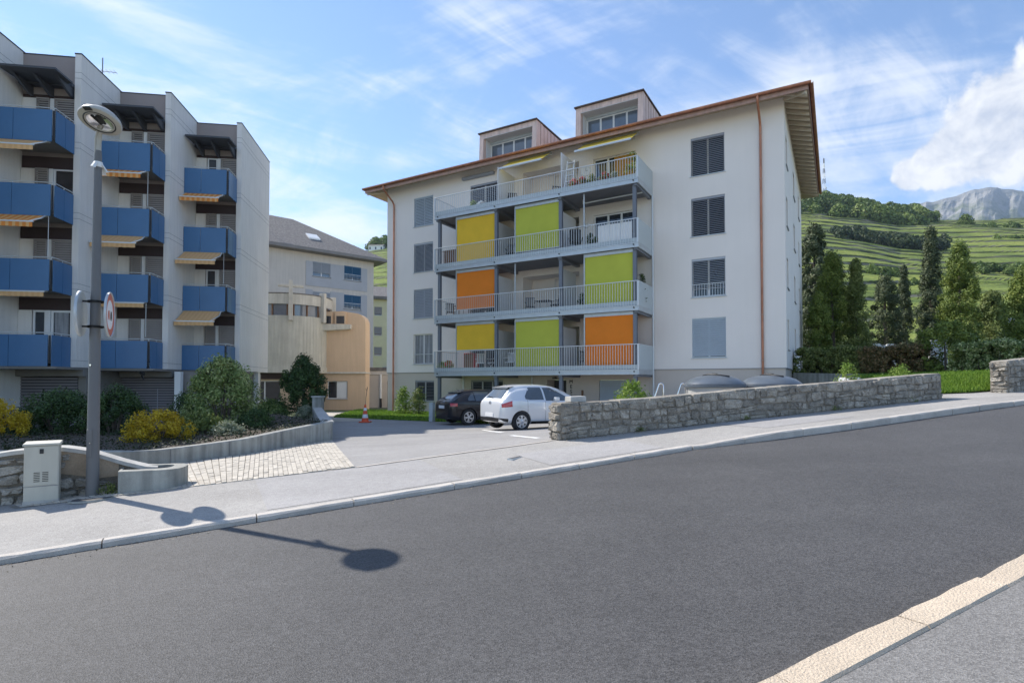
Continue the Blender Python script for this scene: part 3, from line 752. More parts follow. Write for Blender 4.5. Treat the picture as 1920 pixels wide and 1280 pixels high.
# plain that carries the mountain and the back of the hill
m = MB(); m.box(-3500, 5200, 560, 4200, -30, -12); structure(m.build('valley_ground', M['earth']))
def haze():
    m = MB(); m.box(-3600, 5300, -70, 4300, -32, 1080); o = m.build('haze', None)
    mt = bpy.data.materials.new('haze_air'); mt.use_nodes = True; nt = mt.node_tree; nt.nodes.clear()
    out = nt.nodes.new('ShaderNodeOutputMaterial'); v = nt.nodes.new('ShaderNodeVolumePrincipled')
    v.inputs['Color'].default_value = (.62, .78, 1.0, 1); v.inputs['Density'].default_value = HAZE; v.inputs['Anisotropy'].default_value = .2
    nt.links.new(v.outputs[0], out.inputs['Volume'])
    o.data.materials.clear(); o.data.materials.append(mt); stuff(o)
    tag(o, 'thin bluish summer air between the street and the far mountain', 'haze')
HAZE = .00010
# ================================================================ STONE WALLS
def stone_piece(poly, mapf, proud, joint, mat, parent, name='stone'):
    c = np.mean(poly, axis=0); P = []
    for p in poly:
        d = np.array(p) - c; l = np.linalg.norm(d) + 1e-6; P.append(c + d * max(.3, 1 - joint / l))
    P = [np.array(p) for p in smooth_closed(P, 1)]
    n = len(P); m = MB(); vs = []
    for sc, dp in ((1.0, -.03), (1.0 , proud * .45), (.86, proud)):
        for p in P:
            d = p - c; j = random.uniform(.88, 1.06) if dp > 0 else 1
            vs.append(mapf(c[0] + d[0] * sc * j, c[1] + d[1] * sc * j, dp + (random.uniform(-.02, .018) if dp > 0 else 0)))
    vs.append(mapf(c[0], c[1], proud * random.uniform(.9, 1.15)))
    fs = []
    for r in range(2):
        for i in range(n): fs.append((r * n + i, r * n + (i + 1) % n, (r + 1) * n + (i + 1) % n, (r + 1) * n + i))
    for i in range(n): fs.append((2 * n + i, 2 * n + (i + 1) % n, 3 * n))
    m.add(vs, fs); return m.build(name, mat, parent, smooth=True, angle=38)
def course_cells(L, H, w, h):
    """uneven courses of rough blocks: wavy bed joints, irregular widths, some stones split or doubled"""
    rows = max(2, round(H / h)); ys = [0.0]
    for r in range(rows): ys.append(ys[-1] + random.uniform(.72, 1.3))
    ys = [y / ys[-1] * H for y in ys]; ph = [(random.uniform(0, 6), random.uniform(.7, 1.6)) for _ in ys]
    def bed(r, x):
        if r in (0, rows): return ys[r]
        return ys[r] + .026 * math.sin(x * 2.3 * ph[r][1] + ph[r][0]) + .014 * math.sin(x * 7.1 + ph[r][0] * 2)
    out = []
    for r in range(rows):
        x = -random.uniform(0, .6) * w
        while x < L:
            ww = w * random.choice((.45, .6, .8, .9, 1, 1.15, 1.4, 1.8)); a, c = max(x, 0), min(x + ww, L); x += ww
            if c - a < .05: continue
            j = lambda q: random.uniform(-q, q)
            sa, sc_ = j(.028), j(.028)
            lo = [(a, bed(r, a)), ((a + c) / 2 + j(.03), bed(r, (a + c) / 2) + j(.012)), (c, bed(r, c))]; hi = [(c + sc_, bed(r + 1, c)), ((a + c) / 2 + j(.04), bed(r + 1, (a + c) / 2) + j(.02)), (a + sa, bed(r + 1, a))]
            mid_r = (c + sc_ * .5 + j(.02), (lo[2][1] + hi[0][1]) / 2 + j(.02)); mid_l = (a + sa * .5 + j(.02), (lo[0][1] + hi[2][1]) / 2 + j(.02))
            if random.random() < .14 and ww > .8 * w and ys[r + 1] - ys[r] > .12:
                out.append(lo + [mid_r, mid_l]); out.append([mid_l, mid_r] + hi)
            else: out.append(lo + [mid_r] + hi + [mid_l])
    return [[(min(max(px_, 0), L), min(max(py_, 0), H)) for px_, py_ in p] for p in out]
def stone_wall(name, label, base, heights, thick, w=.26, h=.15, mat='stone', cap=True, leftend=True, mortar='mortar'):
    """base: polyline of the foot of the front face, seen from the street; stones set in mortar"""
    base = np.array(base, float); seg = np.linalg.norm(np.diff(base[:, :2], axis=0), axis=1); cl = np.concatenate([[0], np.cumsum(seg)]); L = cl[-1]
    def foot(t): return np.array([np.interp(t, cl, base[:, i]) for i in range(3)])
    def nrm(t):
        a = foot(min(t + .3, L)) - foot(max(t - .3, 0)); d = a[:2] / (np.linalg.norm(a[:2]) + 1e-9); return np.array([d[1], -d[0], 0])
    hf = lambda t: float(np.interp(t, cl, heights))
    root = thing(name, label, 'wall', tuple(foot(L / 2)))
    o = foot(L / 2)
    def front(t, hh, dp):
        f = foot(t) + nrm(t) * dp - o; return (f[0], f[1], f[2] + hh / H * hf(t))
    H = float(np.mean(heights))
    m = MB(); rows = []
    for t in np.linspace(0, L, 40):
        f = foot(t) - o; n = nrm(t); hh = hf(t) + random.uniform(-.012, .012); b = f - n * thick
        rows.append([(f[0], f[1], f[2] - .25), (f[0], f[1], f[2] + hh - .03), (f[0] - n[0] * .06, f[1] - n[1] * .06, f[2] + hh + .004), ((b[0] + f[0]) / 2, (b[1] + f[1]) / 2, f[2] + hh + random.uniform(.0, .02)), (b[0], b[1], f[2] + hh - .015), (b[0], b[1], f[2] - .5)])
    m.grid(rows); m.add(rows[0], [(0, 1, 2, 3, 4, 5)]); m.add(rows[-1], [(0, 1, 2, 3, 4, 5)])
    m.build('mortar_core', M[mortar], root)
    for poly in course_cells(L, H - .01, w, h):
        stone_piece(poly, front, random.uniform(.012, .045), .010, M[mat], root)
    if leftend:
        f0 = foot(0) - o; n0 = nrm(0); d0 = np.array([n0[1], -n0[0], 0])   # pointing out of the end
        d0 = -(foot(.3) - foot(0)); d0[2] = 0; d0 /= np.linalg.norm(d0)
        def endm(t, hh, dp):
            f = f0 - n0 * t + d0 * dp; return (f[0], f[1], f[2] + hh)
        for poly in course_cells(thick, heights[0] - .01, .22, .15):
            stone_piece(poly, endm, random.uniform(.02, .09), .012, M[mat], root)
    if cap:   # flat stones along the top edge
        t = 0.0
        while t < L - .1:
            l = random.uniform(.35, .7); t1 = min(t + l, L)
            f0, f1 = foot(t) - o, foot(t1) - o; n0, n1 = nrm(t), nrm(t1); m = MB()
            z0, z1 = f0[2] + hf(t), f1[2] + hf(t1); k0, k1 = random.uniform(-.015, .03), random.uniform(-.015, .03); hh = random.uniform(.006, .026)
            a = f0 + n0 * k0; b = f1 + n1 * k1; c = f1 - n1 * thick; d = f0 - n0 * thick
            e = (f1 - f0) / (np.linalg.norm(f1 - f0) + 1e-6) * .012
            m.hexa([(a[0] + e[0], a[1] + e[1], z0 - .06), (b[0] - e[0], b[1] - e[1], z1 - .06), (c[0] - e[0], c[1] - e[1], z1 - .06), (d[0] + e[0], d[1] + e[1], z0 - .06),
                    (a[0] + e[0], a[1] + e[1], z0 + hh), (b[0] - e[0], b[1] - e[1], z1 + hh), (c[0] - e[0], c[1] - e[1], z1 + hh), (d[0] + e[0], d[1] + e[1], z0 + hh)])
            m.build('coping_stone', M[mat], root, bevel=.012); t = t1
    return root
W1 = [(0.91, 10.36, .48), (2.53, 11.04, .59), (5.06, 12.02, .76), (8.01, 13.08, .96), (10.93, 14.19, 1.15)]
stone_wall('stone_wall', 'long low grey rubble stone wall running uphill along the pavement', W1, [.67, .61, .64, .62, .63], .42)
stone_wall('stone_wall', 'short grey stone wall beyond the grass verge at the right edge', [(13.30, 14.92, 1.27), (15.6, 16.1, 1.42), (18.5, 17.6, 1.62)], [.86, .9, .95], .4, leftend=True)

# old wall left of the ramp with its sweeping concrete coping, and the rounded planter end
root = thing('old_stone_wall', 'old patched stone wall with curved concrete coping behind the street lamp', 'wall', RP(-3, 9.5))
ox, oy, oz = RP(-3, 9.5)
def oldp(s, h, dp):
    x, y, z = RP(s, 9.47 - dp, .10 + h); return (x - ox, y - oy, z - oz)
oldtop = lerpf([(-9, .62), (-2.9, .64), (-2.2, .70), (-1.75, .70), (-1.45, .62), (-1.0, .40), (-.75, .30), (-.55, .27)])
m = MB(); rows = []
for s in np.linspace(-8.5, -.6, 60):
    h = float(oldtop(s)) - .05; rows.append([oldp(s, -.3, 0), oldp(s, h, 0), oldp(s, h, -.28), oldp(s, -.5, -.28)])
m.grid(rows); m.build('wall_core', M['old_mortar'], root)
m = MB(); rows = []
for s in np.linspace(-8.5, -.62, 60):
    h = float(oldtop(s)); j = random.uniform(-.006, .006); rows.append([oldp(s, h - .052, .025 + j), oldp(s, h, .02 + j), oldp(s, h + .008, -.15), oldp(s, h, -.31), oldp(s, h - .05, -.31)])
m.grid(rows); m.build('coping', M['concrete_light'], root, smooth=True)
m = MB(); rows = []
for s in np.linspace(-1.72, -1.08, 14):   # patch of brown render under the curve
    h = float(oldtop(s)) - .055; rows.append([oldp(s, max(.22, h - .30), .012), oldp(s, h, .014)])
m.grid(rows); m.build('render_patch', M['render_old'], root)
for poly in course_cells(7.9, .60, .26, .13):
    if max(p[0] for p in poly) > 6.95 and np.mean([p[1] for p in poly]) > .27: continue
    if max(p[0] for p in poly) > 7.4: continue
    stone_piece(poly, lambda a, b, dp: oldp(-8.5 + a, b * min(1, (float(oldtop(-8.5 + a)) - .06) / .6), dp), random.uniform(.025, .06), .015, M['stone_dark'], root)

def round_poly(pts, r, n=6):
    out = []; k = len(pts)
    for i in range(k):
        p = np.array(pts[i]); a = np.array(pts[i - 1]) - p; b = np.array(pts[(i + 1) % k]) - p
        ra = min(r[i] if isinstance(r, (list, tuple)) else r, np.linalg.norm(a) * .49, np.linalg.norm(b) * .49)
        a = a / np.linalg.norm(a) * ra; b = b / np.linalg.norm(b) * ra
        for t in np.linspace(0, 1, n): out.append(tuple((1 - t) ** 2 * (p + a) + 2 * t * (1 - t) * p + t ** 2 * (p + b)))
    return out
px, py, pz = RP(-.75, 9.35)
pl = thing('planter', 'low rounded concrete planter at the foot of the street lamp wall', 'planter', (px, py, pz + .1))
loc = lambda s, n: tuple(np.array(RP(s, n)[:2]) - np.array([px, py]))
outer = round_poly([loc(-1.05, 9.10), loc(-.33, 8.98), loc(-.20, 9.62), loc(-1.05, 9.78)], [.03, .26, .26, .03])
inner = round_poly([loc(-1.02, 9.22), loc(-.47, 9.14), loc(-.38, 9.50), loc(-1.02, 9.64)], [.02, .16, .16, .02])
m = MB(); n = len(outer); zt = .30
zs = lambda p: .30 + .02 * p[0]
m.add([(x, y, -.25) for x, y in outer] + [(x, y, zt) for x, y in outer] + [(x, y, zt + .006) for x, y in inner] + [(x, y, .15) for x, y in inner],
      [(i, (i + 1) % n, n + (i + 1) % n, n + i) for i in range(n)] + [(n + i, n + (i + 1) % n, 2 * n + (i + 1) % n, 2 * n + i) for i in range(n)] + [(2 * n + i, 2 * n + (i + 1) % n, 3 * n + (i + 1) % n, 3 * n + i) for i in range(n)])
m.build('planter_wall', M['concrete'], pl, smooth=True, angle=50)
m = MB(); m.add([(x, y, .21 + random.uniform(-.01, .01)) for x, y in inner], [tuple(range(n))]); m.build('planter_soil', M['soil'], pl)

# concrete retaining wall of the ramp
rw = thing('retaining_wall', 'streaked concrete retaining wall curving beside the paved ramp', 'wall', (*WB[4], 0))
bx, by = WB[4]; rows = []; TT = np.linspace(0, wl[-1], 44)
topz = lambda t: float(np.interp(t, wl, [.40, .35, .32, .30, .31, .35, .41, .49]))
for t in TT:
    p = wallpt(t); d = wallpt(min(t + .2, wl[-1])) - wallpt(max(t - .2, 0)); d /= np.linalg.norm(d); nn = np.array([-d[1], d[0]])
    a = p - np.array([bx, by]); b = a + nn * .2; z = topz(t)
    rows.append([(a[0], a[1], -.35), (a[0], a[1], z - .015), (a[0] + nn[0] * .015, a[1] + nn[1] * .015, z), (b[0], b[1], z), (b[0], b[1], -.3)])
m = MB(); m.grid(rows); m.add(rows[-1], [(0, 1, 2, 3, 4)]); m.build('wall_face', M['concrete'], rw)
for t in (wl[3] + .2, wl[5] - .4, wl[6] - .3):     # casting joints
    p = wallpt(t) - np.array([bx, by]); d = wallpt(t + .1) - wallpt(t - .1); d /= np.linalg.norm(d); nn = np.array([d[1], -d[0]])
    m = MB(); m.bar((p[0] + nn[0] * .004, p[1] + nn[1] * .004, -.2), (p[0] + nn[0] * .004, p[1] + nn[1] * .004, topz(t)), .018, .01, (d[0], d[1], 0)); m.build('joint', M['joint'], rw)
lw = thing('garden_wall', 'low concrete wall with pale slab top leading back to a square pillar', 'wall', (-5.0, 15.53, 0))
A0, A1 = np.array([0, .02]), np.array([-3.55, 9.4]); d = (A1 - A0) / np.linalg.norm(A1 - A0); nn = np.array([-d[1], d[0]])
m = MB(); a, b, c, e = A0, A1, A1 + nn * .3, A0 + nn * .3
m.hexa([(*a, -.4), (*b, -.5), (*c, -.5), (*e, -.4), (*a, .43), (*b, .42), (*c, .42), (*e, .43)]); m.build('wall_face', M['concrete'], lw)
m = MB(); a, b, c, e = A0 - nn * .03, A1 - nn * .03, A1 + nn * .33, A0 + nn * .33
m.hexa([(*a, .432), (*b, .422), (*c, .422), (*e, .432), (*a, .49), (*b, .48), (*c, .48), (*e, .49)]); m.build('coping', M['concrete_light'], lw, bevel=.01)
m = MB(); m.box(-3.95, -3.55, 9.42, 9.85, -.5, .92); m.build('pillar', M['concrete'], lw, bevel=.012)
m = MB(); m.box(-3.99, -3.51, 9.38, 9.89, .922, .98); m.build('pillar_cap', M['concrete_light'], lw, bevel=.012)
# kerb-high concrete wall under the hedge on the right
m = MB(); HEDGE0, HEDGE1 = np.array([14.35, 27.6]), np.array([19.9, 19.4])
hd = (HEDGE1 - HEDGE0) / np.linalg.norm(HEDGE1 - HEDGE0); hn = np.array([hd[1], -hd[0]])   # hn looks at the camera side
if hn @ np.array([-1, -1]) < 0: hn = -hn
rw2 = thing('retaining_wall', 'plain concrete retaining wall below the hedge beside the apartment house', 'wall', (*HEDGE0, 1.2))
p0 = hn * .75; p1 = hd * 7.2 + hn * .75
m.hexa([(*(p0), -.8), (*(p1), -.4), (*(p1 - hn * .2), -.4), (*(p0 - hn * .2), -.8), (*(p0), .87), (*(p1), .62), (*(p1 - hn * .2), .62), (*(p0 - hn * .2), .87)])
m.build('wall_face', M['concrete'], rw2, bevel=.01)

# ================================================================ STREET THINGS
LX, LY, LZ = RP(-1.35, 9.30, .085)
lamp = thing('street_lamp', 'tall grey street lamp post with round disc head', 'street lamp', (LX, LY, LZ))
m = MB(); m.tube([(0, 0, -.05), (0, 0, .03), (0, 0, 2.2), (0, 0, 2.22), (0, 0, 4.62), (0, 0, 4.70)], [.080, .076, .064, .062, .044, .038], 20); m.build('post', M['lamp'], lamp, smooth=True)
m = MB(); m.lathe([(.15, -.04), (.15, -.004), (.10, .012)], 20); m.build('base_collar', M['concrete'], lamp, smooth=True)
m = MB(); m.box(-.036, .036, -.078, -.06, .55, .92); m.build('access_door', M['lamp'], lamp, bevel=.006)
m = MB(); m.tube([(.02, -.07, .74), (.02, -.088, .74)], .008, 8); m.tube([(.0, -.06, 1.78), (.0, -.08, 1.78)], .013, 8); m.build('bolt', M['chrome'], lamp)
m = MB(); m.tube([(0, 0, 4.68), (0, 0, 4.80), (.04, -.03, 4.93), (.10, -.08, 5.02)], [.036, .034, .030, .028], 12); m.tube([(-.03, -.02, 4.55), (-.01, -.04, 4.86), (.07, -.10, 5.0)], .012, 8); m.build('neck', M['lamp_shell'], lamp, smooth=True)
m = MB()                                     # torn tape tied under the head
for k in range(7):
    a = random.uniform(0, 6.28); l = random.uniform(.08, .17)
    p = Vector((.05 * math.cos(a), .05 * math.sin(a), 4.52 + random.uniform(-.02, .03))); q = p + Vector((math.cos(a) * l * .5, math.sin(a) * l * .5, -l * .8)); m.bar(p, q, .03, .004)
m.lathe([(.052, 4.47), (.06, 4.50), (.052, 4.545)], 12); m.build('tape', M['white'], lamp)
hx, hy, hz = .17, -.20, 5.02
head_rot = (rad(-20), rad(1), 0)
hm = MB(); hm.lathe([(0, .13), (.10, .125), (.20, .095), (.265, .04), (.285, .0), (.28, -.022), (.235, -.03), (.18, -.034), (.175, -.022)], 40); hm.v = [(x * .87, y * .87, z) for x, y, z in hm.v]; head = hm.build('lamp_head', M['lamp_shell'], lamp, smooth=True, loc=(hx, hy, hz), rot=head_rot)
m = MB(); m.lathe([(.186, -.036), (.180, -.044), (.168, -.03)], 36); m.build('glass_ring', M['dark'], head, smooth=True)
m = MB(); m.lathe([(.176, -.024), (.15, .02), (.09, .055), (0, .06)], 32); m.build('reflector', M['chrome'], head, smooth=True)
m = MB()
for q in (-.05, .05): m.bar((q, -.10, -.005), (q * .5, .06, .0), .028, .02)
m.tube([(0, -.07, .01), (0, .05, .01)], .024, 10); m.build('bulb_holder', M['dark'], head)
m = MB(); m.box(-.05, .05, -.262, -.20, -.034, -.028); m.build('clip', M['dark'], head)
# round signs clamped back to back on the post
def round_sign(label, ang, front, off):
    root = thing('traffic_sign', label, 'sign', (LX, LY, LZ), ang, None)
    z = 2.47; y = -off
    m = MB(); m.lathe([(0, .012), (.296, .012), (.306, .0), (.306, -.018), (.296, -.02), (.292, 0.0)], 40, axis='y'); s = m.build('sign_plate', M['steel_light'], root, smooth=True, loc=(0, y, z))
    for dz in (-.17, .17):
        m = MB(); m.lathe([(.082, dz - .014), (.090, dz - .014), (.090, dz + .014), (.082, dz + .014)], 20, c=(0, 0, z)); m.bar((0, -.085, z + dz), (0, y + .012, z + dz), .03, .024); m.build('clamp', M['dark'], root)
    m = MB(); m.lathe([(.285, -.008), (.20, -.0082), (.20, -.0075), (.285, -.0075)], 40, axis='y'); m.build('red_ring', M['sign_red'] if front else M['steel_light'], s)
    m = MB(); m.lathe([(.199, -.0072), (0, -.0072)], 40, axis='y'); m.build('white_disc', M['sign_white'] if front else M['steel_light'], s)
    if front:
        for cx, mt in ((-.075, M['sign_red']), (.075, M['black'])):
            m = MB(); m.prism_y([(cx - .05, -.05), (cx + .05, -.05), (cx + .05, .005), (cx + .032, .05), (cx - .032, .05), (cx - .05, .005)], -.0095, -.0075)
            m.box(cx - .045, cx - .022, -.0095, -.0075, -.075, -.05); m.box(cx + .022, cx + .045, -.0095, -.0075, -.075, -.05); m.build('car_symbol', mt, s)
    return root
round_sign('round red and white no overtaking sign on the lamp post', rad(116), True, .155)
round_sign('grey metal back of the round sign turned away on the lamp post', rad(-64), False, .155)

# electricity cabinet
cx, cy, cz = RP(-1.86, 9.16, .10)
cab = thing('electrical_cabinet', 'cream electrical cabinet standing against the old stone wall', 'cabinet', (cx, cy, cz), math.atan2(D[1], D[0]) + rad(5))
w = .175
m = MB(); m.box(-w, w, 0, .24, -.02, .755); m.build('body', M['cabinet'], cab, bevel=.012)
m = MB(); m.hexa([(-w - .015, -.02, .757), (w + .015, -.02, .757), (w + .015, .26, .757), (-w - .015, .26, .757), (-w - .01, -.015, .785), (w + .01, -.015, .785), (w + .01, .26, .80), (-w - .01, .26, .80)]); m.build('lid', M['cabinet'], cab, bevel=.008)
m = MB(); m.box(-w + .012, w - .012, -.006, -.001, .255, .745); dr = m.build('door', M['cabinet'], cab, bevel=.002)
m = MB()
for a in range(2):
    for k in range(6): m.box(-.075 + a * .085, -.015 + a * .085, -.010, -.0055, .30 + k * .022, .308 + k * .022)
m.build('louvre', M['black'], dr)
m = MB(); m.box(-.02, .02, -.018, -.0055, .655, .715); m.build('lock', M['dark'], dr, bevel=.004)
m = MB(); m.box(-w - .004, w + .004, -.006, .245, -.02, .06); m.build('plinth', M['concrete_light'], cab)
m = MB(); m.box(-w + .002, w - .002, -.003, -.0012, .236, .244); m.build('seam', M['joint'], cab)

# manhole cover by the lamp
mx_, my_, mz_ = RP(-1.30, 9.02, .119)
mh = thing('manhole_cover', 'round cast iron cover in the pavement beside the lamp base', 'manhole cover', (mx_, my_, mz_))
mh.rotation_euler = (rad(-1.7), rad(-3.2), 0)
m = MB(); m.lathe([(0, .007), (.21, .007), (.225, .004), (.225, -.02)], 28); m.build('cover', M['iron'], mh)
m = MB(); m.lathe([(.232, .003), (.262, .004), (.27, -.02)], 28); m.build('rim', M['concrete'], mh)
# slotted drain in the pavement
dx_, dy_, dz_ = RP(4.35, 7.75, .088)
dg = thing('drain_cover', 'small rectangular drain cover set in the pavement by the drive', 'drain cover', (dx_, dy_, dz_), math.atan2(D[1], D[0]) + .5); 
m = MB(); m.box(-.26, .26, -.05, .05, -.03, .008); m.build('frame', M['steel_light'], dg)
m = MB(); m.box(-.24, .24, -.032, .032, .0085, .011); m.build('grate', M['iron'], dg)

# traffic cone with a stick in it
kx, ky = -6.45, 24.5
cn = thing('traffic_cone', 'orange and white traffic cone with a stick in its top', 'traffic cone', (kx, ky, g1(kx, ky) + .012))
m = MB(); m.box(-.23, .23, -.23, .23, 0, .05); m.build('base', M['cone_red'], cn, bevel=.015)
def cr(z): return .165 - .165 * .80 * z / .78
bands = [(.05, .20, 'cone_red'), (.20, .36, 'white'), (.36, .52, 'cone_red'), (.52, .64, 'white'), (.64, .79, 'cone_red')]
for a, b, c in bands:
    m = MB(); m.lathe([(cr(a), a), (cr(b), b)] + ([(0, b)] if b > .75 else []), 22); m.build('band', M[c], cn, smooth=True)
m = MB(); m.tube([(0, 0, .6), (.03, 0, 1.1), (.10, -.02, 1.55)], .014, 6); m.tube([(.07, -.01, 1.35), (.02, .0, 1.5)], .009, 6); m.build('stick', M['bark'], cn)
# bollard light
kx, ky = -3.55, 24.75
bl = thing('bollard_light', 'short grey square bollard light beside the black car', 'bollard', (kx, ky, g1(kx, ky) + .012), -.5)
m = MB(); m.box(-.10, .10, -.10, .10, 0, .62); m.build('post', M['steel_light'], bl, bevel=.008)
m = MB(); m.box(-.095, .095, -.095, .095, .62, .80); m.build('lens', M['frost'], bl)
m = MB(); m.box(-.105, .105, -.105, .105, .80, .85); m.build('cap', M['steel_light'], bl, bevel=.008)

# two half-buried waste containers behind the stone wall
def container(label, x, y):
    z = g1(x, y); r = thing('waste_container', label, 'container', (x, y, z), random.uniform(0, 6), 'domed waste containers behind the stone wall')
    top = 1.47 - z
    m = MB(); m.lathe([(0, -.2), (.72, -.2), (.78, 0), (.78, top)], 36); m.build('body', M['bin_body'], r, smooth=True)
    m = MB(); m.lathe([(.80, top - .03), (.84, top), (.845, top + .05), (.80, top + .10), (.66, top + .20), (.45, top + .275), (.2, top + .31), (0, top + .315)], 44); d = m.build('dome_lid', M['bin'], r, smooth=True)
    m = MB(); m.lathe([(.825, top - .045), (.86, top - .03), (.86, top + .012), (.846, top + .02)], 44); m.build('rim', M['bin'], r, smooth=True)
    m = MB(); pts = [(.62 * math.cos(a) * .9, .62 * math.sin(a) * .45 - .12, top + .33 - .18 * (math.cos(a) * .62) ** 2) for a in np.linspace(.3, 2.84, 9)]; m.tube(pts, .022, 8); m.build('handle', M['dark'], d, smooth=True)
    m = MB(); m.box(-.06, .06, -.05, .05, top + .31, top + .36); m.build('hinge', M['dark'], d)
container('left of two dark domed waste containers behind the stone wall', 5.86, 16.1)
container('right of two dark domed waste containers, below the copper downpipe', 7.55, 16.25)
for label, x, y in (('left bent steel hoop poking above the stone wall', 4.15, 15.6), ('right bent steel hoop poking above the stone wall', 4.95, 16.2)):
    z = g1(x, y); o = MB().tube([(-.42, .1, 0), (-.12, .02, 1.25 - z), (-.03, 0, 1.52 - z), (.03, 0, 1.545 - z), (.08, 0, 1.50 - z), (.085, 0, 1.2 - z), (.085, 0, 0)], .024, 8).build('steel_hoop', M['chrome'], None, smooth=True, loc=(x, y, z))
    tag(o, label, 'hoop', 'steel hoops behind the wall')
o = MB().hexa([(-.17, -.12, 0), (.17, -.12, 0), (.17, .12, 0), (-.17, .12, 0), (-.165, -.115, .1), (.165, -.115, .11), (.165, .115, .11), (-.165, .115, .1)]).build('stone_block', M['concrete_light'], None, bevel=.008, loc=(1.22, 10.72, 1.185), rot=(0, 0, .4))
tag(o, 'pale flat stone block lying on the near end of the stone wall', 'stone block')
o = MB().box(-.3, .3, -.15, .15, 0, .75).build('junction_box', M['white'], None, bevel=.01, loc=(10.3, 17.0, g1(10.3, 17.0)), rot=(0, 0, .45)); tag(o, 'small white box showing just above the stone wall', 'box')
# ================================================================ WHITE APARTMENT HOUSE (local x along the front to the right, y into the house)
APT_RZ = math.atan2(-.5036, .864)
apt = thing('apartment_building', 'white four storey apartment house with copper eaves and coloured balcony screens', 'building', (11.83, 23.96, 0), APT_RZ)
XL, XR, YBK = -22.95, 0.0, 13.4
WTOP = 14.02; PL = 2.23
UW = [(-3.96, -2.46), (-20.75, -19.25)]
SILL = [2.73, 5.54, 8.39, 11.23]; HEAD = [4.57, 7.34, 10.19, 13.03]
BZ = [1.95, 4.83, 7.68, 10.60]; BT = [3.33, 6.18, 9.0, 11.83]       # balcony underside, handrail
FL = [b + .26 for b in BZ]
RX0, RX1, RD = -13.0, -9.65, 1.1                                     # recessed middle bay
holes = []
for k in range(4):
    for a, b in UW: holes.append((a, b, SILL[k], HEAD[k], .17))
    holes.append((RX0, RX1, FL[k], FL[k] + 2.28, RD))
    holes.append((-16.5, -14.55, FL[k] + .02, FL[k] + 2.2, .17))
    holes.append((-8.85, -6.62, FL[k] + .02, FL[k] + 2.2, .17))
m = MB(); cutwall(m, XL, XR, PL, WTOP, 0, holes)
m.quad((RX0, RD, PL), (RX1, RD, PL), (RX1, RD, WTOP), (RX0, RD, WTOP))
m.build('front_wall', M['plaster'], apt)
# right side wall with its narrow windows
SW = [(.75, 1.6), (5.6, 6.7), (9.9, 10.8)]
sh = [(a, b, 3.05 + 2.75 * k, 4.4 + 2.75 * k, .2) for a, b in SW for k in range(4)]
m = MB(); cutwall(m, 0, YBK, PL, WTOP, 0, sh)
m.v = [(-y, x, z) for x, y, z in m.v]        # turn the sheet so that it faces +x at x = 0
m.build('side_wall', M['plaster'], apt)
m = MB(); m.quad((XL, 0, PL), (XL, YBK, PL), (XL, YBK, WTOP), (XL, 0, WTOP)); m.quad((XL, YBK, PL), (XR, YBK, PL), (XR, YBK, WTOP), (XL, YBK, WTOP)); m.build('rear_wall', M['plaster'], apt)
# plinth storey, set back a little, with entrance and windows
ph = [(-20.65, -19.17, .47, 1.74, .17), (-16.48, -14.31, .55, 1.75, .17), (-11.55, -10.42, -.2, 1.74, .9), (-8.6, -6.7, -.2, 1.72, .12)]
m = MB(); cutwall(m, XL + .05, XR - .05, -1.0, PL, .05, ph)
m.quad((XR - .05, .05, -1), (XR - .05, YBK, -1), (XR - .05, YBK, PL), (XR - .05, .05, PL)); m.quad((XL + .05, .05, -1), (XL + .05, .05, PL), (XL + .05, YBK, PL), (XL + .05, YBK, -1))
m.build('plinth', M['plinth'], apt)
m = MB(); m.box(XL, XR, -.004, .045, PL - .028, PL - .002); m.box(XR - .045, XR + .004, .05, YBK, PL - .028, PL - .002); m.build('drip_edge', M['blind_dark'], apt)

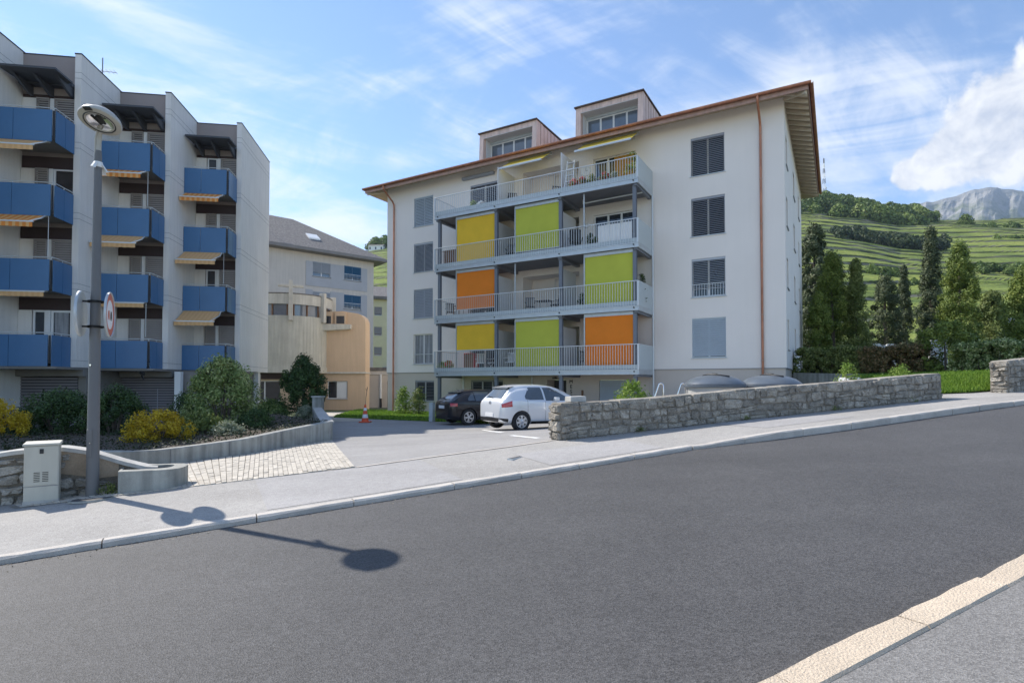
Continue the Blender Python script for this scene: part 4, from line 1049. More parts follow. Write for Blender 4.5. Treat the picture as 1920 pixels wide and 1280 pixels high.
def slats(m, x0, x1, z0, z1, y, tilt, pitch=.075, depth=.07):
    if tilt > 1.1: pitch = .095; depth = .105; tilt = .98
    z = z1 - pitch / 2; dz = math.sin(tilt) * depth / 2; dy = math.cos(tilt) * depth / 2; t = .004
    while z > z0 + pitch * .3:
        m.hexa([(x0, y - dy, z - dz - t), (x1, y - dy, z - dz - t), (x1, y + dy, z + dz - t), (x0, y + dy, z + dz - t), (x0, y - dy, z - dz + t), (x1, y - dy, z - dz + t), (x1, y + dy, z + dz + t), (x0, y + dy, z + dz + t)]); z -= pitch
def window(parent, x0, x1, z0, z1, y, blind=None, bmat='blind', down=1.0, mull=1, depth=.17, sill=True, glass='glass', fmat='frame_white', fw=.055, bars=False, rot=False, curtain=False, name='window', tilt=.35, sillmat='steel_light', pitch=.075, transom=None):
    """frame, panes, blind and sill set back in an opening of the facade y"""
    def T(mb):
        if rot: mb.v = [(-b, a, c) for a, b, c in mb.v]
        return mb
    yf = y + depth - .06; m = MB()
    m.box(x0, x0 + fw, yf, yf + .055, z0, z1); m.box(x1 - fw, x1, yf, yf + .055, z0, z1); m.box(x0 + fw, x1 - fw, yf, yf + .055, z0, z0 + fw); m.box(x0 + fw, x1 - fw, yf, yf + .055, z1 - fw, z1)
    ed = np.linspace(x0 + fw, x1 - fw, mull + 2)
    for q in ed[1:-1]: m.box(q - fw * .7, q + fw * .7, yf - .004, yf + .05, z0 + fw, z1 - fw)
    if transom: m.box(x0 + fw, x1 - fw, yf - .002, yf + .048, transom - .03, transom + .03)
    w = T(m).build(name, M[fmat], parent)
    for i in range(mull + 1):
        m = MB(); m.box(ed[i] + .01, ed[i + 1] - .01, yf + .025, yf + .035, z0 + fw, z1 - fw); T(m).build('pane', M[glass], w)
    if curtain:
        m = MB(); xs = np.linspace(x0 + fw + .05, x1 - fw - .05, 40); m.grid([[(x, yf + .02 + .005 * math.sin(i * 1.4), z0 + fw + .02), (x, yf + .02 + .005 * math.sin(i * 1.4), z1 - fw)] for i, x in enumerate(xs)]); T(m).build('curtain', M['curtain'], w)
    if blind:
        zb = z1 - (z1 - z0) * down; m = MB(); yb = y + .055
        m.box(x0 + .01, x1 - .01, yb - .035, yb + .035, z1 - .11 if blind == 'open' else z1 - .05, z1 - .004)
        slats(m, x0 + .03, x1 - .03, zb + .03, z1 - (.11 if blind == 'open' else .05), yb, tilt if blind == 'open' else 1.12, pitch)
        m.box(x0 + .02, x1 - .02, yb - .02, yb + .02, zb + .008, zb + .034)
        m.box(x0 + .004, x0 + .026, yb - .03, yb + .03, z0 + .004, z1 - .005); m.box(x1 - .026, x1 - .004, yb - .03, yb + .03, z0 + .004, z1 - .005)
        T(m).build('blind', M[bmat], w)
    if bars:
        m = MB(); zt = z0 + .62; m.box(x0 + .02, x1 - .02, y + .012, y + .042, zt - .03, zt); m.box(x0 + .02, x1 - .02, y + .012, y + .042, z0 + .03, z0 + .06)
        if bars == 'bars':
            for q in np.linspace(x0 + .1, x1 - .1, 12): m.box(q - .008, q + .008, y + .02, y + .036, z0 + .06, zt - .03)
        T(m).build('guard_rail', M['rail'], w)
    if sill:
        m = MB(); m.box(x0 - .05, x1 + .05, y - .055, y + depth - .07, z0 - .035, z0 - .002); T(m).build('sill', M[sillmat], w)
    return w
window(apt, *UW[0], SILL[3], HEAD[3], 0, 'open', 'blind_dark', 1.0, 1, pitch=.085, tilt=.72)
window(apt, *UW[0], SILL[2], HEAD[2], 0, 'open', 'blind_dark', 1.0, 1, pitch=.085, tilt=.62)
window(apt, *UW[0], SILL[1], HEAD[1], 0, 'open', 'blind', .80, 1, pitch=.08, tilt=.45, bars='bars')
window(apt, *UW[0], SILL[0], HEAD[0], 0, 'closed', 'blind_light', 1.0, 1)
window(apt, *UW[1], SILL[3], HEAD[3], 0, 'closed', 'blind_light', 1.0, 1)
window(apt, *UW[1], SILL[2], HEAD[2], 0, 'open', 'blind', 1.0, 1, tilt=.75)
window(apt, *UW[1], SILL[1], HEAD[1], 0, 'closed', 'blind', 1.0, 1)
window(apt, *UW[1], SILL[0], HEAD[0], 0, None, mull=1, bars='rail', curtain=True)
window(apt, -20.65, -19.17, .47, 1.74, .05, 'open', 'blind_dark', 1.0, 1, pitch=.09, tilt=.15)
window(apt, -16.48, -14.31, .55, 1.75, .05, 'open', 'blind_dark', 1.0, 2, pitch=.09, tilt=.1)
for a, b in SW:
    for k in range(4): window(apt, a, b, 3.05 + 2.75 * k, 4.4 + 2.75 * k, 0, None, mull=0, depth=.2, rot=True, sillmat='blind_dark')
# balcony doors
def balcony_door(x0, x1, k, y, mull, **kw):
    return window(apt, x0, x1, FL[k] + .02, FL[k] + 2.2, y, mull=mull, sill=False, name='balcony_door', fw=.07, **kw)
balcony_door(-16.5, -14.55, 3, 0, 1, blind='open', bmat='blind_dark', pitch=.10, tilt=.1)
for k in (0, 1, 2): balcony_door(-16.5, -14.55, k, 0, 1)
for k in (0, 1): balcony_door(-8.85, -6.62, k, 0, 2)
balcony_door(-8.85, -6.62, 2, 0, 2)
bd = balcony_door(-8.85, -6.62, 3, 0, 2)
m = MB(); xs = np.linspace(-7.75, -6.72, 30); m.grid([[(x, .09 + .012 * math.sin(i * 1.3), FL[3] + .08), (x, .09 + .012 * math.sin(i * 1.3), FL[3] + 2.12)] for i, x in enumerate(xs)]); m.build('curtain', fabric_mat('ochre_curtain', (.55, .30, .07), .2), bd)
for k in range(4): balcony_door(-11.6, -10.0, k, RD - .11, 1)
# entrance
m = MB(); m.box(-11.5, -10.47, .85, .9, -.2, 1.72); e = m.build('entrance_door', M['dark'], apt)
m = MB(); m.box(-11.46, -11.4, .80, .849, .5, 1.1); m.build('handle', M['chrome'], e)
m = MB(); slats(m, -8.58, -6.72, -.2, 1.70, .10, 1.2, .09, .09); m.build('roller_shutter', M['blind_light'], apt)
m = MB(); m.box(-9.55, -9.45, .0, .048, .75, 1.2); m.build('mailbox_plate', M['wood'], apt)
m = MB(); m.tube([(-16.9, -.1, -.25), (-16.9, -.1, 1.95)], .05, 10); m.tube([(-12.4, -.08, -.25), (-12.4, -.08, 1.95)], .04, 10); m.build('service_pipe', M['rail'], apt, smooth=True)
# letters down the wall beside the entrance
for i, ch in enumerate('MESTO'):
    cu = bpy.data.curves.new('letter', 'FONT'); cu.body = ch; cu.size = .26; cu.extrude = .012; cu.align_x = 'CENTER'
    tmp = bpy.data.objects.new('letter_src', cu); COL.objects.link(tmp); dg_ = bpy.context.evaluated_depsgraph_get()
    me = bpy.data.meshes.new_from_object(tmp.evaluated_get(dg_)); bpy.data.objects.remove(tmp); bpy.data.curves.remove(cu)
    me.materials.clear(); me.materials.append(M['black'])
    o = link('letter', me, apt); o.location = (-10.14, .034, 1.56 - i * .262); o.rotation_euler = (rad(90), 0, 0); o.scale = (1, 1, 1)
m = MB(); m.tube([(-11.0, .0, 1.86), (-11.0, -.16, 1.84)], .03, 8); m.box(-11.12, -10.88, -.20, -.08, 1.79, 1.86); m.build('entrance_lamp', M['dark'], apt)

# ---- balconies
BX0, BX1, BY = -17.30, -5.80, -2.3
for k in range(4):
    b, t = BZ[k], BT[k]; f = FL[k]
    m = MB(); m.box(BX0, BX1, BY + .03, -.002, b + .05, f); bal = m.build('balcony', M['slab_dark'], apt)
    m = MB(); m.box(BX0 - .02, BX1 + .02, BY - .02, BY + .03, b, b + .06); m.box(BX0 - .02, BX1 + .02, BY + .005, BY + .03, b + .06, b + .19); m.box(BX0 - .02, BX1 + .02, BY - .02, BY + .03, b + .19, b + .235)
    m.box(BX1 - .03, BX1 + .02, BY + .03, -.004, b, b + .235); m.box(BX0 - .02, BX0 + .03, BY + .03, -.004, b, b + .235); m.build('edge_beam', M['steel_light'], bal)
    m = MB(); m.box(BX0, BX1, BY + .035, BY + .05, b + .236, b + .44); m.build('toe_board', M['frost'], bal)
    m = MB(); m.box(BX0 - .01, BX1 + .03, BY - .035, BY + .02, t - .035, t); m.box(BX0 - .03, BX0 + .01, BY + .02, -.01, t - .035, t); m.box(BX1 - .01, BX1 + .03, BY + .02, -.01, t - .035, t); m.build('handrail', M['rail'], bal, bevel=.006)
    m = MB()
    for x in np.arange(BX0 + .06, BX1 - .02, .128): m.box(x - .009, x + .009, BY - .016, BY - .004, b + .236, t - .036)
    for y in np.arange(BY + .14, -.05, .128): m.box(BX0 - .014, BX0 - .002, y - .009, y + .009, b + .236, t - .036)
    stuff(m.build('railing_bars', M['rail'], bal))
    m = MB(); m.box(BX1 + .0, BX1 + .025, BY + .03, -.02, b + .236, t - .036); m.build('side_panel', M['frost'], bal)
    m = MB(); m.box(BX1 - .03, BX1 + .03, BY - .03, BY + .03, b + .236, t - .036); m.box(BX0 - .03, BX0 + .03, BY - .03, BY + .03, b + .236, t - .036); m.build('corner_post', M['rail'], bal)
    for x in (-17.1, -13.4, -9.7, -6.0):
        m = MB(); m.tube([(x, BY - .05, b + .13), (x, BY + .004, b + .13)], .03, 8); m.build('bracket', M['dark'], bal)
    for x, wb_ in ((-13.4, .10), (-9.7, .10), (BX0 + .13, .075), (BX1 - .13, .075)): MB().box(x - wb_, x + wb_, BY + .05, -.004, b - .10, b + .049).build('cross_beam', M['steel'], bal)
    for x in (-13.55, -9.85):
        m = MB(); m.box(x - .02, x + .02, -1.75, -.004, f + .06, f + 2.15); m.build('partition', M['partition'], bal)
CX = (-17.1, -13.4, -9.7, -6.0); tops = [BZ[1], BZ[2], BZ[3]]
for x in CX:
    segs = [(-.6, BZ[0])] + [(FL[k], BZ[k + 1]) for k in range(3)]
    m = MB()
    for a, c in segs:
        m.box(x - .085, x + .085, -2.17, -2.155, a, c - .002); m.box(x - .085, x + .085, -2.045, -2.03, a, c - .002); m.box(x - .008, x + .008, -2.155, -2.045, a, c - .002)
    m.build('column', M['steel'], apt)
for x in (-15.98, -12.28, -8.48):
    for k in range(3):
        m = MB(); m.box(x - .025, x + .025, -2.12, -2.07, FL[k], BZ[k + 1] - .002); m.build('guide_post', M['steel_light'], apt)
def screen(k, x0, x1, col, zb):
    m = MB(); xs = np.linspace(x0, x1, 15); zs = np.linspace(zb, BZ[k + 1] - .16, 10)
    m.grid([[(x, -2.095 + .008 * math.sin((x - x0) * 5 + z * 1.2), z) for z in zs] for x in xs]); s = m.build('sun_screen', M[col], apt, smooth=True)
    m = MB(); m.box(x0 - .02, x1 + .02, -2.15, -2.03, BZ[k + 1] - .16, BZ[k + 1] - .004); m.build('screen_box', M['steel_light'], s)
    m = MB(); m.box(x0, x1, -2.108, -2.08, zb - .03, zb + .005); m.build('weight_bar', M['rail'], s)
SCX = ((-15.94, -13.50), (-12.24, -9.80), (-8.44, -6.10))
screen(2, *SCX[0], 'yellow', FL[2] + .22); screen(2, *SCX[1], 'green', FL[2] + .30)
screen(1, *SCX[0], 'orange', FL[1] + .45); screen(1, *SCX[2], 'green', FL[1] + .20)
screen(0, *SCX[0], 'yellow', BT[0] - .02); screen(0, *SCX[1], 'green', FL[0] + .16); screen(0, *SCX[2], 'orange', FL[0] + .12)
# wall lamps on the balconies
for k, x in ((0, -13.15), (2, -9.2)):
    m = MB(); m.lathe([(0, -.08), (.12, -.06), (.15, 0)], 18, axis='y'); m.build('wall_lamp', M['white'], apt, smooth=True, loc=(x, -.004, FL[k] + 1.75))
# extendable arm under the top balcony
m = MB(); m.bar((-8.9, -1.2, BZ[3] - .15), (-5.9, -1.3, BZ[3] - .15), .05, .05); m.bar((-8.9, -1.2, BZ[3] - .18), (-8.9, -1.2, BZ[3] + .05), .05, .05); m.build('awning_rail', M['rail'], apt)
m = MB(); m.tube([(-5.75, -.15, -.4), (-5.75, -.15, BT[3] - 1.2)], .045, 10); m.build('rain_pipe', M['rail'], apt, smooth=True)

# ---- eaves and roof
EY, EX0, EX1, EYB = -.92, -23.95, .95, YBK + .95
PT = math.tan(rad(20)); ZE = 13.66                     # underside of the boarding at the eave line
def under(dist): return ZE + PT * dist                 # dist in from the eave line
ridge_y = (EY + EYB) / 2; run = ridge_y - EY; rx0, rx1 = EX0 + run, EX1 - run
C4 = [(EX0, EY), (EX1, EY), (EX1, EYB), (EX0, EYB)]
def hip(z, m):
    e = [(x, y, z) for x, y in C4]; r0 = (rx0, ridge_y, z + PT * run); r1 = (rx1, ridge_y, z + PT * run)
    m.add(e + [r0, r1], [(0, 1, 5, 4), (1, 2, 5), (2, 3, 4, 5), (3, 0, 4)])
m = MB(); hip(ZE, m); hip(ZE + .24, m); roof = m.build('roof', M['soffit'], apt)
# ribbed tile covering: front slope with its rolls, and the other slopes
m = MB(); xs = np.arange(EX0 - .05, EX1 + .06, .0625); rows = []
for t in (0, .03, .3, 1):
    row = []
    for i, x in enumerate(xs):
        dd = t * run; xx = np.clip(x, EX0 + dd, EX1 - dd); row.append((xx, EY - .06 + dd * 1.0, ZE + .285 + PT * dd + (.028 if i % 4 == 1 else 0.0)))
    rows.append(row)
m.grid(rows); ys = np.arange(EY - .05, EYB + .06, .0625); rows = []
for t in (0, .03, .3, 1):
    row = []
    for i, y in enumerate(ys):
        dd = t * run; yy = np.clip(y, EY + dd, EYB - dd); row.append((EX1 + .06 - dd, yy, ZE + .285 + PT * dd + (.028 if i % 4 == 1 else 0.0)))
    rows.append(row)
m.grid(rows)
m.build('tiles', M['tile'], roof)
m = MB(); m.box(EX0 - .02, EX1 + .02, EY - .035, EY, ZE - .02, ZE + .25); m.box(EX1, EX1 + .035, EY, EYB, ZE - .02, ZE + .25); m.box(EX0 - .035, EX0, EY, EYB, ZE - .02, ZE + .25); m.build('fascia', M['copper_dull'], roof)
def half_pipe(m, a, b, r, z):
    a = Vector(a); b = Vector(b); d = (b - a).normalized(); n = Vector((d.y, -d.x, 0)); rows = []
    for p in (a, b): rows.append([p + n * r * math.cos(t) + Vector((0, 0, z - r * math.sin(t))) for t in np.linspace(-.25, math.pi + .25, 13)])
    m.grid(rows); rows = [[q + (Vector((p.x, p.y, z)) - q) * .08 for q in R] for R, p in zip(rows, (a, b))]; m.grid(rows)
m = MB(); gy_ = EY - .14; half_pipe(m, (EX0 - .12, gy_, 0), (EX1 + .14, gy_, 0), .08, ZE + .235); half_pipe(m, (EX1 + .14, gy_, 0), (EX1 + .14, EYB + .1, 0), .08, ZE + .235); half_pipe(m, (EX0 - .12, EYB, 0), (EX0 - .12, gy_, 0), .08, ZE + .235)
m.build('gutter', M['copper'], apt, smooth=True)
# rafters under the overhang
for y in np.arange(EY + .35, EYB - .2, .62):
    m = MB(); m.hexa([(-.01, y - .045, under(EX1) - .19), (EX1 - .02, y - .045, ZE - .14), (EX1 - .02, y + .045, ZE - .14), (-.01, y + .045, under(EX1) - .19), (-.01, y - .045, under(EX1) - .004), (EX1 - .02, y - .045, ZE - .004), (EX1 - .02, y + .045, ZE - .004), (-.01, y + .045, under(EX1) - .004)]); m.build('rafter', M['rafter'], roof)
for q0, q1 in (((.02, -.02, under(.9) - .09), (EX1 - .06, EY + .06, ZE - .07)), ((XL - .02, -.02, under(.9) - .09), (EX0 + .06, EY + .06, ZE - .07))): MB().bar(q0, q1, .12, .13).build('hip_rafter', M['rafter'], roof)
# downpipes with their swan necks
for x, zb_ in ((-.94, 1.6), (-22.32, -.3)):
    m = MB(); m.tube([(x, gy_, ZE + .15), (x, gy_, ZE + .02), (x, gy_ + .06, ZE - .10), (x, -.22, ZE - .62), (x, -.10, ZE - .78), (x, -.09, ZE - 1.0), (x, -.09, zb_)], .052, 12); d = m.build('downpipe', M['copper'], apt, smooth=True)
    for z in np.arange(ZE - 1.1, zb_ + .3, -2.0):
        m = MB(); m.lathe([(.058, z - .03), (.062, z - .02), (.062, z + .02), (.058, z + .03)], 12, c=(x, -.09, 0)); m.bar((x, -.05, z), (x, -.002, z), .02, .02); m.build('pipe_collar', M['copper_dull'], d)
    m = MB(); m.tube([(x, -.09, zb_), (x, -.09, zb_ - 1.3)], .058, 12); m.build('standpipe', M['dark'], d, smooth=True)
# ---- dormers
for i, (x0, x1) in enumerate(((-10.05, -6.38), (-16.22, -12.42))):
    yf = .45; zt = 16.22; zb_ = 13.9; back = 6.0; tk = .30; m = MB()
    zf = zt + .0
    # frame of the front: jambs and head, leaning a little back
    def fq(a, b, c, d): m.add([(p[0], yf + .10 * (p[1] - zb_) / (zt - zb_), p[1]) for p in (a, b, c, d)] + [(p[0], yf + .85, p[1]) for p in (a, b, c, d)], [(0, 1, 2, 3), (4, 7, 6, 5), (0, 4, 5, 1), (1, 5, 6, 2), (2, 6, 7, 3), (3, 7, 4, 0)])
    fq((x0, zb_), (x0 + tk, zb_), (x0 + tk * .9, zt - .26), (x0, zt)); fq((x1 - tk, zb_), (x1, zb_), (x1, zt), (x1 - tk * .9, zt - .26)); fq((x0 + tk * .9, zt - .26), (x1 - tk * .9, zt - .26), (x1, zt), (x0, zt))
    d = m.build('dormer', M['dormer'], apt)
    def slope(y): return ZE + .29 + PT * (y - EY)
    yb_ = EY + (zt - ZE - .29) / PT
    m = MB()
    for x in (x0 + .002, x1 - .012): m.prism_x([(yf + .30, zb_), (yf + .86, zb_), (yb_, zt - .03), (yf + .12, zt - .03)], x, x + .01)
    m.box(x0 + .01, x1 - .01, yf + .9, yf + 1.0, zb_, zt - .05); m.build('cheek', M['dormer'], d)
    m = MB()
    for y in np.arange(yf + .55, yb_ - .3, .45):
        z0 = max(zb_, slope(y)); 
        for x in (x0 - .012, x1 + .0): m.box(x, x + .012, y - .012, y + .012, z0, zt - .04)
    m.build('panel_seam', M['copper_dull'], d)
    m = MB(); m.hexa([(x0 - .06, yf - .02, zt + .002), (x1 + .06, yf - .02, zt + .002), (x1 + .06, yb_ + .2, zt + .002), (x0 - .06, yb_ + .2, zt + .002), (x0 - .06, yf - .02, zt + .065), (x1 + .06, yf - .02, zt + .065), (x1 + .06, yb_ + .2, zt + .075), (x0 - .06, yb_ + .2, zt + .075)]); m.build('dormer_roof', M['tile'], d)
    m = MB(); m.box(x0 + tk * .9, x1 - tk * .9, yf + .10, yf + .86, zt - .29, zt - .262); m.box(x0 + tk + .01, x0 + tk + .03, yf + .3, yf + .88, zb_, zt - .3); m.build('lining', M['white'], d)
    window(apt, x0 + tk + .03, x1 - tk, 14.2, zt - .42, yf + .72, None, mull=3, depth=.16, sill=False, glass='glass_sky', name='dormer_window', fw=.07)
    m = MB(); m.box(x0 + tk + .03, x1 - tk, yf + .74, yf + .88, zt - .42, zt - .29); m.build('blind_box', M['blind_light'], d)
# ---- awnings under the eaves
for x0, x1 in ((-9.15, -6.35), (-13.55, -11.05)):
    m = MB(); m.box(x0 - .05, x1 + .05, -.56, -.42, 13.60, 13.74); m.box(x0 + .3, x0 + .4, -.42, -.004, 13.62, 13.68); m.box(x1 - .4, x1 - .3, -.42, -.004, 13.62, 13.68); a = m.build('awning', M['steel_light'], apt)
    y1, z1 = -1.62, 12.98
    m = MB(); m.grid([[(x, -.53 + (y1 + .53) * t, 13.68 + (z1 - 13.68) * t - .02 * math.sin(math.pi * t)) for t in np.linspace(0, 1, 7)] for x in np.linspace(x0, x1, 12)]); m.build('awning_cloth', M['awn_yellow'], a, smooth=True)
    m = MB(); m.box(x0 - .03, x1 + .03, y1 - .05, y1 + .02, z1 - .07, z1 + .02); m.build('front_bar', M['rail'], a)
    m = MB()
    for s, x in ((1, x0 + .3), (-1, x1 - .3)): m.bar((x, -.5, 13.60), (x + s * .45, -1.0, 13.26), .04, .05); m.bar((x + s * .45, -1.0, 13.26), (x + s * .1, y1, z1 - .02), .035, .045)
    m.build('folding_arm', M['rail'], a)
m = MB(); m.box(-17.0, -14.8, -.22, -.004, 13.42, 13.60); m.build('awning_cassette', M['blind_dark'], apt, bevel=.03)
# ================================================================ GREY STEPPED HOUSE WITH BLUE BALCONIES (local x along the balcony fronts, y away)
res = thing('apartment_building', 'grey stepped apartment house with rows of blue balconies and orange awnings', 'building', (-17.73, 22.5, 0), math.atan2(.151, .988))
DU, DV, RT = 2.25, 2.72, 15.0
def cbox(name, mat, *b, parent=res, bevel=0.0): return MB().box(*b).build(name, M[mat], parent, bevel=bevel)
PZ0 = [2.2 + 2.885 * i for i in range(4)]; PZ1 = [3.4 + 2.895 * i for i in range(4)]
for j in range(4):
    x0, y0 = DU * (j - 1) - .14, DV * (j - 1); y1 = y0 + 3.05 if j < 3 else 10.6
    x1 = x0 + .24
    fin = cbox('fin_wall', 'fin', x0, x1, y0, y1, 2.2, RT)
    cbox('coping', 'dark', x0 - .015, x1 + .015, y0 - .015, y1, RT + .002, RT + .05, parent=fin)
    m = MB()
    for i in range(5):
        z = 2.47 + 2.885 * i
        for dz in ((0, .24) if i else (0,)): m.box(x0 - .002, x1 + .003, y0 - .003, y1 - .02, z + dz - .007, z + dz + .007)
    m.build('shadow_joint', M['joint'], fin)
cbox('end_wall_base', 'fin', 4.3, 4.54, 8.9, 9.3, -.6, 2.198)
ang = {}
def awn(parent, x0, x1, yf, z, cloth, ext):
    m = MB(); m.box(x0, x1, yf + .02, yf + .14, z - .13, z - .004); a = m.build('awning', M['lamp_shell'], parent)
    if ext > .2:
        y1, z1 = yf - ext, z - .10 - ext * .62
        m = MB(); m.grid([[(x, yf + .05 + (y1 - yf - .05) * t, z - .08 + (z1 - z + .08) * t - .015 * math.sin(math.pi * t)) for t in np.linspace(0, 1, 5)] for x in np.linspace(x0 + .05, x1 - .05, 10)]); m.build('awning_cloth', M[cloth], a, smooth=True)
    else: y1, z1 = yf - .02, z - .14
    m = MB(); m.box(x0, x1, y1 - .035, y1 + .015, z1 - .02, z1 + .03); m.build('front_bar', M['rail'], a)
    m = MB(); xs = np.linspace(x0 + .03, x1 - .03, 14); m.grid([[(x, y1 - .02 + .006 * math.sin(i * 2), z1 - .02), (x, y1 - .02 + .01 * math.sin(i * 2), z1 - .20 + .012 * (i % 2))] for i, x in enumerate(xs)]); m.build('valance', M[cloth], a)
    if ext > .2:
        m = MB(); m.bar((x1 - .06, yf + .04, z - .09), (x1 + .03, (yf + y1) / 2, (z + z1) / 2 - .03), .035, .04); m.bar((x1 + .03, (yf + y1) / 2, (z + z1) / 2 - .03), (x1 - .25, y1, z1), .03, .035); m.build('folding_arm', M['rail'], a)
AWN = {(0, 3): ('awn_beige', .75), (0, 2): ('awn_stripe', .7), (0, 1): ('awn_beige', 0), (1, 3): ('awn_stripe', .45), (1, 2): ('awn_beige', .8), (1, 1): ('awn_beige', 0), (2, 3): ('awn_stripe', .6), (2, 2): ('awn_beige', .95), (2, 1): ('awn_beige', 1.0)}
OPENWIN = {(0, 2): 'door', (0, 0): 'glass', (1, 1): 'half', (2, 3): 'glassL', (2, 2): 'half', (2, 1): 'glassL'}
for k in range(3):
    xl, xr = DU * (k - 1) + .105, DU * k - .145; yw = DV * k + .18; yf = DV * k - 1.25; xo = DU * k - .10
    up = cbox('upper_wall', 'brown_wall', xl, xr, yw, yw + .2, 13.32, RT - .06)
    cbox('coping', 'dark', xl - .002, xr + .002, yw - .012, yw + .22, RT - .058, RT - .012, parent=up)
    cbox('back_wall', 'brown_wall', xl, xr, yw + .04, yw + .22, 2.198, 13.318)
    # canopy over the top balcony
    m = MB(); m.hexa([(xl + .05, yf - .1, 13.62), (xr + .1, yf - .1, 13.62), (xr + .1, -.2 + yf + 1.15, 13.62), (xl + .05, yw, 13.72), (xl + .05, yf - .1, 13.70), (xr + .1, yf - .1, 13.70), (xr + .1, -.2 + yf + 1.15, 13.70), (xl + .05, yw, 13.80)])
    m.box(xl + .02, xr - .02, yw - .3, yw - .003, 13.60, 13.74)
    ca = m.build('canopy', M['canopy'], res)
    m = MB()
    for x in (xl + .35, (xl + xr) / 2 + .1, xr - .12): m.prism_x([(yw - .004, 13.22), (yw - .004, 13.6), (yf + .25, 13.6), (yw - .22, 13.22)], x - .05, x + .05)
    m.build('canopy_bracket', M['canopy'], ca)
    for i in range(4):
        z0, z1 = PZ0[i], PZ1[i]
        bal = cbox('balcony', 'under', xl, xo - .04, yf + .05, yw + .03, z0 + .10, z0 + .24)
        sx = xl + (xo - xl) * (.30 + .04 * k)
        cbox('front_panel', 'blue', xl + .01, sx - .008, yf, yf + .03, z0, z1, parent=bal); cbox('front_panel', 'blue', sx + .008, xo - .10, yf, yf + .03, z0, z1, parent=bal)
        sy = yf + .66
        cbox('side_panel', 'blue', xo - .03, xo, yf + .10, sy - .008, z0, z1, parent=bal); cbox('side_panel', 'blue', xo - .03, xo, sy + .008, DV * k - .015, z0, z1, parent=bal)
        m = MB(); m.box(xo - .09, xo - .04, yf + .03, yf + .08, z0 + .1, z1 - .02); m.build('corner_post', M['dark'], bal)
        m = MB(); h = z1 + .085; m.tube([(xl + .01, yf + .05, h), (xo - .05, yf + .05, h), (xo - .02, yf + .09, h), (xo - .015, DV * k - .02, h)], .018, 8)
        for (x, y) in ((sx, yf + .05), (xo - .06, yf + .06), (xo - .02, sy)): m.tube([(x, y, z1 - .02), (x, y, h)], .013, 6)
        m.build('handrail', M['rail'], bal, smooth=True)
        m = MB(); m.tube([(xo - .22, yf + .12, z0 + .1), (xo - .22, yf + .12, z0 - 1.5)], .012, 6)
        if i and (k + i) % 2 == 0: m.build('crank_rod', M['rail'], bal)
        if (k, i) in AWN: awn(res, xl + .02, xo - .22, yf, z0 + .10, *AWN[(k, i)])
        # back wall: windows, shutters, pale post, dark lintel
        zf = z0 + .25; zt = zf + 2.05
        cbox('lintel', 'maroon', xl + .02, xr - .01, yw + .0, yw + .037, zt + .02, min(zt + .5, 13.3))
        xm = xl + (xr - xl) * .56; st = OPENWIN.get((k, i))
        cbox('door_post', 'frame_white', xm - .07, xm + .07, yw - .06, yw + .038, zf, zt)
        cbox('wall_panel', 'fin', xl + .005, xl + .5, yw - .02, yw + .037, zf, zt)
        if st == 'glassL' or st == 'half':
            window(res, xl + .55, xm - .09, zf, zt, yw - .13, None if st == 'glassL' else 'closed', 'grey_panel', .55, 0, sill=False, fw=.06)
        elif st == 'glass': window(res, xl + .55, xm - .09, zf, zt, yw - .13, None, mull=0, sill=False, fw=.07)
        else: window(res, xl + .55, xm - .09, zf, zt, yw - .13, 'closed', 'grey_panel', 1.0, 0, sill=False, fw=.05)
        if st == 'door': window(res, xm + .09, xr - .02, zf, zt, yw - .13, None, mull=0, sill=False, name='balcony_door', fw=.06)
        elif st == 'glass': window(res, xm + .09, xr - .02, zf, zt, yw - .13, None, mull=0, sill=False, name='balcony_door', fw=.08, curtain=True)
        else: window(res, xm + .09, xr - .02, zf, zt, yw - .13, 'closed', 'grey_panel', 1.0, 0, sill=False, name='balcony_door', fw=.05)
    cbox('main_block', 'brown_wall', xl, xr + .1, yw + .23, 10.4, 2.2, 14.85)
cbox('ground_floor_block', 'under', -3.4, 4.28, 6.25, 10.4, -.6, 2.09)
cbox('end_block', 'fin', -5.0, -2.42, -4.6, 10.0, -.6, RT)
# ground floor: ceiling under the overhang, garage shutters, columns
for k in range(3):
    xl, xr = DU * (k - 1) + .10, DU * k + .10; yw = DV * k + .18
    cbox('overhang_ceiling', 'under', xl - .9 if k == 0 else xl, xr - .02, DV * k - 1.2, yw + 2.5, 2.10, 2.196)
    cbox('ceiling_beam', 'under', xl - .9 if k == 0 else xl, xr - .02, DV * k + .5, DV * k + .75, 1.84, 2.098)
gar = [(-3.3, -.30, .80), (.02, 2.62, 3.45)]
for x0, x1, y in gar:
    m = MB(); z = 1.80
    while z > -.5: m.hexa([(x0, y, z - .10), (x1, y, z - .10), (x1, y + .03, z - .10), (x0, y + .03, z - .10), (x0, y + .02, z - .012), (x1, y + .02, z - .012), (x1, y + .04, z - .012), (x0, y + .04, z - .012)]); z -= .12
    g = m.build('garage_shutter', M['garage'], res); MB().box(x0, x1, y + .05, y + .08, -.55, 1.8).build('shutter_back', M['black'], g)
    m = MB()
    for q in (.28, .62): x = x0 + (x1 - x0) * q; m.box(x - .015, x + .015, y - .012, y - .001, -.5, 1.0 + q * .5)
    m.build('guide_rail', M['blind_dark'], g)
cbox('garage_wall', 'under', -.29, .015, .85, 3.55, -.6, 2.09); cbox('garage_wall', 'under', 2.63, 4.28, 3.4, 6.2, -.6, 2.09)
for x, y in ((-3.55, .45), (2.72, 2.95), (4.31, 5.5)): cbox('column', 'white', x - .16, x + .10, y, y + .3, -.6, 2.095)
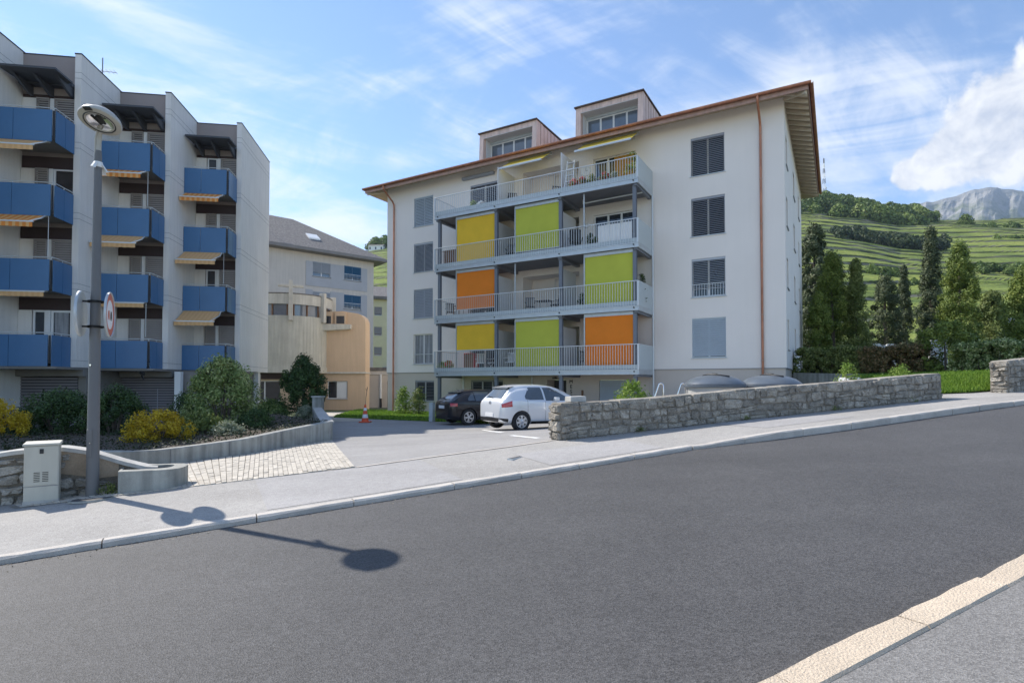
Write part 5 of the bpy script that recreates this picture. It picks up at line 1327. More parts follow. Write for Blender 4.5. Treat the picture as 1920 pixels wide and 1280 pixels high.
m = MB(); m.bar((1.75, DV - 1.1, 2.05), (1.95, DV - 1.3, 1.95), .10, .12); m.bar((1.6, DV - 1.2, 2.08), (2.0, DV - 1.2, 2.08), .04, .03); m.tube([(1.8, DV - 1.15, 1.9), (1.92, DV - 1.2, 1.72)], .03, 6); m.build('flood_lamp', M['dark'], res)
ax_, ay_ = -2.84, 7.0; m = MB(); m.tube([(ax_, ay_, 14.9), (ax_, ay_, 18.7)], .028, 6); m.tube([(ax_ - .1, ay_, 18.0), (ax_ + .68, ay_, 17.97)], .016, 6); m.tube([(ax_ + .3, ay_, 16.9), (ax_ + .62, ay_, 16.9)], .010, 5); m.tube([(ax_, ay_, 16.9), (ax_ + .3, ay_, 16.9)], .010, 5)
for x in (0, .25, .45, .62): m.tube([(ax_ + x, ay_ - .2, 18.0), (ax_ + x, ay_ + .2, 18.0)], .009, 5)
m.build('antenna', M['steel'], res)

# ================================================================ HOUSES BEHIND
mid = thing('apartment_building', 'pale house with grey hipped roof and blue window shutters behind the round tower', 'building', (-14.23, 57, 0), math.atan2(.644, .765))
bx0, bx1, by1, ez = -20.0, .0, 12.0, 13.95
WN = [(-6.31, -4.54), (-3.17, -1.38)]; hs = [(a, b, z0, z0 + 1.42, .15) for a, b in WN for z0 in (11.82, 8.95, 6.1)]
m = MB(); cutwall(m, bx0, bx1, -.8, ez, 0, hs); m.quad((bx1, 0, -.8), (bx1, by1, -.8), (bx1, by1, ez), (bx1, 0, ez)); m.quad((bx0, by1, -.8), (bx0, by1, ez), (bx1, by1, ez), (bx1, by1, -.8)); m.quad((bx0, 0, -.8), (bx0, 0, ez), (bx0, by1, ez), (bx0, by1, -.8)); m.build('wall', M['cream'], mid)
for z0, z1 in ((10.85, 13.2), (7.95, 10.5), (5.0, 7.65)):
    m = MB(); zz0, zz1 = z0 + .97, z0 + 2.39
    ee = [-6.95] + [e for a, b in WN for e in (a, b)] + [-.72]
    for i in range(0, len(ee), 2): m.box(ee[i], ee[i + 1], -.05, -.003, z0, z1)
    for a, b in WN: m.box(a, b, -.04, -.003, z0, min(z1, {10.85: 11.80, 7.95: 8.93, 5.0: 6.08}[z0]))
    m.build('bay_panel', M['greypanel2'], mid)
for zi, z0 in enumerate((11.82, 8.95, 6.1)):
    w = window(mid, *WN[0], z0, z0 + 1.42, -.06, 'closed', 'blind', .98 if zi else .75, 1, depth=.19, glass='glass_sky', sillmat='eave_grey')
    window(mid, *WN[1], z0, z0 + 1.42, -.06, 'closed', 'blue_dark', .84, 1, depth=.19, bars='bars', sillmat='eave_grey')
m = MB(); o_ = 1.0; C_ = [(bx0 - o_, -o_), (bx1 + o_, -o_), (bx1 + o_, by1 + o_), (bx0 - o_, by1 + o_)]; run_ = (by1 + 2 * o_) / 2; rz_ = ez + .35 + run_ * .62
m.add([(x, y, ez + .3) for x, y in C_] + [(bx0 + run_, by1 / 2, rz_), (bx1 - run_ + .8, by1 / 2, rz_)], [(0, 1, 5, 4), (1, 2, 5), (2, 3, 4, 5), (3, 0, 4)]); rf = m.build('roof', M['roof_grey'], mid)
m = MB(); m.box(bx0 - o_, bx1 + o_, -o_, by1 + o_, ez + .0, ez + .06); m.build('soffit', M['eave_grey'], rf)
m = MB(); m.box(bx0 - o_ - .03, bx1 + o_ + .03, -o_ - .06, -o_ - .002, ez + .02, ez + .30); m.box(bx1 + o_ + .002, bx1 + o_ + .06, -o_, by1 + o_, ez + .02, ez + .30); m.build('fascia', M['eave_grey'], rf)
m = MB(); sl = .62
for a in (-6.2,): m.hexa([(a, 1.2, ez + .3 + 2.25 * sl), (a + 1.1, 1.2, ez + .3 + 2.25 * sl), (a + 1.1, 2.2, ez + .3 + 3.25 * sl), (a, 2.2, ez + .3 + 3.25 * sl), (a, 1.2, ez + .45 + 2.25 * sl), (a + 1.1, 1.2, ez + .45 + 2.25 * sl), (a + 1.1, 2.2, ez + .45 + 3.25 * sl), (a, 2.2, ez + .45 + 3.25 * sl)])
m.build('skylight', M['white'], rf)
m = MB(); m.tube([(-10.4, 3, ez + 2), (-10.4, 3, ez + 5.2)], .035, 6); m.tube([(-11.0, 3, ez + 4.4), (-9.8, 3, ez + 4.4)], .02, 5); m.tube([(-10.8, 3, ez + 4.9), (-10.0, 3, ez + 4.9)], .02, 5); m.build('antenna', M['steel'], rf)

# round concrete tower of the chapel with a cross, and the peach wing beside it
ch = thing('chapel', 'round ribbed concrete chapel tower with window band and cast cross', 'chapel', (-17.0, 42.6, 0))
R_ = 3.05; a0, a1 = rad(-175), rad(35)
m = MB(); m.lathe([(R_, 2.75), (R_, 6.42), (R_ - .25, 6.42)], 60, a0=a0, a1=a1); m.lathe([(R_ + .06, 2.32), (R_ + .06, 2.75), (R_, 2.76)], 60, a0=a0, a1=a1); m.lathe([(0, 2.32), (R_ + .06, 2.32)], 60, a0=a0, a1=a1); m.build('drum_wall', M['drum'], ch, smooth=True)
m = MB()
for k in range(44):
    a = a0 + (a1 - a0) * k / 44; m.add([((R_ + d) * math.cos(a + s * .006), (R_ + d) * math.sin(a + s * .006), z) for z in (2.78, 6.4) for s, d in ((-1, -.01), (1, -.01), (1, .012), (-1, .012))], [(0, 1, 2, 3), (4, 7, 6, 5), (0, 4, 5, 1), (1, 5, 6, 2), (2, 6, 7, 3), (3, 7, 4, 0)])
stuff(m.build('board_ribs', M['drum'], ch))
m = MB(); m.lathe([(R_ - .1, 7.25), (R_, 7.25), (R_, 7.98), (R_ - .3, 7.98)], 60, a0=a0, a1=a1); m.build('parapet', M['drum_trim'], ch, smooth=True)
m = MB(); m.lathe([(R_ + .03, 7.98), (R_ + .03, 8.05), (0, 8.05)], 60, a0=a0, a1=a1); m.build('coping', M['roof_grey'], ch)
PIL = [rad(-118), rad(-68), rad(-22), rad(15), rad(-165)]
for i, a in enumerate(PIL):
    c, s = math.cos(a), math.sin(a); m = MB(); top = 8.25
    p = [((R_ - .15) * c - .14 * s, (R_ - .15) * s + .14 * c), ((R_ + .28) * c - .14 * s, (R_ + .28) * s + .14 * c), ((R_ + .28) * c + .14 * s, (R_ + .28) * s - .14 * c), ((R_ - .15) * c + .14 * s, (R_ - .15) * s - .14 * c)]
    m.prism(p, 6.05, top); m.build('pilaster', M['drum_trim'], ch, bevel=.02)
a = PIL[1]; c, s = math.cos(a), math.sin(a); p = Vector(((R_ + .1) * c, (R_ + .1) * s, 0)); t = Vector((-s, c, 0))
m = MB(); m.bar(p + Vector((0, 0, 8.26)), p + Vector((0, 0, 8.92)), .28, .26, t); m.bar(p - t * .85 + Vector((0, 0, 8.52)), p + t * .85 + Vector((0, 0, 8.52)), .26, .16); m.build('cross', M['drum_trim'], ch, bevel=.02)
for i in range(-1, 3):
    aa = sorted(PIL)[i + 1] + .06; ab = sorted(PIL)[i + 2] - .06
    m = MB(); m.lathe([(R_ - .22, 6.42), (R_ - .22, 7.26)], 10, a0=aa, a1=ab); w = m.build('window', M['glass_sky'], ch, smooth=True)
    m = MB()
    for q in (.02, .5, .98): b = aa + (ab - aa) * q; m.bar(((R_ - .19) * math.cos(b), (R_ - .19) * math.sin(b), 6.42), ((R_ - .19) * math.cos(b), (R_ - .19) * math.sin(b), 7.25), .09, .09)
    m.build('mullion', M['wood'], w)
# storey below the drum
m = MB(); cutwall(m, -4.5, 2.9, -.8, 2.318, -2.35, [(-2.1, .25, .28, 1.75, .2)]); m.build('base_wall', M['peach_dim'], ch)
window(ch, -2.1, .25, .28, 1.75, -2.35, None, mull=1, depth=.2, fw=.06, glass='glass')
cbox('base_band', 'maroon', -4.5, 2.9, -2.40, -2.352, 1.86, 2.316, parent=ch)

pw = thing('peach_house', 'peach rendered chapel wing with curved shoulder and projecting concrete beam', 'building', (-11.06, 42.0, 0))
prof_ = [(-3.6, 2.42), (0, 2.42), (0, 5.0)] + [(-.02 - .75 * (1 - math.cos(t)), 6.1 + .75 * math.sin(t)) for t in np.linspace(0, 1.4, 8)] + [(-1.75, 7.02), (-3.6, 6.94)]
m = MB(); m.prism_y(prof_, 0, 1.3); m.build('upper_wall', M['peach'], pw)
m = MB(); cutwall(m, -3.6, -.02, -.8, 2.30, .12, [(-2.92, -1.38, .40, 1.74, .2)]); m.quad((-.02, .12, -.8), (-.02, 1.3, -.8), (-.02, 1.3, 2.3), (-.02, .12, 2.3)); m.build('lower_wall', M['peach'], pw)
cbox('ledge', 'drum_trim', -3.6, .04, -.05, 1.3, 2.302, 2.418, parent=pw)
window(pw, -2.92, -1.38, .40, 1.74, .12, None, mull=1, depth=.2, fw=.06)
m = MB(); m.box(-2.22, -1.46, .225, .24, .47, 1.68); m.build('white_blind', M['white'], pw)
m = MB(); m.add([(-3.7, -.55, 5.45), (-1.05, -.30, 5.62), (-1.05, .05, 5.62), (-3.7, .05, 5.45), (-3.7, -.62, 6.0), (-1.0, -.34, 5.98), (-1.0, .05, 5.98), (-3.7, .05, 6.0)], [(0, 3, 2, 1), (4, 5, 6, 7), (0, 1, 5, 4), (1, 2, 6, 5), (2, 3, 7, 6), (3, 0, 4, 7)]); m.build('beam', M['drum_trim'], pw, bevel=.05)
for x0, x1 in ((-3.05, -2.55), (-2.15, -1.55)):
    m = MB(); m.box(x0 - .1, x1 + .1, -.22, -.003, 6.0, 6.9); w = m.build('clerestory_box', M['peach'], pw)
    m = MB(); m.box(x0, x1, -.235, -.221, 6.05, 6.62); m.build('pane', M['glass'], w)
m = MB(); m.box(-3.62, -3.05, -.06, -.003, 3.6, 5.35); g = m.build('stair_glazing', M['maroon'], pw)
m = MB()
for z in (3.6, 4.05, 4.2, 4.9, 5.3): m.box(-3.62, -3.05, -.085, -.061, z, z + .05)
for x in (-3.6, -3.42, -3.24, -3.08): m.box(x, x + .035, -.08, -.061, 3.6, 5.35)
m.build('glazing_bar', M['wood'], g)

an = thing('annex', 'low rendered annex with a door between the peach house and the white house', 'building', (-10.7, 47, 0))
m = MB(); cutwall(m, -2.2, 5, -.9, 2.3, 0, [(.15, .75, -.6, 1.75, .3)]); m.build('wall', M['plinth'], an)
cbox('roof_band', 'cream', -2.2, 5, -.06, .2, 2.302, 2.62, parent=an); cbox('flat_roof', 'roof_grey', -2.2, 5, -.1, 6, 2.622, 2.9, parent=an)
cbox('door', 'blind', .17, .73, .22, .28, -.6, 1.72, parent=an)
m = MB(); m.tube([(-.35, -.1, .3), (-.35, -.1, 2.3)], .09, 10); m.build('downpipe', M['white'], an, smooth=True)
m = MB(); m.tube([(-.35, -.1, -.7), (-.35, -.1, .3)], .095, 10); m.build('standpipe', M['dark'], an, smooth=True)
yb = thing('apartment_building', 'narrow glimpse of a yellow apartment block between two houses', 'building', (-20.2, 80, 0), .35)
hs = [(.35, 1.45, z, z + 1.25, .2) for z in (2.6, 5.6, 8.5, 11.4)]
m = MB(); cutwall(m, -.5, 9, -1, 13.7, 0, hs); m.quad((-.5, 0, -1), (-.5, 0, 13.7), (-.5, 8, 13.7), (-.5, 8, -1)); m.build('wall', M['yellow_wall'], yb)
for h in hs: window(yb, *h[:4], 0, 'closed', 'grey_panel', .85, 0, depth=.2)
cbox('roof', 'roof_grey', -1.2, 9.5, -.7, 8, 13.702, 14.1, parent=yb); m = MB(); m.prism_x([(-.7, 14.1), (8, 14.1), (3.6, 16.2)], -1.2, 9.5); m.build('gable_roof', M['roof_grey'], yb)
cbox('balcony', 'blue', 1.5, 8, -1.0, -.05, 3.0, 3.9, parent=yb)
# small houses and the mast on the hill
def hill_house(label, px, Y, w, h, roofc='roof_grey', d=6, dz=0):
    x, y, z = hill_at(px, Y); r = thing('hill_house', label, 'house', (x, y, z + dz), random.uniform(-.2, .2))
    m = MB(); m.box(-w / 2, w / 2, 0, d, -4, h); m.build('wall', M['white'], r)
    m = MB(); m.prism_x([(-.5, h), (d + .5, h), (d / 2, h + d * .22)], -w / 2 - .4, w / 2 + .4); m.build('roof', M[roofc], r)
    for q in np.linspace(-w / 2 + 1.2, w / 2 - 1.2, max(2, int(w / 3))): m = MB(); m.box(q - .5, q + .5, -.04, -.005, h * .45, h * .8); m.build('window', M['glass'], r)
hill_house('white house among trees on the hilltop left of the white apartment house', 703, 415, 11, 5.5)
hill_house('low white building at the foot of the radio mast', 1549, 436, 12, 4.5, 'eave_grey', 6, 1.0)
hill_house('pale hut with light roof below the hilltop house', 692, 330, 7, 3.0, 'white')
x, y, z = hill_at(1550, 428)
tw = thing('radio_mast', 'tall red and white lattice radio mast on the hilltop', 'mast', (x, y, z))
H_ = 36.0
for b in range(9):
    z0, z1 = H_ * b / 9, H_ * (b + 1) / 9; wd = lambda zz: 1.3 * (1 - zz / H_ * .85); m = MB()
    for sx, sy in ((-1, -1), (1, -1), (1, 1), (-1, 1)): m.bar((sx * wd(z0), sy * wd(z0), z0), (sx * wd(z1), sy * wd(z1), z1), .16, .16)
    for sx in (-1, 1): m.bar((-sx * wd(z0), -wd(z0), z0), (sx * wd(z1), -wd(z1), z1), .11, .11); m.bar((sx * wd(z0), -sx * wd(z0), z0), (sx * wd(z1), sx * wd(z1), z1), .11, .11)
    m.build('lattice_section', M['white'] if b % 2 else M['lamp'], tw)
m = MB()
for zz, q in ((9, -1.6), (10.2, 1.5), (11.0, -1.2), (12.4, .9), (8.0, 1.2)): m.lathe([(0, 0), (.75, .12), (.8, .5)], 12, c=(q, -1.2, zz), axis='y')
m.build('dish', M['white'], tw)
# ================================================================ CARS (local x from rear bumper to nose, y to the left, z up)
def catmull(P, n):
    P = np.asarray(P, float); P = np.vstack([2 * P[0] - P[1], P, 2 * P[-1] - P[-2]]); out = []
    k = len(P) - 3
    for t in np.linspace(0, k - 1e-6, n):
        i = int(t); f = t - i; a, b, c, d = P[i:i + 4]
        out.append(.5 * ((2 * b) + (-a + c) * f + (2 * a - 5 * b + 4 * c - d) * f * f + (-a + 3 * b - 3 * c + d) * f ** 3))
    return np.array(out)
def smooth_curve(pts):
    xs = np.array([p[0] for p in pts]); ys = np.array([p[1] for p in pts])
    def f(x):        # monotone-ish cubic through the points
        x = np.asarray(x, float); i = np.clip(np.searchsorted(xs, x) - 1, 0, len(xs) - 2); h = np.diff(xs); dl = np.diff(ys) / h
        mm = np.concatenate([[dl[0]], [0 if dl[k] * dl[k - 1] <= 0 else 2 * dl[k] * dl[k - 1] / (dl[k] + dl[k - 1]) for k in range(1, len(dl))], [dl[-1]]])
        t = np.clip((x - xs[i]) / h[i], 0, 1)
        return (2 * t ** 3 - 3 * t ** 2 + 1) * ys[i] + (t ** 3 - 2 * t ** 2 + t) * h[i] * mm[i] + (-2 * t ** 3 + 3 * t ** 2) * ys[i + 1] + (t ** 3 - t ** 2) * h[i] * mm[i + 1]
    return f
def make_car(name, label, spec, contact, heading):
    L_, ztop, zbot, wid, belt, wr_max = spec['L'], smooth_curve(spec['top']), smooth_curve(spec['bot']), smooth_curve(spec['wid']), smooth_curve(spec['belt']), spec['roofw']
    ra, fa, tr, wr = spec['rear_axle'], spec['front_axle'], spec['track'], spec['wheel_r']
    h = np.array([math.cos(heading), math.sin(heading)]); l = np.array([-h[1], h[0]])
    o = np.array(contact) - h * ra + l * tr
    z = g1(*contact); zf_ = g1(*(o + h * fa)); zl = g1(*(o + h * ra + l * tr))
    car = thing(name, label, 'car', (o[0], o[1], (z + zl) / 2 + .012 - (zf_ - z) / (fa - ra) * ra), heading)
    car.rotation_euler = (0, -math.atan2(zf_ - z, fa - ra), heading)
    def section(x, n=40):
        zt, zb, w = float(ztop(x)), float(zbot(x)), float(wid(x)); bz = min(float(belt(x)), zt - .05); k = np.clip((zt - bz) / .42, 0, 1)
        wr_ = (.86 * w) * (1 - k) + min(wr_max, w * .9) * k
        P = [(0, zb), (.78 * w, zb), (.95 * w, zb + .07), (.985 * w, zb + .30 * (bz - zb)), (w, zb + .62 * (bz - zb)), (.985 * w, bz - .07 * (bz - zb)), (.955 * w, bz), (.955 * w * .35 + wr_ * .65, bz + (zt - bz) * .60), (wr_, zt - .10 * k - .02), (wr_ * .86, zt - .035 * k - .006), (wr_ * .5, zt - .004), (0, zt)]
        return catmull(P, n)
    xs = np.concatenate([np.linspace(0, .12, 7)[:-1], np.linspace(.12, .7, 14)[:-1], np.linspace(.7, L_ - .5, 30)[:-1], np.linspace(L_ - .5, L_, 12)])
    S = np.array([section(x) for x in xs]); ns = S.shape[1]
    vs = []; fs = []
    ring = 2 * ns - 2
    for i, x in enumerate(xs):
        for y, zz in S[i]: vs.append((x, y, zz))
        for y, zz in S[i][-2:0:-1]: vs.append((x, -y, zz))
    for i in range(len(xs) - 1):
        for k in range(ring): fs.append((i * ring + k, i * ring + (k + 1) % ring, (i + 1) * ring + (k + 1) % ring, (i + 1) * ring + k))
    fs.append(tuple(range(ring - 1, -1, -1))); fs.append(tuple((len(xs) - 1) * ring + k for k in range(ring)))
    me = MB().add(vs, fs).mesh('body')
    tmp = bpy.data.objects.new('body_src', me); COL.objects.link(tmp)
    cut = MB()
    for ax in (ra, fa):
        for s in (-1, 1):
            c = MB().lathe([(0, s * 1.2), (wr + .045, s * 1.2), (wr + .045, s * (tr - .16)), (0, s * (tr - .16))][::s], 36, c=(ax, 0, wr), axis='y'); cut.add(c.v, c.f)
    cme = cut.mesh('cut'); import bmesh
    bm = bmesh.new(); bm.from_mesh(cme); bmesh.ops.remove_doubles(bm, verts=bm.verts, dist=1e-5); bmesh.ops.recalc_face_normals(bm, faces=bm.faces); bm.to_mesh(cme); bm.free()
    bm = bmesh.new(); bm.from_mesh(me); bmesh.ops.recalc_face_normals(bm, faces=bm.faces); bm.to_mesh(me); bm.free()
    co_ = bpy.data.objects.new('cut_src', cme); COL.objects.link(co_)
    bo = tmp.modifiers.new('b', 'BOOLEAN'); bo.operation = 'DIFFERENCE'; bo.object = co_; bo.solver = 'EXACT'
    nm = bpy.data.meshes.new_from_object(tmp.evaluated_get(bpy.context.evaluated_depsgraph_get()))
    bpy.data.objects.remove(tmp); bpy.data.objects.remove(co_)
    nm.name = 'body'; nm.materials.clear(); nm.materials.append(spec['paint'])
    nm.polygons.foreach_set('use_smooth', [True] * len(nm.polygons)); nm.set_sharp_from_angle(angle=rad(32))
    link('body', nm, car)
    def y_at(x, zq):
        sec = section(x, 120); i = int(np.argmax(sec[:, 0] * (sec[:, 1] < float(belt(x))))); up = sec[i:]; lo = sec[:i + 1]
        return float(np.interp(zq, up[:, 1], up[:, 0])) if zq > up[0, 1] else float(np.interp(zq, lo[:, 1], lo[:, 0]))
    def z_at(x, yq):
        sec = section(x, 120); up = sec[60:][::-1]; return float(np.interp(abs(yq), up[:, 0], up[:, 1]))
    def side_patch(nm_, x0, x1, lo, hi, mat, off=.006, parent=car, sides=(-1, 1), nx=14, nz=7):
        for s in sides:
            rows = []
            for x in np.linspace(x0, x1, nx):
                a, b = lo(x), hi(x); rows.append([(x, s * (y_at(x, zz) + off), zz) for zz in np.linspace(a, max(b, a + .002), nz)])
            MB().grid(rows).build(nm_, mat, parent, smooth=True)
    for wi in spec['side_windows']:
        side_patch('side_window', wi[0], wi[1], lambda x: wi[2](x), lambda x: wi[3](x), M['car_glass'])
    # rear and front glass across the car
    for nm_, x0, x1, yw in (('rear_window', *spec['rear_glass']), ('windscreen', *spec['front_glass'])):
        rows = []
        for x in np.linspace(x0, x1, 10):
            f = (x - x0) / (x1 - x0); hw = yw[0] * (1 - f) + yw[1] * f; d = .006
            rows.append([(x - (d if nm_[0] == 'r' else -d), y, z_at(x, y) + d) for y in np.linspace(-hw, hw, 13)])
        MB().grid(rows).build(nm_, M['car_glass'], car, smooth=True)
    side_patch('tail_light', *spec['tail'], M['tail'], .012, nx=10)
    m = MB(); m.grid([[(-.004 + .0 * y, y, zz) for zz in np.linspace(spec['bumper'][0], spec['bumper'][1], 3)] for y in np.linspace(-.6, .6, 9)]); m.build('lower_bumper', M['black'], car)
    side_patch('lower_bumper_corner', .004, .24, lambda x: float(zbot(x)) + .05, lambda x: spec['bumper'][1] - x * .1, M['black'], .004)
    side_patch('sill_trim', ra + wr + .06, fa - wr - .06, lambda x: float(zbot(x)) + .02, lambda x: float(zbot(x)) + .10, M['black'], .004)
    for xx in spec['seams']: side_patch('door_seam', xx - .005, xx + .005, lambda x: float(zbot(x)) + .12, lambda x: float(belt(x)) + .01, M['black'], .002, nx=2, nz=14)
    for xx in spec['handles']:
        for s in (-1, 1):
            yy = y_at(xx, spec['handle_z']); m = MB(); m.box(xx - .09, xx + .09, s * yy - .008, s * yy + s * .028 + .008, spec['handle_z'] - .014, spec['handle_z'] + .014); m.build('door_handle', spec['paint'], car, bevel=.008)
    xm = spec['front_glass'][0] + .02
    for s in (-1, 1):
        yy = y_at(xm - .35, .98); m = MB(); m.box(xm - .45, xm - .30, s * yy, s * (yy + .18), .94, 1.07); m.build('door_mirror', spec['paint'], car, bevel=.03)
    m = MB(); m.box(-.018, .004, -.26, .26, *spec['plate']); m.build('number_plate', M['plate'], car, bevel=.004)
    m = MB(); xx = spec['badge'][0]; m.lathe([(.055, -.008), (.072, -.008), (.072, .008), (.055, .008), (.055, -.008)], 22, axis='y'); 
    m.v = [(y, x, zz) for x, y, zz in m.v]
    if spec['rings']:
        base = list(m.v); bf = list(m.f); m.v = []; m.f = []
        for q in (-.135, -.045, .045, .135): m.add([(a, b * .85 + q, c * .85) for a, b, c in base], bf)
    else: m.bar((0, -.07, 0), (0, .07, .0), .012, .016)
    m.build('badge', M['chrome'], car, loc=(spec['badge'][0], 0, spec['badge'][1]))
    x0 = spec['rear_glass'][1]; zt = float(ztop(x0))          # roof spoiler, aerial, wiper
    m = MB(); m.grid([[(x0 - .14 + q * .25, y, zt - .035 + .045 * q + .012) for q in (0, .5, 1)] for y in np.linspace(-.5, .5, 9)]); m.grid([[(x0 - .14, y, zt - .035 + .012), (x0 - .11, y, zt - .06)] for y in np.linspace(-.5, .5, 9)]); m.build('roof_spoiler', spec['spoiler'], car, smooth=True)
    m = MB(); m.tube([(x0 + .2, 0, zt + .02), (x0 + .02, 0, zt + .13)], .006, 6); m.build('aerial', M['black'], car)
    xg = spec['rear_glass'][0]; m = MB(); m.bar((xg - .02, .02, z_at(xg, 0) + .02), (xg + .03, .42, z_at(xg + .03, .42) + .022), .018, .014); m.build('wiper', M['black'], car)
    xh = L_ - .02
    side_patch('head_lamp', L_ - .42, L_ - .08, lambda x: .62, lambda x: .74, M['chrome'], .006, nx=8)
    m = MB(); m.box(L_ - .01, L_ + .012, -.5, .5, .38, .52); m.build('grille', M['black'], car)
    for ax in (ra, fa):
        for s in (-1, 1):
            w = MB(); prof = [(wr * .62, -.09), (wr * .90, -.105), (wr * .985, -.085), (wr, -.05), (wr, .05), (wr * .985, .085), (wr * .90, .105), (wr * .62, .09)]
            w.lathe(prof, 36, axis='y'); tyre = w.build('wheel', M['tyre'], car, smooth=True, loc=(ax, s * (tr + .02), wr), rot=(0, random.uniform(0, 1), 0))
            r = MB(); R = wr * .66; f = s * .085
            r.lathe([(R, s * -.08), (R, f), (R * .93, f + s * .006), (R * .90, f - s * .03)], 36, axis='y'); r.lathe([(0, f - s * .05), (R * .9, f - s * .05)], 24, axis='y')
            r.build('rim_barrel', M['dark'] if spec['rings'] else M['alloy'], tyre, smooth=True)
            r = MB(); r.lathe([(R, f), (R * .99, f + s * .008), (R * .90, f + s * .006), (R * .89, f - s * .01)], 36, axis='y')
            if spec['rings']:
                for q in range(5):
                    for dq in (-.11, .11):
                        a = 2 * math.pi * q / 5; r.bar((.05 * math.cos(a + dq), f + s * .004, .05 * math.sin(a + dq)), (R * .92 * math.cos(a + dq * 1.6), f + s * .002, R * .92 * math.sin(a + dq * 1.6)), .03, .03, (0, 1, 0))
                r.lathe([(0, f + s * .012), (.05, f + s * .01), (.055, f - s * .02)], 18, axis='y')
            else:
                for q in range(7):
                    a = 2 * math.pi * q / 7; r.bar((.07 * math.cos(a), f + s * .004, .07 * math.sin(a)), (R * .95 * math.cos(a), f + s * .002, R * .95 * math.sin(a)), .075, .02, (0, 1, 0))
                r.lathe([(0, f + s * .016), (.07, f + s * .012), (.10, f - s * .004)], 20, axis='y')
            r.build('rim_spokes', M['alloy'], tyre, smooth=True)
            if not spec['rings']:
                r = MB(); r.lathe([(0, f - s * .02), (R * .9, f - s * .02)], 24, axis='y'); r.build('wheel_shadow', M['black'], tyre)
    return car
hd_ = math.atan2(.51, .86)
white = dict(L=4.02, roofw=.56, rear_axle=.70, front_axle=3.21, track=.745, wheel_r=.305, paint=M['car_white'], rings=False,
    top=[(0, .56), (.02, .82), (.07, .95), (.15, 1.03), (.30, 1.20), (.47, 1.375), (.62, 1.435), (1.0, 1.475), (1.5, 1.48), (2.0, 1.445), (2.4, 1.345), (2.8, 1.155), (3.08, 1.01), (3.4, .94), (3.75, .83), (3.95, .68), (4.02, .52)],
    bot=[(0, .36), (.12, .27), (.5, .21), (3.4, .20), (3.9, .25), (4.02, .36)],
    wid=[(0, .60), (.04, .70), (.12, .775), (.35, .845), (.8, .868), (2.0, .87), (3.1, .86), (3.6, .79), (3.9, .62), (4.02, .44)],
    belt=[(0, .86), (.4, .985), (.9, .97), (1.5, .945), (2.6, .90), (3.1, .88), (4.02, .7)],
    side_windows=[(.86, 1.56, lambda x: .985 + .05 * max(0, 1.02 - x) * 3, lambda x: min(1.385, 1.10 + (x - .86) * 1.25)), (1.63, 2.66, lambda x: .955, lambda x: min(1.375, 1.375 - max(0, x - 1.95) * .52))],
    rear_glass=(.15, .50, (.52, .47)), front_glass=(2.36, 3.0, (.52, .60)), tail=(.045, .36, lambda x: .74 + .10 * x, lambda x: .84 + .34 * x), bumper=(.30, .42),
    seams=(1.59, .92, 2.75), handles=(1.08, 1.92), handle_z=.86, plate=(.44, .56), badge=(.028, .86), spoiler=M['car_white'])
make_car('parked_car', 'silvery white hatchback parked behind the end of the stone wall', white, (.25, 17.6), hd_)
black = dict(L=4.29, roofw=.55, rear_axle=.80, front_axle=3.38, track=.755, wheel_r=.325, paint=M['car_black'], rings=True,
    top=[(0, .58), (.02, .80), (.06, .95), (.16, 1.01), (.32, 1.13), (.62, 1.32), (.80, 1.385), (1.2, 1.42), (1.7, 1.42), (2.2, 1.385), (2.6, 1.285), (3.0, 1.11), (3.2, 1.0), (3.6, .93), (4.0, .82), (4.22, .68), (4.29, .52)],
    bot=[(0, .34), (.12, .25), (.5, .19), (3.6, .18), (4.15, .22), (4.29, .34)],
    wid=[(0, .64), (.04, .73), (.12, .80), (.35, .865), (.8, .88), (2.0, .885), (3.3, .87), (3.9, .80), (4.2, .62), (4.29, .46)],
    belt=[(0, .84), (.4, .945), (.9, .95), (1.5, .935), (2.8, .90), (3.2, .88), (4.29, .7)],
    side_windows=[(.80, 1.08, lambda x: .98, lambda x: min(1.30, 1.06 + (x - .80) * 1.0)), (1.13, 1.82, lambda x: .965, lambda x: 1.325), (1.88, 2.85, lambda x: .955, lambda x: min(1.325, 1.325 - max(0, x - 2.2) * .50))],
    rear_glass=(.20, .62, (.54, .46)), front_glass=(2.62, 3.15, (.50, .60)), tail=(.045, .30, lambda x: .76, lambda x: .88), bumper=(.24, .34),
    seams=(1.85, 1.02, 2.9), handles=(1.30, 2.18), handle_z=.80, plate=(.66, .78), badge=(.03, .90), spoiler=M['car_black'])
make_car('parked_car', 'black hatchback with alloy wheels parked in front of the house balconies', black, (-1.77, 22.27), hd_)
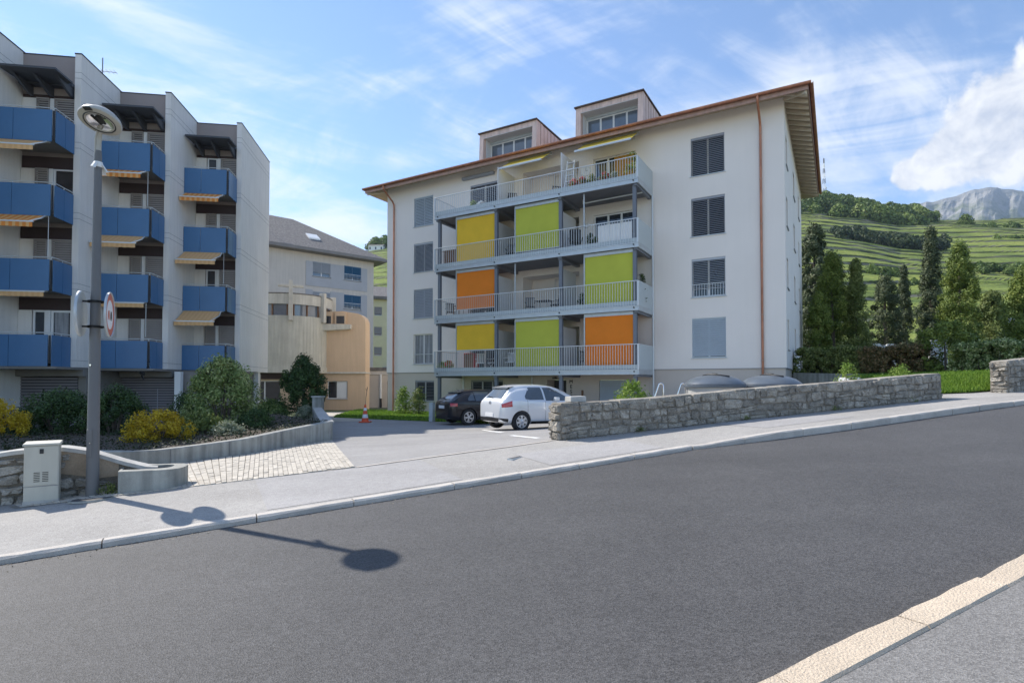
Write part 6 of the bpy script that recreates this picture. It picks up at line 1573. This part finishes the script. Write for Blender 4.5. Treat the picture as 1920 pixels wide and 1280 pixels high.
# ================================================================ PLANTS
M_GRIT = leaf_mat('grit_and_dry_leaves', (.10, .08, .055), (.20, .165, .11), (.36, .29, .19), .1)
def clumped(centers, normals, per, sig, shell=False):
    """leaves gathered in sprays round the given twig ends; shell: over the outside of small boughs"""
    n = len(centers); off = RNG.normal(0, 1, (n * per, 3)); Nv = np.repeat(normals, per, 0)
    if shell:
        off /= np.linalg.norm(off, axis=1, keepdims=True); sz = np.repeat(RNG.uniform(.6, 1.35, n), per)[:, None]
        Nv = Nv * .35 + off; off = off * RNG.uniform(.45, 1.08, (n * per, 1)) * sz * np.array([1, 1, 1.25])
    return np.repeat(centers, per, 0) + off * sig, Nv
def crown_points(n, shape, noise=.16, inner=.35):
    """twig ends over an uneven crown; shape(t)-> radius at relative height t; returns unit-ish points and outward normals"""
    t = RNG.random(n) ** .9; a = RNG.uniform(0, 2 * math.pi, n); r = np.array([shape(q) for q in t])
    lump = 1 + noise * (np.sin(a * 3 + t * 9 + 1.3) * .5 + np.sin(a * 7 - t * 17) * .35 + RNG.normal(0, .45, n))
    k = np.where(RNG.random(n) < inner, RNG.uniform(.35, .9, n), 1.0); rr = r * lump * k
    P = np.stack([rr * np.cos(a), rr * np.sin(a), t], 1); N_ = np.stack([np.cos(a), np.sin(a), np.full(n, .35)], 1)
    return P, N_
def plant(name, label, cat, loc, size, shape, mat, nclump, per, leaf, sig, group=None, aspect=.5, trunk=None, lift=0.0, spread=.7, noise=.16, inner=.35, stems=0, hue=.25, boughs=0, bsig=.2):
    """trunk or stems plus a crown of leaf sprays; size=(rx,ry,h)"""
    r = thing(name, label, cat, loc, random.uniform(-.3, .3), group)
    if boughs: per = max(1, nclump * per // boughs); nclump = boughs; sig = bsig; spread *= .7
    P, N_ = crown_points(nclump, shape, noise, inner); P = P * np.array([size[0], size[1], size[2]]) + np.array([0, 0, lift])
    C, Nv = clumped(P, N_, per, sig, bool(boughs)); V = leaves(C, Nv, leaf, aspect, spread)
    base = np.repeat(RNG.random(nclump), per); hue = .6 if boughs else hue; t = np.clip(base * (1 - hue) + RNG.random(len(C)) * hue, 0, 1)
    quads('crown', V, mat, r, t)
    m = MB()
    if trunk: m.tube([(0, 0, -.15), (trunk * .3, 0, lift * .5 + size[2] * .15), (0, trunk * .4, lift + size[2] * .55), (0, 0, lift + size[2] * .85)], [trunk, trunk * .85, trunk * .5, trunk * .15], 9)
    for k in range(stems):
        a = random.uniform(0, 6.28); q = random.uniform(.2, .6); m.tube([(.05 * math.cos(a), .05 * math.sin(a), -.05), (size[0] * q * .5 * math.cos(a), size[1] * q * .5 * math.sin(a), lift + size[2] * .35), (size[0] * q * math.cos(a), size[1] * q * math.sin(a), lift + size[2] * .75)], [.022, .016, .006], 6)
    if trunk or stems: m.build('trunk' if trunk else 'stem', M['bark'], r, smooth=True)
    return r
dome = lambda t: math.sqrt(max(0, 1 - t * t)) * (.75 + .25 * min(1, t * 4))
ball = lambda t: math.sqrt(max(0.02, 1 - (2 * t - 1) ** 2))
egg = lambda t: math.sin(math.pi * min(1, max(0, (t * .93 + .05)) ** .75)) ** .7
cone = lambda t: max(.02, (1 - t) ** .8) * (.72 + .28 * min(1, t * 5))
flame = lambda t: max(.03, math.sin(math.pi * (min(1, t * .80 + .2)) ** 1.35) ** .75)
# bed by the grey house
plant('golden_shrub', 'low spreading golden yellow shrub in the bed in front of the garage', 'shrub', (-7.72, 12.15, .26), (.74, .55, .62), dome, L_YELLOW, 520, 16, .045, .035, noise=.10, stems=9, aspect=.6, boughs=80, bsig=0.11)
plant('golden_shrub', 'golden yellow shrub cut by the left edge of the photo', 'shrub', (-11.25, 12.1, .26), (.66, .6, .86), dome, L_YELLOW, 520, 16, .05, .04, noise=.12, stems=9, aspect=.6, boughs=80, bsig=0.12)
plant('dark_shrub', 'large dense dark green shrub left of the lamp post', 'shrub', (-11.05, 13.6, .22), (.98, .8, 1.05), dome, L_DARK, 850, 16, .06, .05, noise=.10, stems=8, boughs=95, bsig=0.17)
plant('dark_shrub', 'dark green shrub directly right of the lamp post', 'shrub', (-9.62, 13.5, .22), (.66, .7, 1.12), dome, L_DARK, 620, 16, .06, .05, noise=.12, stems=8, boughs=75, bsig=0.16)
plant('laurel_shrub', 'tall variegated shrub with leaves coloured pale as if sunlit in front of the balconies', 'shrub', (-8.05, 15.5, .22), (.90, .85, 1.9), egg, L_VARIEG_SUNNED, 1150, 14, .085, .07, noise=.10, stems=12, aspect=.42, boughs=120, bsig=0.2)
plant('dark_shrub', 'small dark bluish shrub left of the tall variegated shrub', 'shrub', (-9.6, 16.4, .22), (.5, .45, 1.0), egg, L_DARK, 260, 14, .06, .06, stems=6)
plant('dark_shrub', 'loose green shrub between the golden shrub and the tall shrub', 'shrub', (-7.55, 13.5, .22), (.62, .45, .55), dome, L_OLIVE, 240, 14, .07, .06, stems=6, noise=.2)
plant('dark_shrub', 'low green shrub under the right side of the tall shrub', 'shrub', (-6.75, 14.7, .26), (.42, .5, .55), dome, L_DARK, 240, 14, .06, .05, stems=5)
plant('leafy_bush', 'grey green perennial spilling onto the concrete ramp wall', 'plant', (-6.75, 13.2, .28), (.36, .3, .28), dome, L_PALE, 150, 12, .06, .05, stems=0, noise=.2)
plant('topiary_shrub', 'round clipped dark shrub on a short trunk before the chapel', 'shrub', (-9.75, 26.0, .05), (.95, .9, 2.35), egg, L_DARK, 900, 14, .11, .085, trunk=.12, lift=.25, noise=.16, boughs=110, bsig=0.22)
plant('low_shrub', 'low spreading green shrub below the chapel window', 'shrub', (-11.4, 26.4, .0), (.75, .6, .7), dome, L_LAUREL, 320, 14, .09, .07, stems=5)
plant('low_shrub', 'second low green shrub beside the clipped round shrub', 'shrub', (-10.6, 25.0, .0), (.5, .45, .5), dome, L_LAUREL, 240, 14, .09, .06, stems=5)
plant('low_shrub', 'pale silvery cushion shrub beside the square pillar', 'shrub', (-9.25, 25.1, -.02), (.42, .4, .52), dome, L_PALE, 260, 14, .06, .05, stems=4)
plant('young_shrub', 'thin yellowish young shrub by the left corner of the white house', 'shrub', (-6.05, 31.1, -.25), (.42, .4, 1.5), egg, L_FRESH, 120, 12, .11, .08, stems=4, noise=.3)
plant('young_shrub', 'thin dark young shrub leaning near the white house ground floor window', 'shrub', (-5.1, 30.3, -.25), (.34, .3, 1.5), egg, L_OLIVE, 100, 12, .11, .08, stems=4, noise=.3)
plant('young_shrub', 'fresh green bush rising above the stone wall by the balconies', 'shrub', (3.35, 15.5, .45), (.46, .4, 1.08), egg, L_FRESH, 150, 12, .09, .07, stems=6, noise=.3)
plant('weed', 'yellow green tuft growing behind the middle of the stone wall', 'plant', (9.0, 14.9, 1.1), (.3, .22, .92), egg, L_FRESH, 60, 12, .06, .06, stems=3)
plant('weed', 'small bright tuft at the top of the stone wall near the hedge', 'plant', (12.0, 17.2, 1.5), (.3, .3, .55), dome, L_FRESH, 70, 12, .07, .06, stems=3)
# leaf litter and undergrowth in the bed
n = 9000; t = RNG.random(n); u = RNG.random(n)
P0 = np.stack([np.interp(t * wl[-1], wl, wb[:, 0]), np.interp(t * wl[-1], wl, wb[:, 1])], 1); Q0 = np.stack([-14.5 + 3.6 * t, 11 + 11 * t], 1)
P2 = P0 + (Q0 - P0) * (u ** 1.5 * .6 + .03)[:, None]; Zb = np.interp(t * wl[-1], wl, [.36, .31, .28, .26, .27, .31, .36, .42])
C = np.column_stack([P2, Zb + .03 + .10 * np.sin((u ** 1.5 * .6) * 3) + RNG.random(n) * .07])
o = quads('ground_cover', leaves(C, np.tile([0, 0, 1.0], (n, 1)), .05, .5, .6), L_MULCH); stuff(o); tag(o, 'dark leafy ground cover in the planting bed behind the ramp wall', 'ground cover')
def grass(name, label, pts, h, per=1, mat=None, w=.012):
    n = len(pts); a = RNG.uniform(0, 6.28, n); lean = RNG.normal(0, .35, (n, 2)) * h; hh = h * RNG.uniform(.5, 1.3, n)
    d = np.stack([np.cos(a), np.sin(a), np.zeros(n)], 1) * w; top = pts + np.column_stack([lean, hh])
    o = quads(name, np.stack([pts - d, pts + d, top + d * .25, top - d * .25], 1), mat or L_GRASS); stuff(o); tag(o, label, 'grass')
# lawn blades
t = RNG.random(26000); k = RNG.random(26000)
a = np.outer(1 - t, [-9.3, 29.0]) + np.outer(t, [-.8, 22.9]); b = np.outer(1 - t, [-10.8, 39.0]) + np.outer(t, [1.6, 28.3]); c = a + (b - a) * k[:, None]
grass('lawn_grass', 'short lawn along the foot of the white apartment house', np.column_stack([c, G(c[:, 0], c[:, 1]) + .05 * np.minimum(1, k * 8) + .01]), .09, w=.02)
i = RNG.integers(0, 23, 46000); j = RNG.integers(0, 14, 46000); f = RNG.random((46000, 2)); V = VERGE
p = (V[i, j] * ((1 - f[:, :1]) * (1 - f[:, 1:])) + V[i + 1, j] * (f[:, :1] * (1 - f[:, 1:])) + V[i, j + 1] * ((1 - f[:, :1]) * f[:, 1:]) + V[i + 1, j + 1] * (f[:, :1] * f[:, 1:]))
grass('verge_grass', 'sunlit green grass bank between the two stone walls', p, .10, w=.012)
# grit and dry leaves blown into the gutter and along the wall foot
def litter(name, label, pts, size, mat):
    o = quads(name, leaves(pts, np.tile([0, 0, 1.0], (len(pts), 1)), size, .6, .35, .6), mat); stuff(o); tag(o, label, 'litter')
n = 1500; s_ = RNG.uniform(-3.5, 16, n); e_ = np.abs(RNG.normal(0, .10, n)) + .012
P_ = np.array([RP(a, float(KERB_N(a)) - b, .006) for a, b in zip(s_, e_)]); litter('gutter_grit', 'fine grit and dry leaf bits along the far kerb', P_, .014, M_GRIT)
n = 900; t_ = RNG.random(n) * 11; cl_ = np.concatenate([[0], np.cumsum(np.linalg.norm(np.diff(np.array(W1)[:, :2], axis=0), axis=1))]); W_ = np.array(W1)
P_ = np.stack([np.interp(t_, cl_, W_[:, k]) for k in range(3)], 1); P_[:, :2] -= np.outer(np.abs(RNG.normal(0, .12, n)) + .03, Nn); P_[:, 2] += .012; litter('wall_grit', 'crumbs of mortar and dry leaves at the foot of the stone wall', P_, .02, M_GRIT)
# weeds at the foot of walls
for k_, t_ in enumerate((1.7, 4.4, 7.0, 9.6)):
    p_ = [float(np.interp(t_, cl_, W_[:, k])) for k in range(3)]; q_ = ('near end', 'second quarter', 'third quarter', 'far end')[k_]
    plant('weed', 'tiny weed at the foot of the long stone wall, ' + q_, 'plant', (p_[0] - Nn[0] * .05, p_[1] - Nn[1] * .05, p_[2]), (.09, .06, .08), dome, L_OLIVE, 16, 8, .03, .025)
def weeds(label, x, y, z, s): plant('weed', label, 'plant', (x, y, z), (s, s * .6, s * .9), dome, L_OLIVE, 26, 10, .03, .03)
weeds('weed tuft at the foot of the wall beside the lamp', -5.42, 7.52, .06, .10)

# hedge on the right: clipped, with gaps and different bushes
def hedge(label, t0, t1, h, mat, seed, w=.6):
    L = t1 - t0; n = int(150 * L); u = RNG.random(n) * L; v = RNG.uniform(-1, 1, n); z = RNG.random(n); face = RNG.random(n)
    v = np.where(face < .45, -1, np.where(face < .6, 1, v)); z = np.where((face >= .6) & (face < .9), 1.0, z)
    v = v * w * (1 + .13 * np.sin(u * 5 + seed) + RNG.normal(0, .09, n)); z = np.clip(z, 0, 1) * h * (1 + .05 * np.sin(u * 3.1 + seed) + RNG.normal(0, .035, n))
    base = HEDGE0 + hd * (t0 + L / 2); zb = np.interp(t0 + L / 2, [0, 10], [2.08, 1.92])
    r = thing('hedge', label, 'hedge', (*base, zb))
    C = np.column_stack([np.outer(u - L / 2, hd) - np.outer(v, hn) * -1.0, z]); Nv = np.column_stack([np.outer(-v / w, -hn), z / h])
    C, Nv = clumped(C, Nv, 64, .14, True); quads('foliage', leaves(C, Nv, .09, .6, .5), mat, r)
    m = MB()
    for q in np.arange(-L / 2 + .2, L / 2, .5): m.tube([(*(hd * q), -.1), (*(hd * q + RNG.normal(0, .05, 2)), h * .7)], [.03, .012], 6)
    m.build('stems', M['bark'], r)
hedge('clipped dark hedge beside the corner of the white apartment house', -.2, 3.0, 1.02, L_OLIVE, 1)
hedge('reddish brown tinged middle stretch of the hedge', 3.0, 5.3, 1.0, leaf_mat('leaves_bronze', (.06, .07, .02), (.15, .12, .04), (.34, .21, .11), .25), 2)
hedge('loose glossy hedge stretch above the grass verge', 6.3, 9.3, 1.05, L_VARIEG_SUNNED, 4, .7)
hedge('taller hedge stretch at the right edge behind the short stone wall', 9.3, 13.0, 1.12, L_OLIVE, 5, .6)
bz = 2.02
plant('weeping_conifer', 'small weeping conifer standing in the gap of the hedge', 'tree', (*(HEDGE0 + hd * 5.8 - hn * .4), bz - .1), (.95, .9, 2.05), lambda t: .55 + .5 * math.sin(t * 2.9) if t < .9 else .4, L_THUJA, 520, 14, .11, .09, trunk=.06, noise=.25, boughs=50, bsig=0.24)
# trees of the cemetery
def tree(name, label, px, Y, top, half_w, shape, mat, n, leaf, trunk, lift=.4, sig=.14, noise=.2, inner=.3, per=12):
    x = (px - 960) / 1044.0 * Y; zb = float(2.08 + .012 * max(0, Y - 24)); plant(name, label, 'tree', (x, Y, zb), (half_w * .58, half_w * .58, top - zb - lift - .2), shape, mat, n, per + 4, leaf * .78, sig, None, .5, trunk, lift, .7, noise * 1.5, .25, boughs=max(60, n // 8), bsig=.26 * half_w ** .5)
tree('cedar_tree', 'tall dark spreading tree right behind the corner of the white house', 1530, 46, 14.6, 2.4, egg, L_SPRUCE, 1500, .26, .3, 2.0, .24, .3)
tree('thuja_tree', 'broad green columnar thuja nearest the white house', 1562, 34, 9.5, 1.42, flame, L_THUJA, 1700, .15, .16)
tree('thuja_tree', 'short bushy thuja leaning against the broad columnar one', 1537, 33, 7.0, .9, flame, L_THUJA, 800, .15, .12)
tree('thuja_tree', 'looser olive green thuja second from the white house', 1608, 33, 9.0, 1.3, cone, L_OLIVE, 1150, .15, .14, .5, .16, .3)
tree('dark_yew', 'dark dense yew behind the gravestones', 1662, 40, 9.3, 1.45, egg, L_SPRUCE, 1150, .18, .2, .8, .18)
tree('spruce_tree', 'slim dark spruce left of the tallest spruce', 1698, 46, 11.4, 1.15, cone, L_SPRUCE, 950, .18, .16, .8, .17, .28)
tree('spruce_tree', 'tallest dark spruce in the cemetery', 1749, 44, 14.0, 1.75, cone, L_SPRUCE, 1900, .19, .22, .8, .19, .30)
tree('thuja_tree', 'golden green thuja directly right of the tallest spruce', 1803, 36, 10.7, 1.5, flame, L_THUJA, 1800, .16, .15, .4, .17, .28)
tree('thuja_tree', 'yellowish rounded tree between two thujas', 1862, 38, 7.9, 1.5, egg, L_OLIVE, 1150, .17, .14, .3, .17, .25)
tree('thuja_tree', 'tall bright thuja cut by the right edge of the photo', 1925, 28, 7.4, 1.1, flame, L_THUJA, 1300, .14, .13, .3, .14, .25)
tree('dark_yew', 'dark shrubby tree low behind the hedge near the white house', 1520, 40, 7.2, 1.3, egg, L_SPRUCE, 800, .18, .14, .2)
# gravestones behind the hedge
for i, (px, Y, h, lab) in enumerate(((1643, 33, 1.75, 'leftmost pale gravestone under the dark yew'), (1655, 34, 1.7, 'second gravestone from the left under the yew'), (1671, 35, 1.85, 'third gravestone, before the weeping conifer'), (1752, 33, 1.95, 'white gravestone left of the tall stone pillar'), (1770, 27, 1.6, 'slim white stone pillar in the hedge'), (1860, 31, 1.75, 'left of three white gravestones at the right'), (1868, 32, 1.9, 'middle of three white gravestones at the right'), (1884, 31, 1.75, 'right of three white gravestones at the right'), (1897, 30, 2.6, 'small white globe lamp on a post beyond the hedge'))):
    x = (px - 960) / 1044.0 * Y; zb = 2.06 + .012 * (Y - 24); r = thing('gravestone' if i < 8 else 'garden_lamp', lab, 'gravestone' if i < 8 else 'lamp', (x, Y, zb), random.uniform(-.4, .4))
    if i < 8:
        w = .28 if i != 4 else .13; m = MB(); m.prism_y(round_poly([(-w, -.1), (w, -.1), (w * .95, h), (-w * .95, h)], [.02, .02, .15, .15]), -.09, .09); m.build('slab', M['grave'], r)
        m = MB(); m.box(-w - .1, w + .1, -.18, .18, -.1, .18); m.build('base', M['grave'], r)
    else:
        m = MB(); m.tube([(0, 0, -.1), (0, 0, h)], .04, 8); m.build('post', M['lamp'], r)
        m = MB(); m.lathe([(0, h - .05), (.14, h), (.2, h + .15), (.14, h + .3), (0, h + .36)], 14); m.build('globe', M['white'], r, smooth=True)
# woods and scrub on the hill
def hill_mass(name, label, regions, mat, leaf, dens):
    Cs, Ns = [], []
    for (px0, px1, Y0, Y1, hmin, hmax, cnt) in regions:
        for _ in range(cnt):
            px, Y = random.uniform(px0, px1), random.uniform(Y0, Y1); x, y, z = hill_at(px, Y); h = random.uniform(hmin, hmax); r = h * random.uniform(.42, .62)
            n = int(dens * random.uniform(.8, 1.2)); P, N_ = crown_points(n, egg, .22, .15); P = P * np.array([r, r, h]) + np.array([x, y, z - .4]); Cs.append(P); Ns.append((N_, random.random()))
    C = np.concatenate(Cs); Nv = np.concatenate([q[0] for q in Ns]); tint = np.concatenate([np.clip(q[1] * .75 + RNG.random(len(q[0])) * .3, 0, 1) for q in Ns])
    o = quads(name, leaves(C, Nv, leaf, .8, .55), mat, None, tint); stuff(o); tag(o, label, 'woodland')
hill_mass('woodland', 'wooded crest of the hill right of the white house', [(1495, 1735, 360, 425, 7, 13, 130), (1730, 1765, 385, 425, 4, 8, 14)], L_WOOD, 1.5, 330)
hill_mass('scrub', 'dark scrub band across the vineyard slope', [(1560, 1775, 268, 284, 4, 6.5, 70)], leaf_mat('leaves_far_scrub', (.02, .04, .014), (.04, .065, .024), (.075, .10, .035), .15), 1.1, 200)
hill_mass('scrub', 'shrubby banks along the vineyard terraces on the right', [(1830, 1925, 195, 203, 2, 3.4, 22), (1845, 1925, 352, 362, 3, 5, 16), (1870, 1925, 296, 302, 2, 4, 12), (1630, 1700, 178, 184, 2.4, 4, 22), (1690, 1740, 160, 166, 2, 3, 12)], L_WOOD, .9, 160)
hill_mass('woodland', 'trees on the hill seen over the grey roof on the left', [(626, 646, 430, 436, 11, 13, 3), (652, 676, 415, 425, 7, 9, 7), (683, 726, 424, 434, 7, 12, 12)], L_WOOD, 1.4, 420)
for px, Y, h, lab in ((1816, 372, 8.5, 'single round bush on the upper vineyard terraces'), (1640, 420, 8, 'pointed tree on the skyline right of the radio mast')):
    x, y, z = hill_at(px, Y); plant('hill_tree', lab, 'tree', (x, y, z - .5), (h * .5, h * .5, h), egg, L_WOOD, 380, 3, 1.2, .4, trunk=.3)
# ================================================================ THINGS ON THE BALCONIES
CA, SA = math.cos(APT_RZ), math.sin(APT_RZ)
def AW(x, y, z): return (11.83 + CA * x - SA * y, 23.96 + SA * x + CA * y, z)
def bthing(name, label, cat, x, y, k, rz=0.0, group=None): return thing(name, label, cat, AW(x, y, FL[k] + .002), APT_RZ + rz, group)
def garden_chair(label, x, y, k, rz, col):
    r = bthing('balcony_chair', label, 'chair', x, y, k, rz)
    m = MB(); m.box(-.24, .24, -.22, .24, .42, .45); m.build('seat', M[col], r)
    m = MB()
    for q in np.linspace(-.2, .2, 5): m.bar((q, .23, .45), (q, .34, .95), .05, .015)
    m.bar((-.24, .34, .95), (.24, .34, .95), .03, .04); m.build('backrest', M[col], r)
    for sx in (-1, 1):
        m = MB(); m.bar((sx * .22, .22, .44), (sx * .25, -.26, 0), .025, .025); m.build('leg', M[col], r)
        m = MB(); m.bar((sx * .22, -.2, .44), (sx * .25, .3, 0), .025, .025); m.build('leg', M[col], r)
        m = MB(); m.bar((sx * .25, -.22, .64), (sx * .25, .28, .66), .04, .025); m.build('armrest', M[col], r)
def table(label, x, y, k, col, w=.4, h=.72):
    r = bthing('balcony_table', label, 'table', x, y, k)
    m = MB(); m.box(-w, w, -.3, .3, h - .03, h); m.build('tabletop', M[col], r)
    for sx in (-1, 1):
        for sy in (-1, 1): m = MB(); m.bar((sx * (w - .05), sy * .25, 0), (sx * (w - .08), sy * .24, h - .03), .03, .03); m.build('leg', M[col], r)
def pot(label, x, y, k, mat, h=.35, r_=.22, potc='clay', flowers=None):
    r = bthing('potted_plant', label, 'plant', x, y, k)
    m = MB(); m.lathe([(0, 0), (.10, 0), (.14, .22), (.15, .24), (.12, .24), (.12, .20), (0, .20)], 16); m.build('pot', M[potc], r, smooth=True)
    P, N_ = crown_points(70, dome, .25, .3); C, Nv = clumped(P * np.array([r_, r_, h]) + np.array([0, 0, .2]), N_, 9, .035); quads('foliage', leaves(C, Nv, .07, .5, .8), mat, r)
    if flowers: P, N_ = crown_points(46, dome, .2, 0); C, Nv = clumped(P * np.array([r_ * 1.05, r_ * 1.05, h * 1.05]) + np.array([0, 0, .22]), N_, 4, .02); stuff(quads('flowers', leaves(C, Nv, .06, .9, .9), flowers, r))
# top balcony
pot('pot of red geraniums on the top balcony near the ladder', -9.0, -2.05, 3, L_OLIVE, .30, .22, flowers=L_RED)
pot('second pot of red geraniums on the top balcony', -8.6, -2.0, 3, L_OLIVE, .34, .22, flowers=L_RED)
pot('pot of herbs beside the red flowers on the top balcony', -8.15, -2.0, 3, L_OLIVE, .4, .2)
pot('flower pot with pink blooms before the ochre curtain', -7.45, -2.0, 3, L_LAUREL, .35, .25, flowers=L_RED)
pot('white flowering pot before the ochre curtain', -7.0, -2.0, 3, L_PALE, .3, .22)
pot('tall leafy plant at the right end of the top balcony', -6.25, -1.6, 3, L_FRESH, 1.25, .36, 'dark')
r = bthing('plant_ladder', 'white wooden ladder shelf on the top balcony', 'shelf', -9.45, -1.6, 3)
for sx in (-1, 1): m = MB(); m.bar((sx * .22, -.2, 0), (sx * .18, .15, 1.75), .04, .04); m.build('rail', M['white'], r)
for q in range(5): m = MB(); z = .3 + q * .33; m.box(-.2, .2, -.16 + q * .06, .02 + q * .06, z, z + .025); m.build('rung', M['white'], r)
ck = thing('wall_clock', 'round white wall clock between the top balcony doors', 'clock', AW(-9.25, -.004, 12.55), APT_RZ)
m = MB(); m.lathe([(0, -.03), (.24, -.03), (.27, -.045), (.28, 0), (0, 0)], 28, axis='y'); m.build('case', M['white'], ck, smooth=True)
m = MB(); m.bar((0, -.036, 0), (.02, -.036, .17), .018, .006); m.bar((0, -.036, 0), (.11, -.036, -.03), .02, .006); m.build('hand', M['black'], ck)
garden_chair('dark chair on the middle of the top balcony', -13.0, -1.1, 3, .6, 'dark'); garden_chair('dark chair by the recessed top balcony door', -10.9, -.3, 3, -2.4, 'dark')
r = bthing('sun_lounger', 'striped white sun lounger at the left end of the top balcony', 'lounger', -15.9, -1.2, 3, .15)
m = MB(); m.box(-.75, .55, -.3, .3, .36, .46); m.hexa([(.55, -.3, .36), (1.05, -.3, .62), (1.05, .3, .62), (.55, .3, .36), (.52, -.3, .46), (1.0, -.3, .72), (1.0, .3, .72), (.52, .3, .46)]); m.build('cushion', M['white'], r)
for sx in (-.7, .5):
    for sy in (-.28, .28): m = MB(); m.bar((sx, sy, 0), (sx, sy, .36), .03, .03); m.build('leg', M['steel'], r)
pot('small green plant beside the striped lounger', -15.0, -1.9, 3, L_FRESH, .3, .15)
# third floor
r = bthing('storage_cabinet', 'brown slatted storage cabinet at the left end of the third floor balcony', 'cabinet', -16.55, -1.5, 2)
for q in range(7): m = MB(); m.box(-.55 + q * .157, -.41 + q * .157, -.25, .25, .05, .98); m.build('slat', M['wood'], r)
m = MB(); m.box(-.58, .58, -.28, .28, .985, 1.02); m.build('lid', M['wood'], r)
garden_chair('dark chair beside the yellow screen on the third floor', -12.9, -1.5, 2, .4, 'dark'); garden_chair('dark chair half hidden by the green screen on the third floor', -12.45, -1.2, 2, 2.2, 'dark')
r = bthing('office_chair', 'black office chair on the third floor balcony', 'chair', -9.1, -1.7, 2, .5)
m = MB(); m.box(-.28, .28, -.26, .26, .44, .54); m.build('seat', M['black'], r, bevel=.04)
m = MB(); m.box(-.28, .28, .2, .30, .58, 1.2); m.build('backrest', M['black'], r, bevel=.05)
m = MB(); m.tube([(0, 0, .06), (0, 0, .45)], .03, 8)
for q in range(5): a = q * 1.256; m.bar((0, 0, .08), (.3 * math.cos(a), .3 * math.sin(a), .04), .04, .04)
m.build('base', M['black'], r)
for sx in (-1, 1): m = MB(); m.tube([(sx * .28, -.15, .5), (sx * .33, -.15, .7), (sx * .33, .15, .72), (sx * .28, .2, .55)], .02, 6); m.build('armrest', M['black'], r)
pot('first dark pot plant right of the office chair', -8.2, -2.0, 2, L_DARK, .5, .18, 'dark'); pot('second dark pot plant right of the office chair', -7.85, -2.0, 2, L_DARK, .32, .18, 'dark')
r = bthing('privacy_sheet', 'white fabric sheets fixed behind the third floor railing', 'sheet', -6.9, -2.2, 2)
for x0, x1 in ((-.85, -.28), (-.25, .24), (.27, .8)): m = MB(); m.grid([[(x, .012 * math.sin(i * 1.2), .05), (x, .012 * math.sin(i * 1.2), .98)] for i, x in enumerate(np.linspace(x0, x1, 14))]); m.build('cloth', M['white'], r, smooth=True)
table('dark table at the right end of the third floor balcony', -6.35, -1.3, 2, 'dark', .4, .8)
# second floor
garden_chair('dark chair at the left end of the second floor balcony', -16.8, -1.5, 1, .8, 'dark'); table('table below the orange screen on the second floor', -16.0, -1.6, 1, 'wood'); garden_chair('dark chair below the orange screen', -15.1, -1.5, 1, -.6, 'dark'); garden_chair('second dark chair below the orange screen', -14.4, -1.5, 1, .2, 'dark')
garden_chair('dark chair in the middle of the second floor balcony', -11.9, -1.2, 1, .5, 'dark'); table('dark table in the middle of the second floor balcony', -11.2, -1.0, 1, 'dark'); garden_chair('dark chair right of the second floor table', -10.4, -1.2, 1, -.5, 'dark')
pot('dark potted plant beside the green screen on the second floor', -8.75, -1.7, 1, L_DARK, .6, .2, 'dark'); pot('tall trailing plant at the right end of the second floor balcony', -5.98, -1.2, 1, L_DARK, 1.35, .22, 'dark')
# first floor
pot('flower box with red blooms at the left end of the first floor balcony', -16.55, -2.0, 0, L_FRESH, .35, .26, flowers=L_RED); pot('flower pot with yellow green leaves beside the red flower box', -17.0, -2.0, 0, L_FRESH, .3, .2)
r = bthing('storage_cabinet', 'red brown cabinet below the first floor yellow screen', 'cabinet', -15.6, -1.2, 0)
m = MB(); m.box(-.35, .35, -.25, .25, .05, 1.0); m.build('carcass', M['red'], r, bevel=.01); m = MB(); m.box(-.3, .3, -.262, -.251, .1, .95); m.build('door', M['wood'], r)
garden_chair('white garden chair below the yellow screen on the first floor', -14.8, -1.5, 0, .5, 'white'); garden_chair('white folding chair beside the first column of the first floor', -13.9, -1.6, 0, -.3, 'white'); garden_chair('white garden chair right of the first floor column', -12.9, -1.5, 0, .2, 'white'); table('white garden table on the first floor balcony', -13.5, -.9, 0, 'white')
garden_chair('dark chair beside the orange screen on the first floor', -9.0, -.9, 0, .6, 'dark')
haze()
# repeats of one kind share a group
GROUPS = {'balcony_chair': 'chairs on the apartment balconies', 'balcony_table': 'tables on the apartment balconies', 'potted_plant': 'potted plants on the apartment balconies', 'storage_cabinet': 'cabinets on the apartment balconies',
          'thuja_tree': 'thuja trees beyond the hedge', 'spruce_tree': 'spruces beyond the hedge', 'dark_yew': 'yews beyond the hedge', 'gravestone': 'gravestones behind the hedge', 'hedge': 'stretches of hedge on the right',
          'parked_car': 'cars parked in the yard', 'traffic_sign': 'round signs on the lamp post', 'golden_shrub': 'golden shrubs in the bed', 'dark_shrub': 'dark shrubs in the bed', 'low_shrub': 'low shrubs by the chapel', 'young_shrub': 'young shrubs round the white house',
          'weed': 'weeds by the walls', 'hill_house': 'small buildings on the hill', 'hill_tree': 'single trees on the hill', 'stone_wall': 'rubble walls along the pavement', 'apartment_building': 'apartment houses', 'retaining_wall': 'concrete retaining walls'}
for o in bpy.data.objects:
    if o.parent is None and 'label' in o and 'group' not in o:
        g = GROUPS.get(o.name.split('.')[0])
        if g: o['group'] = g
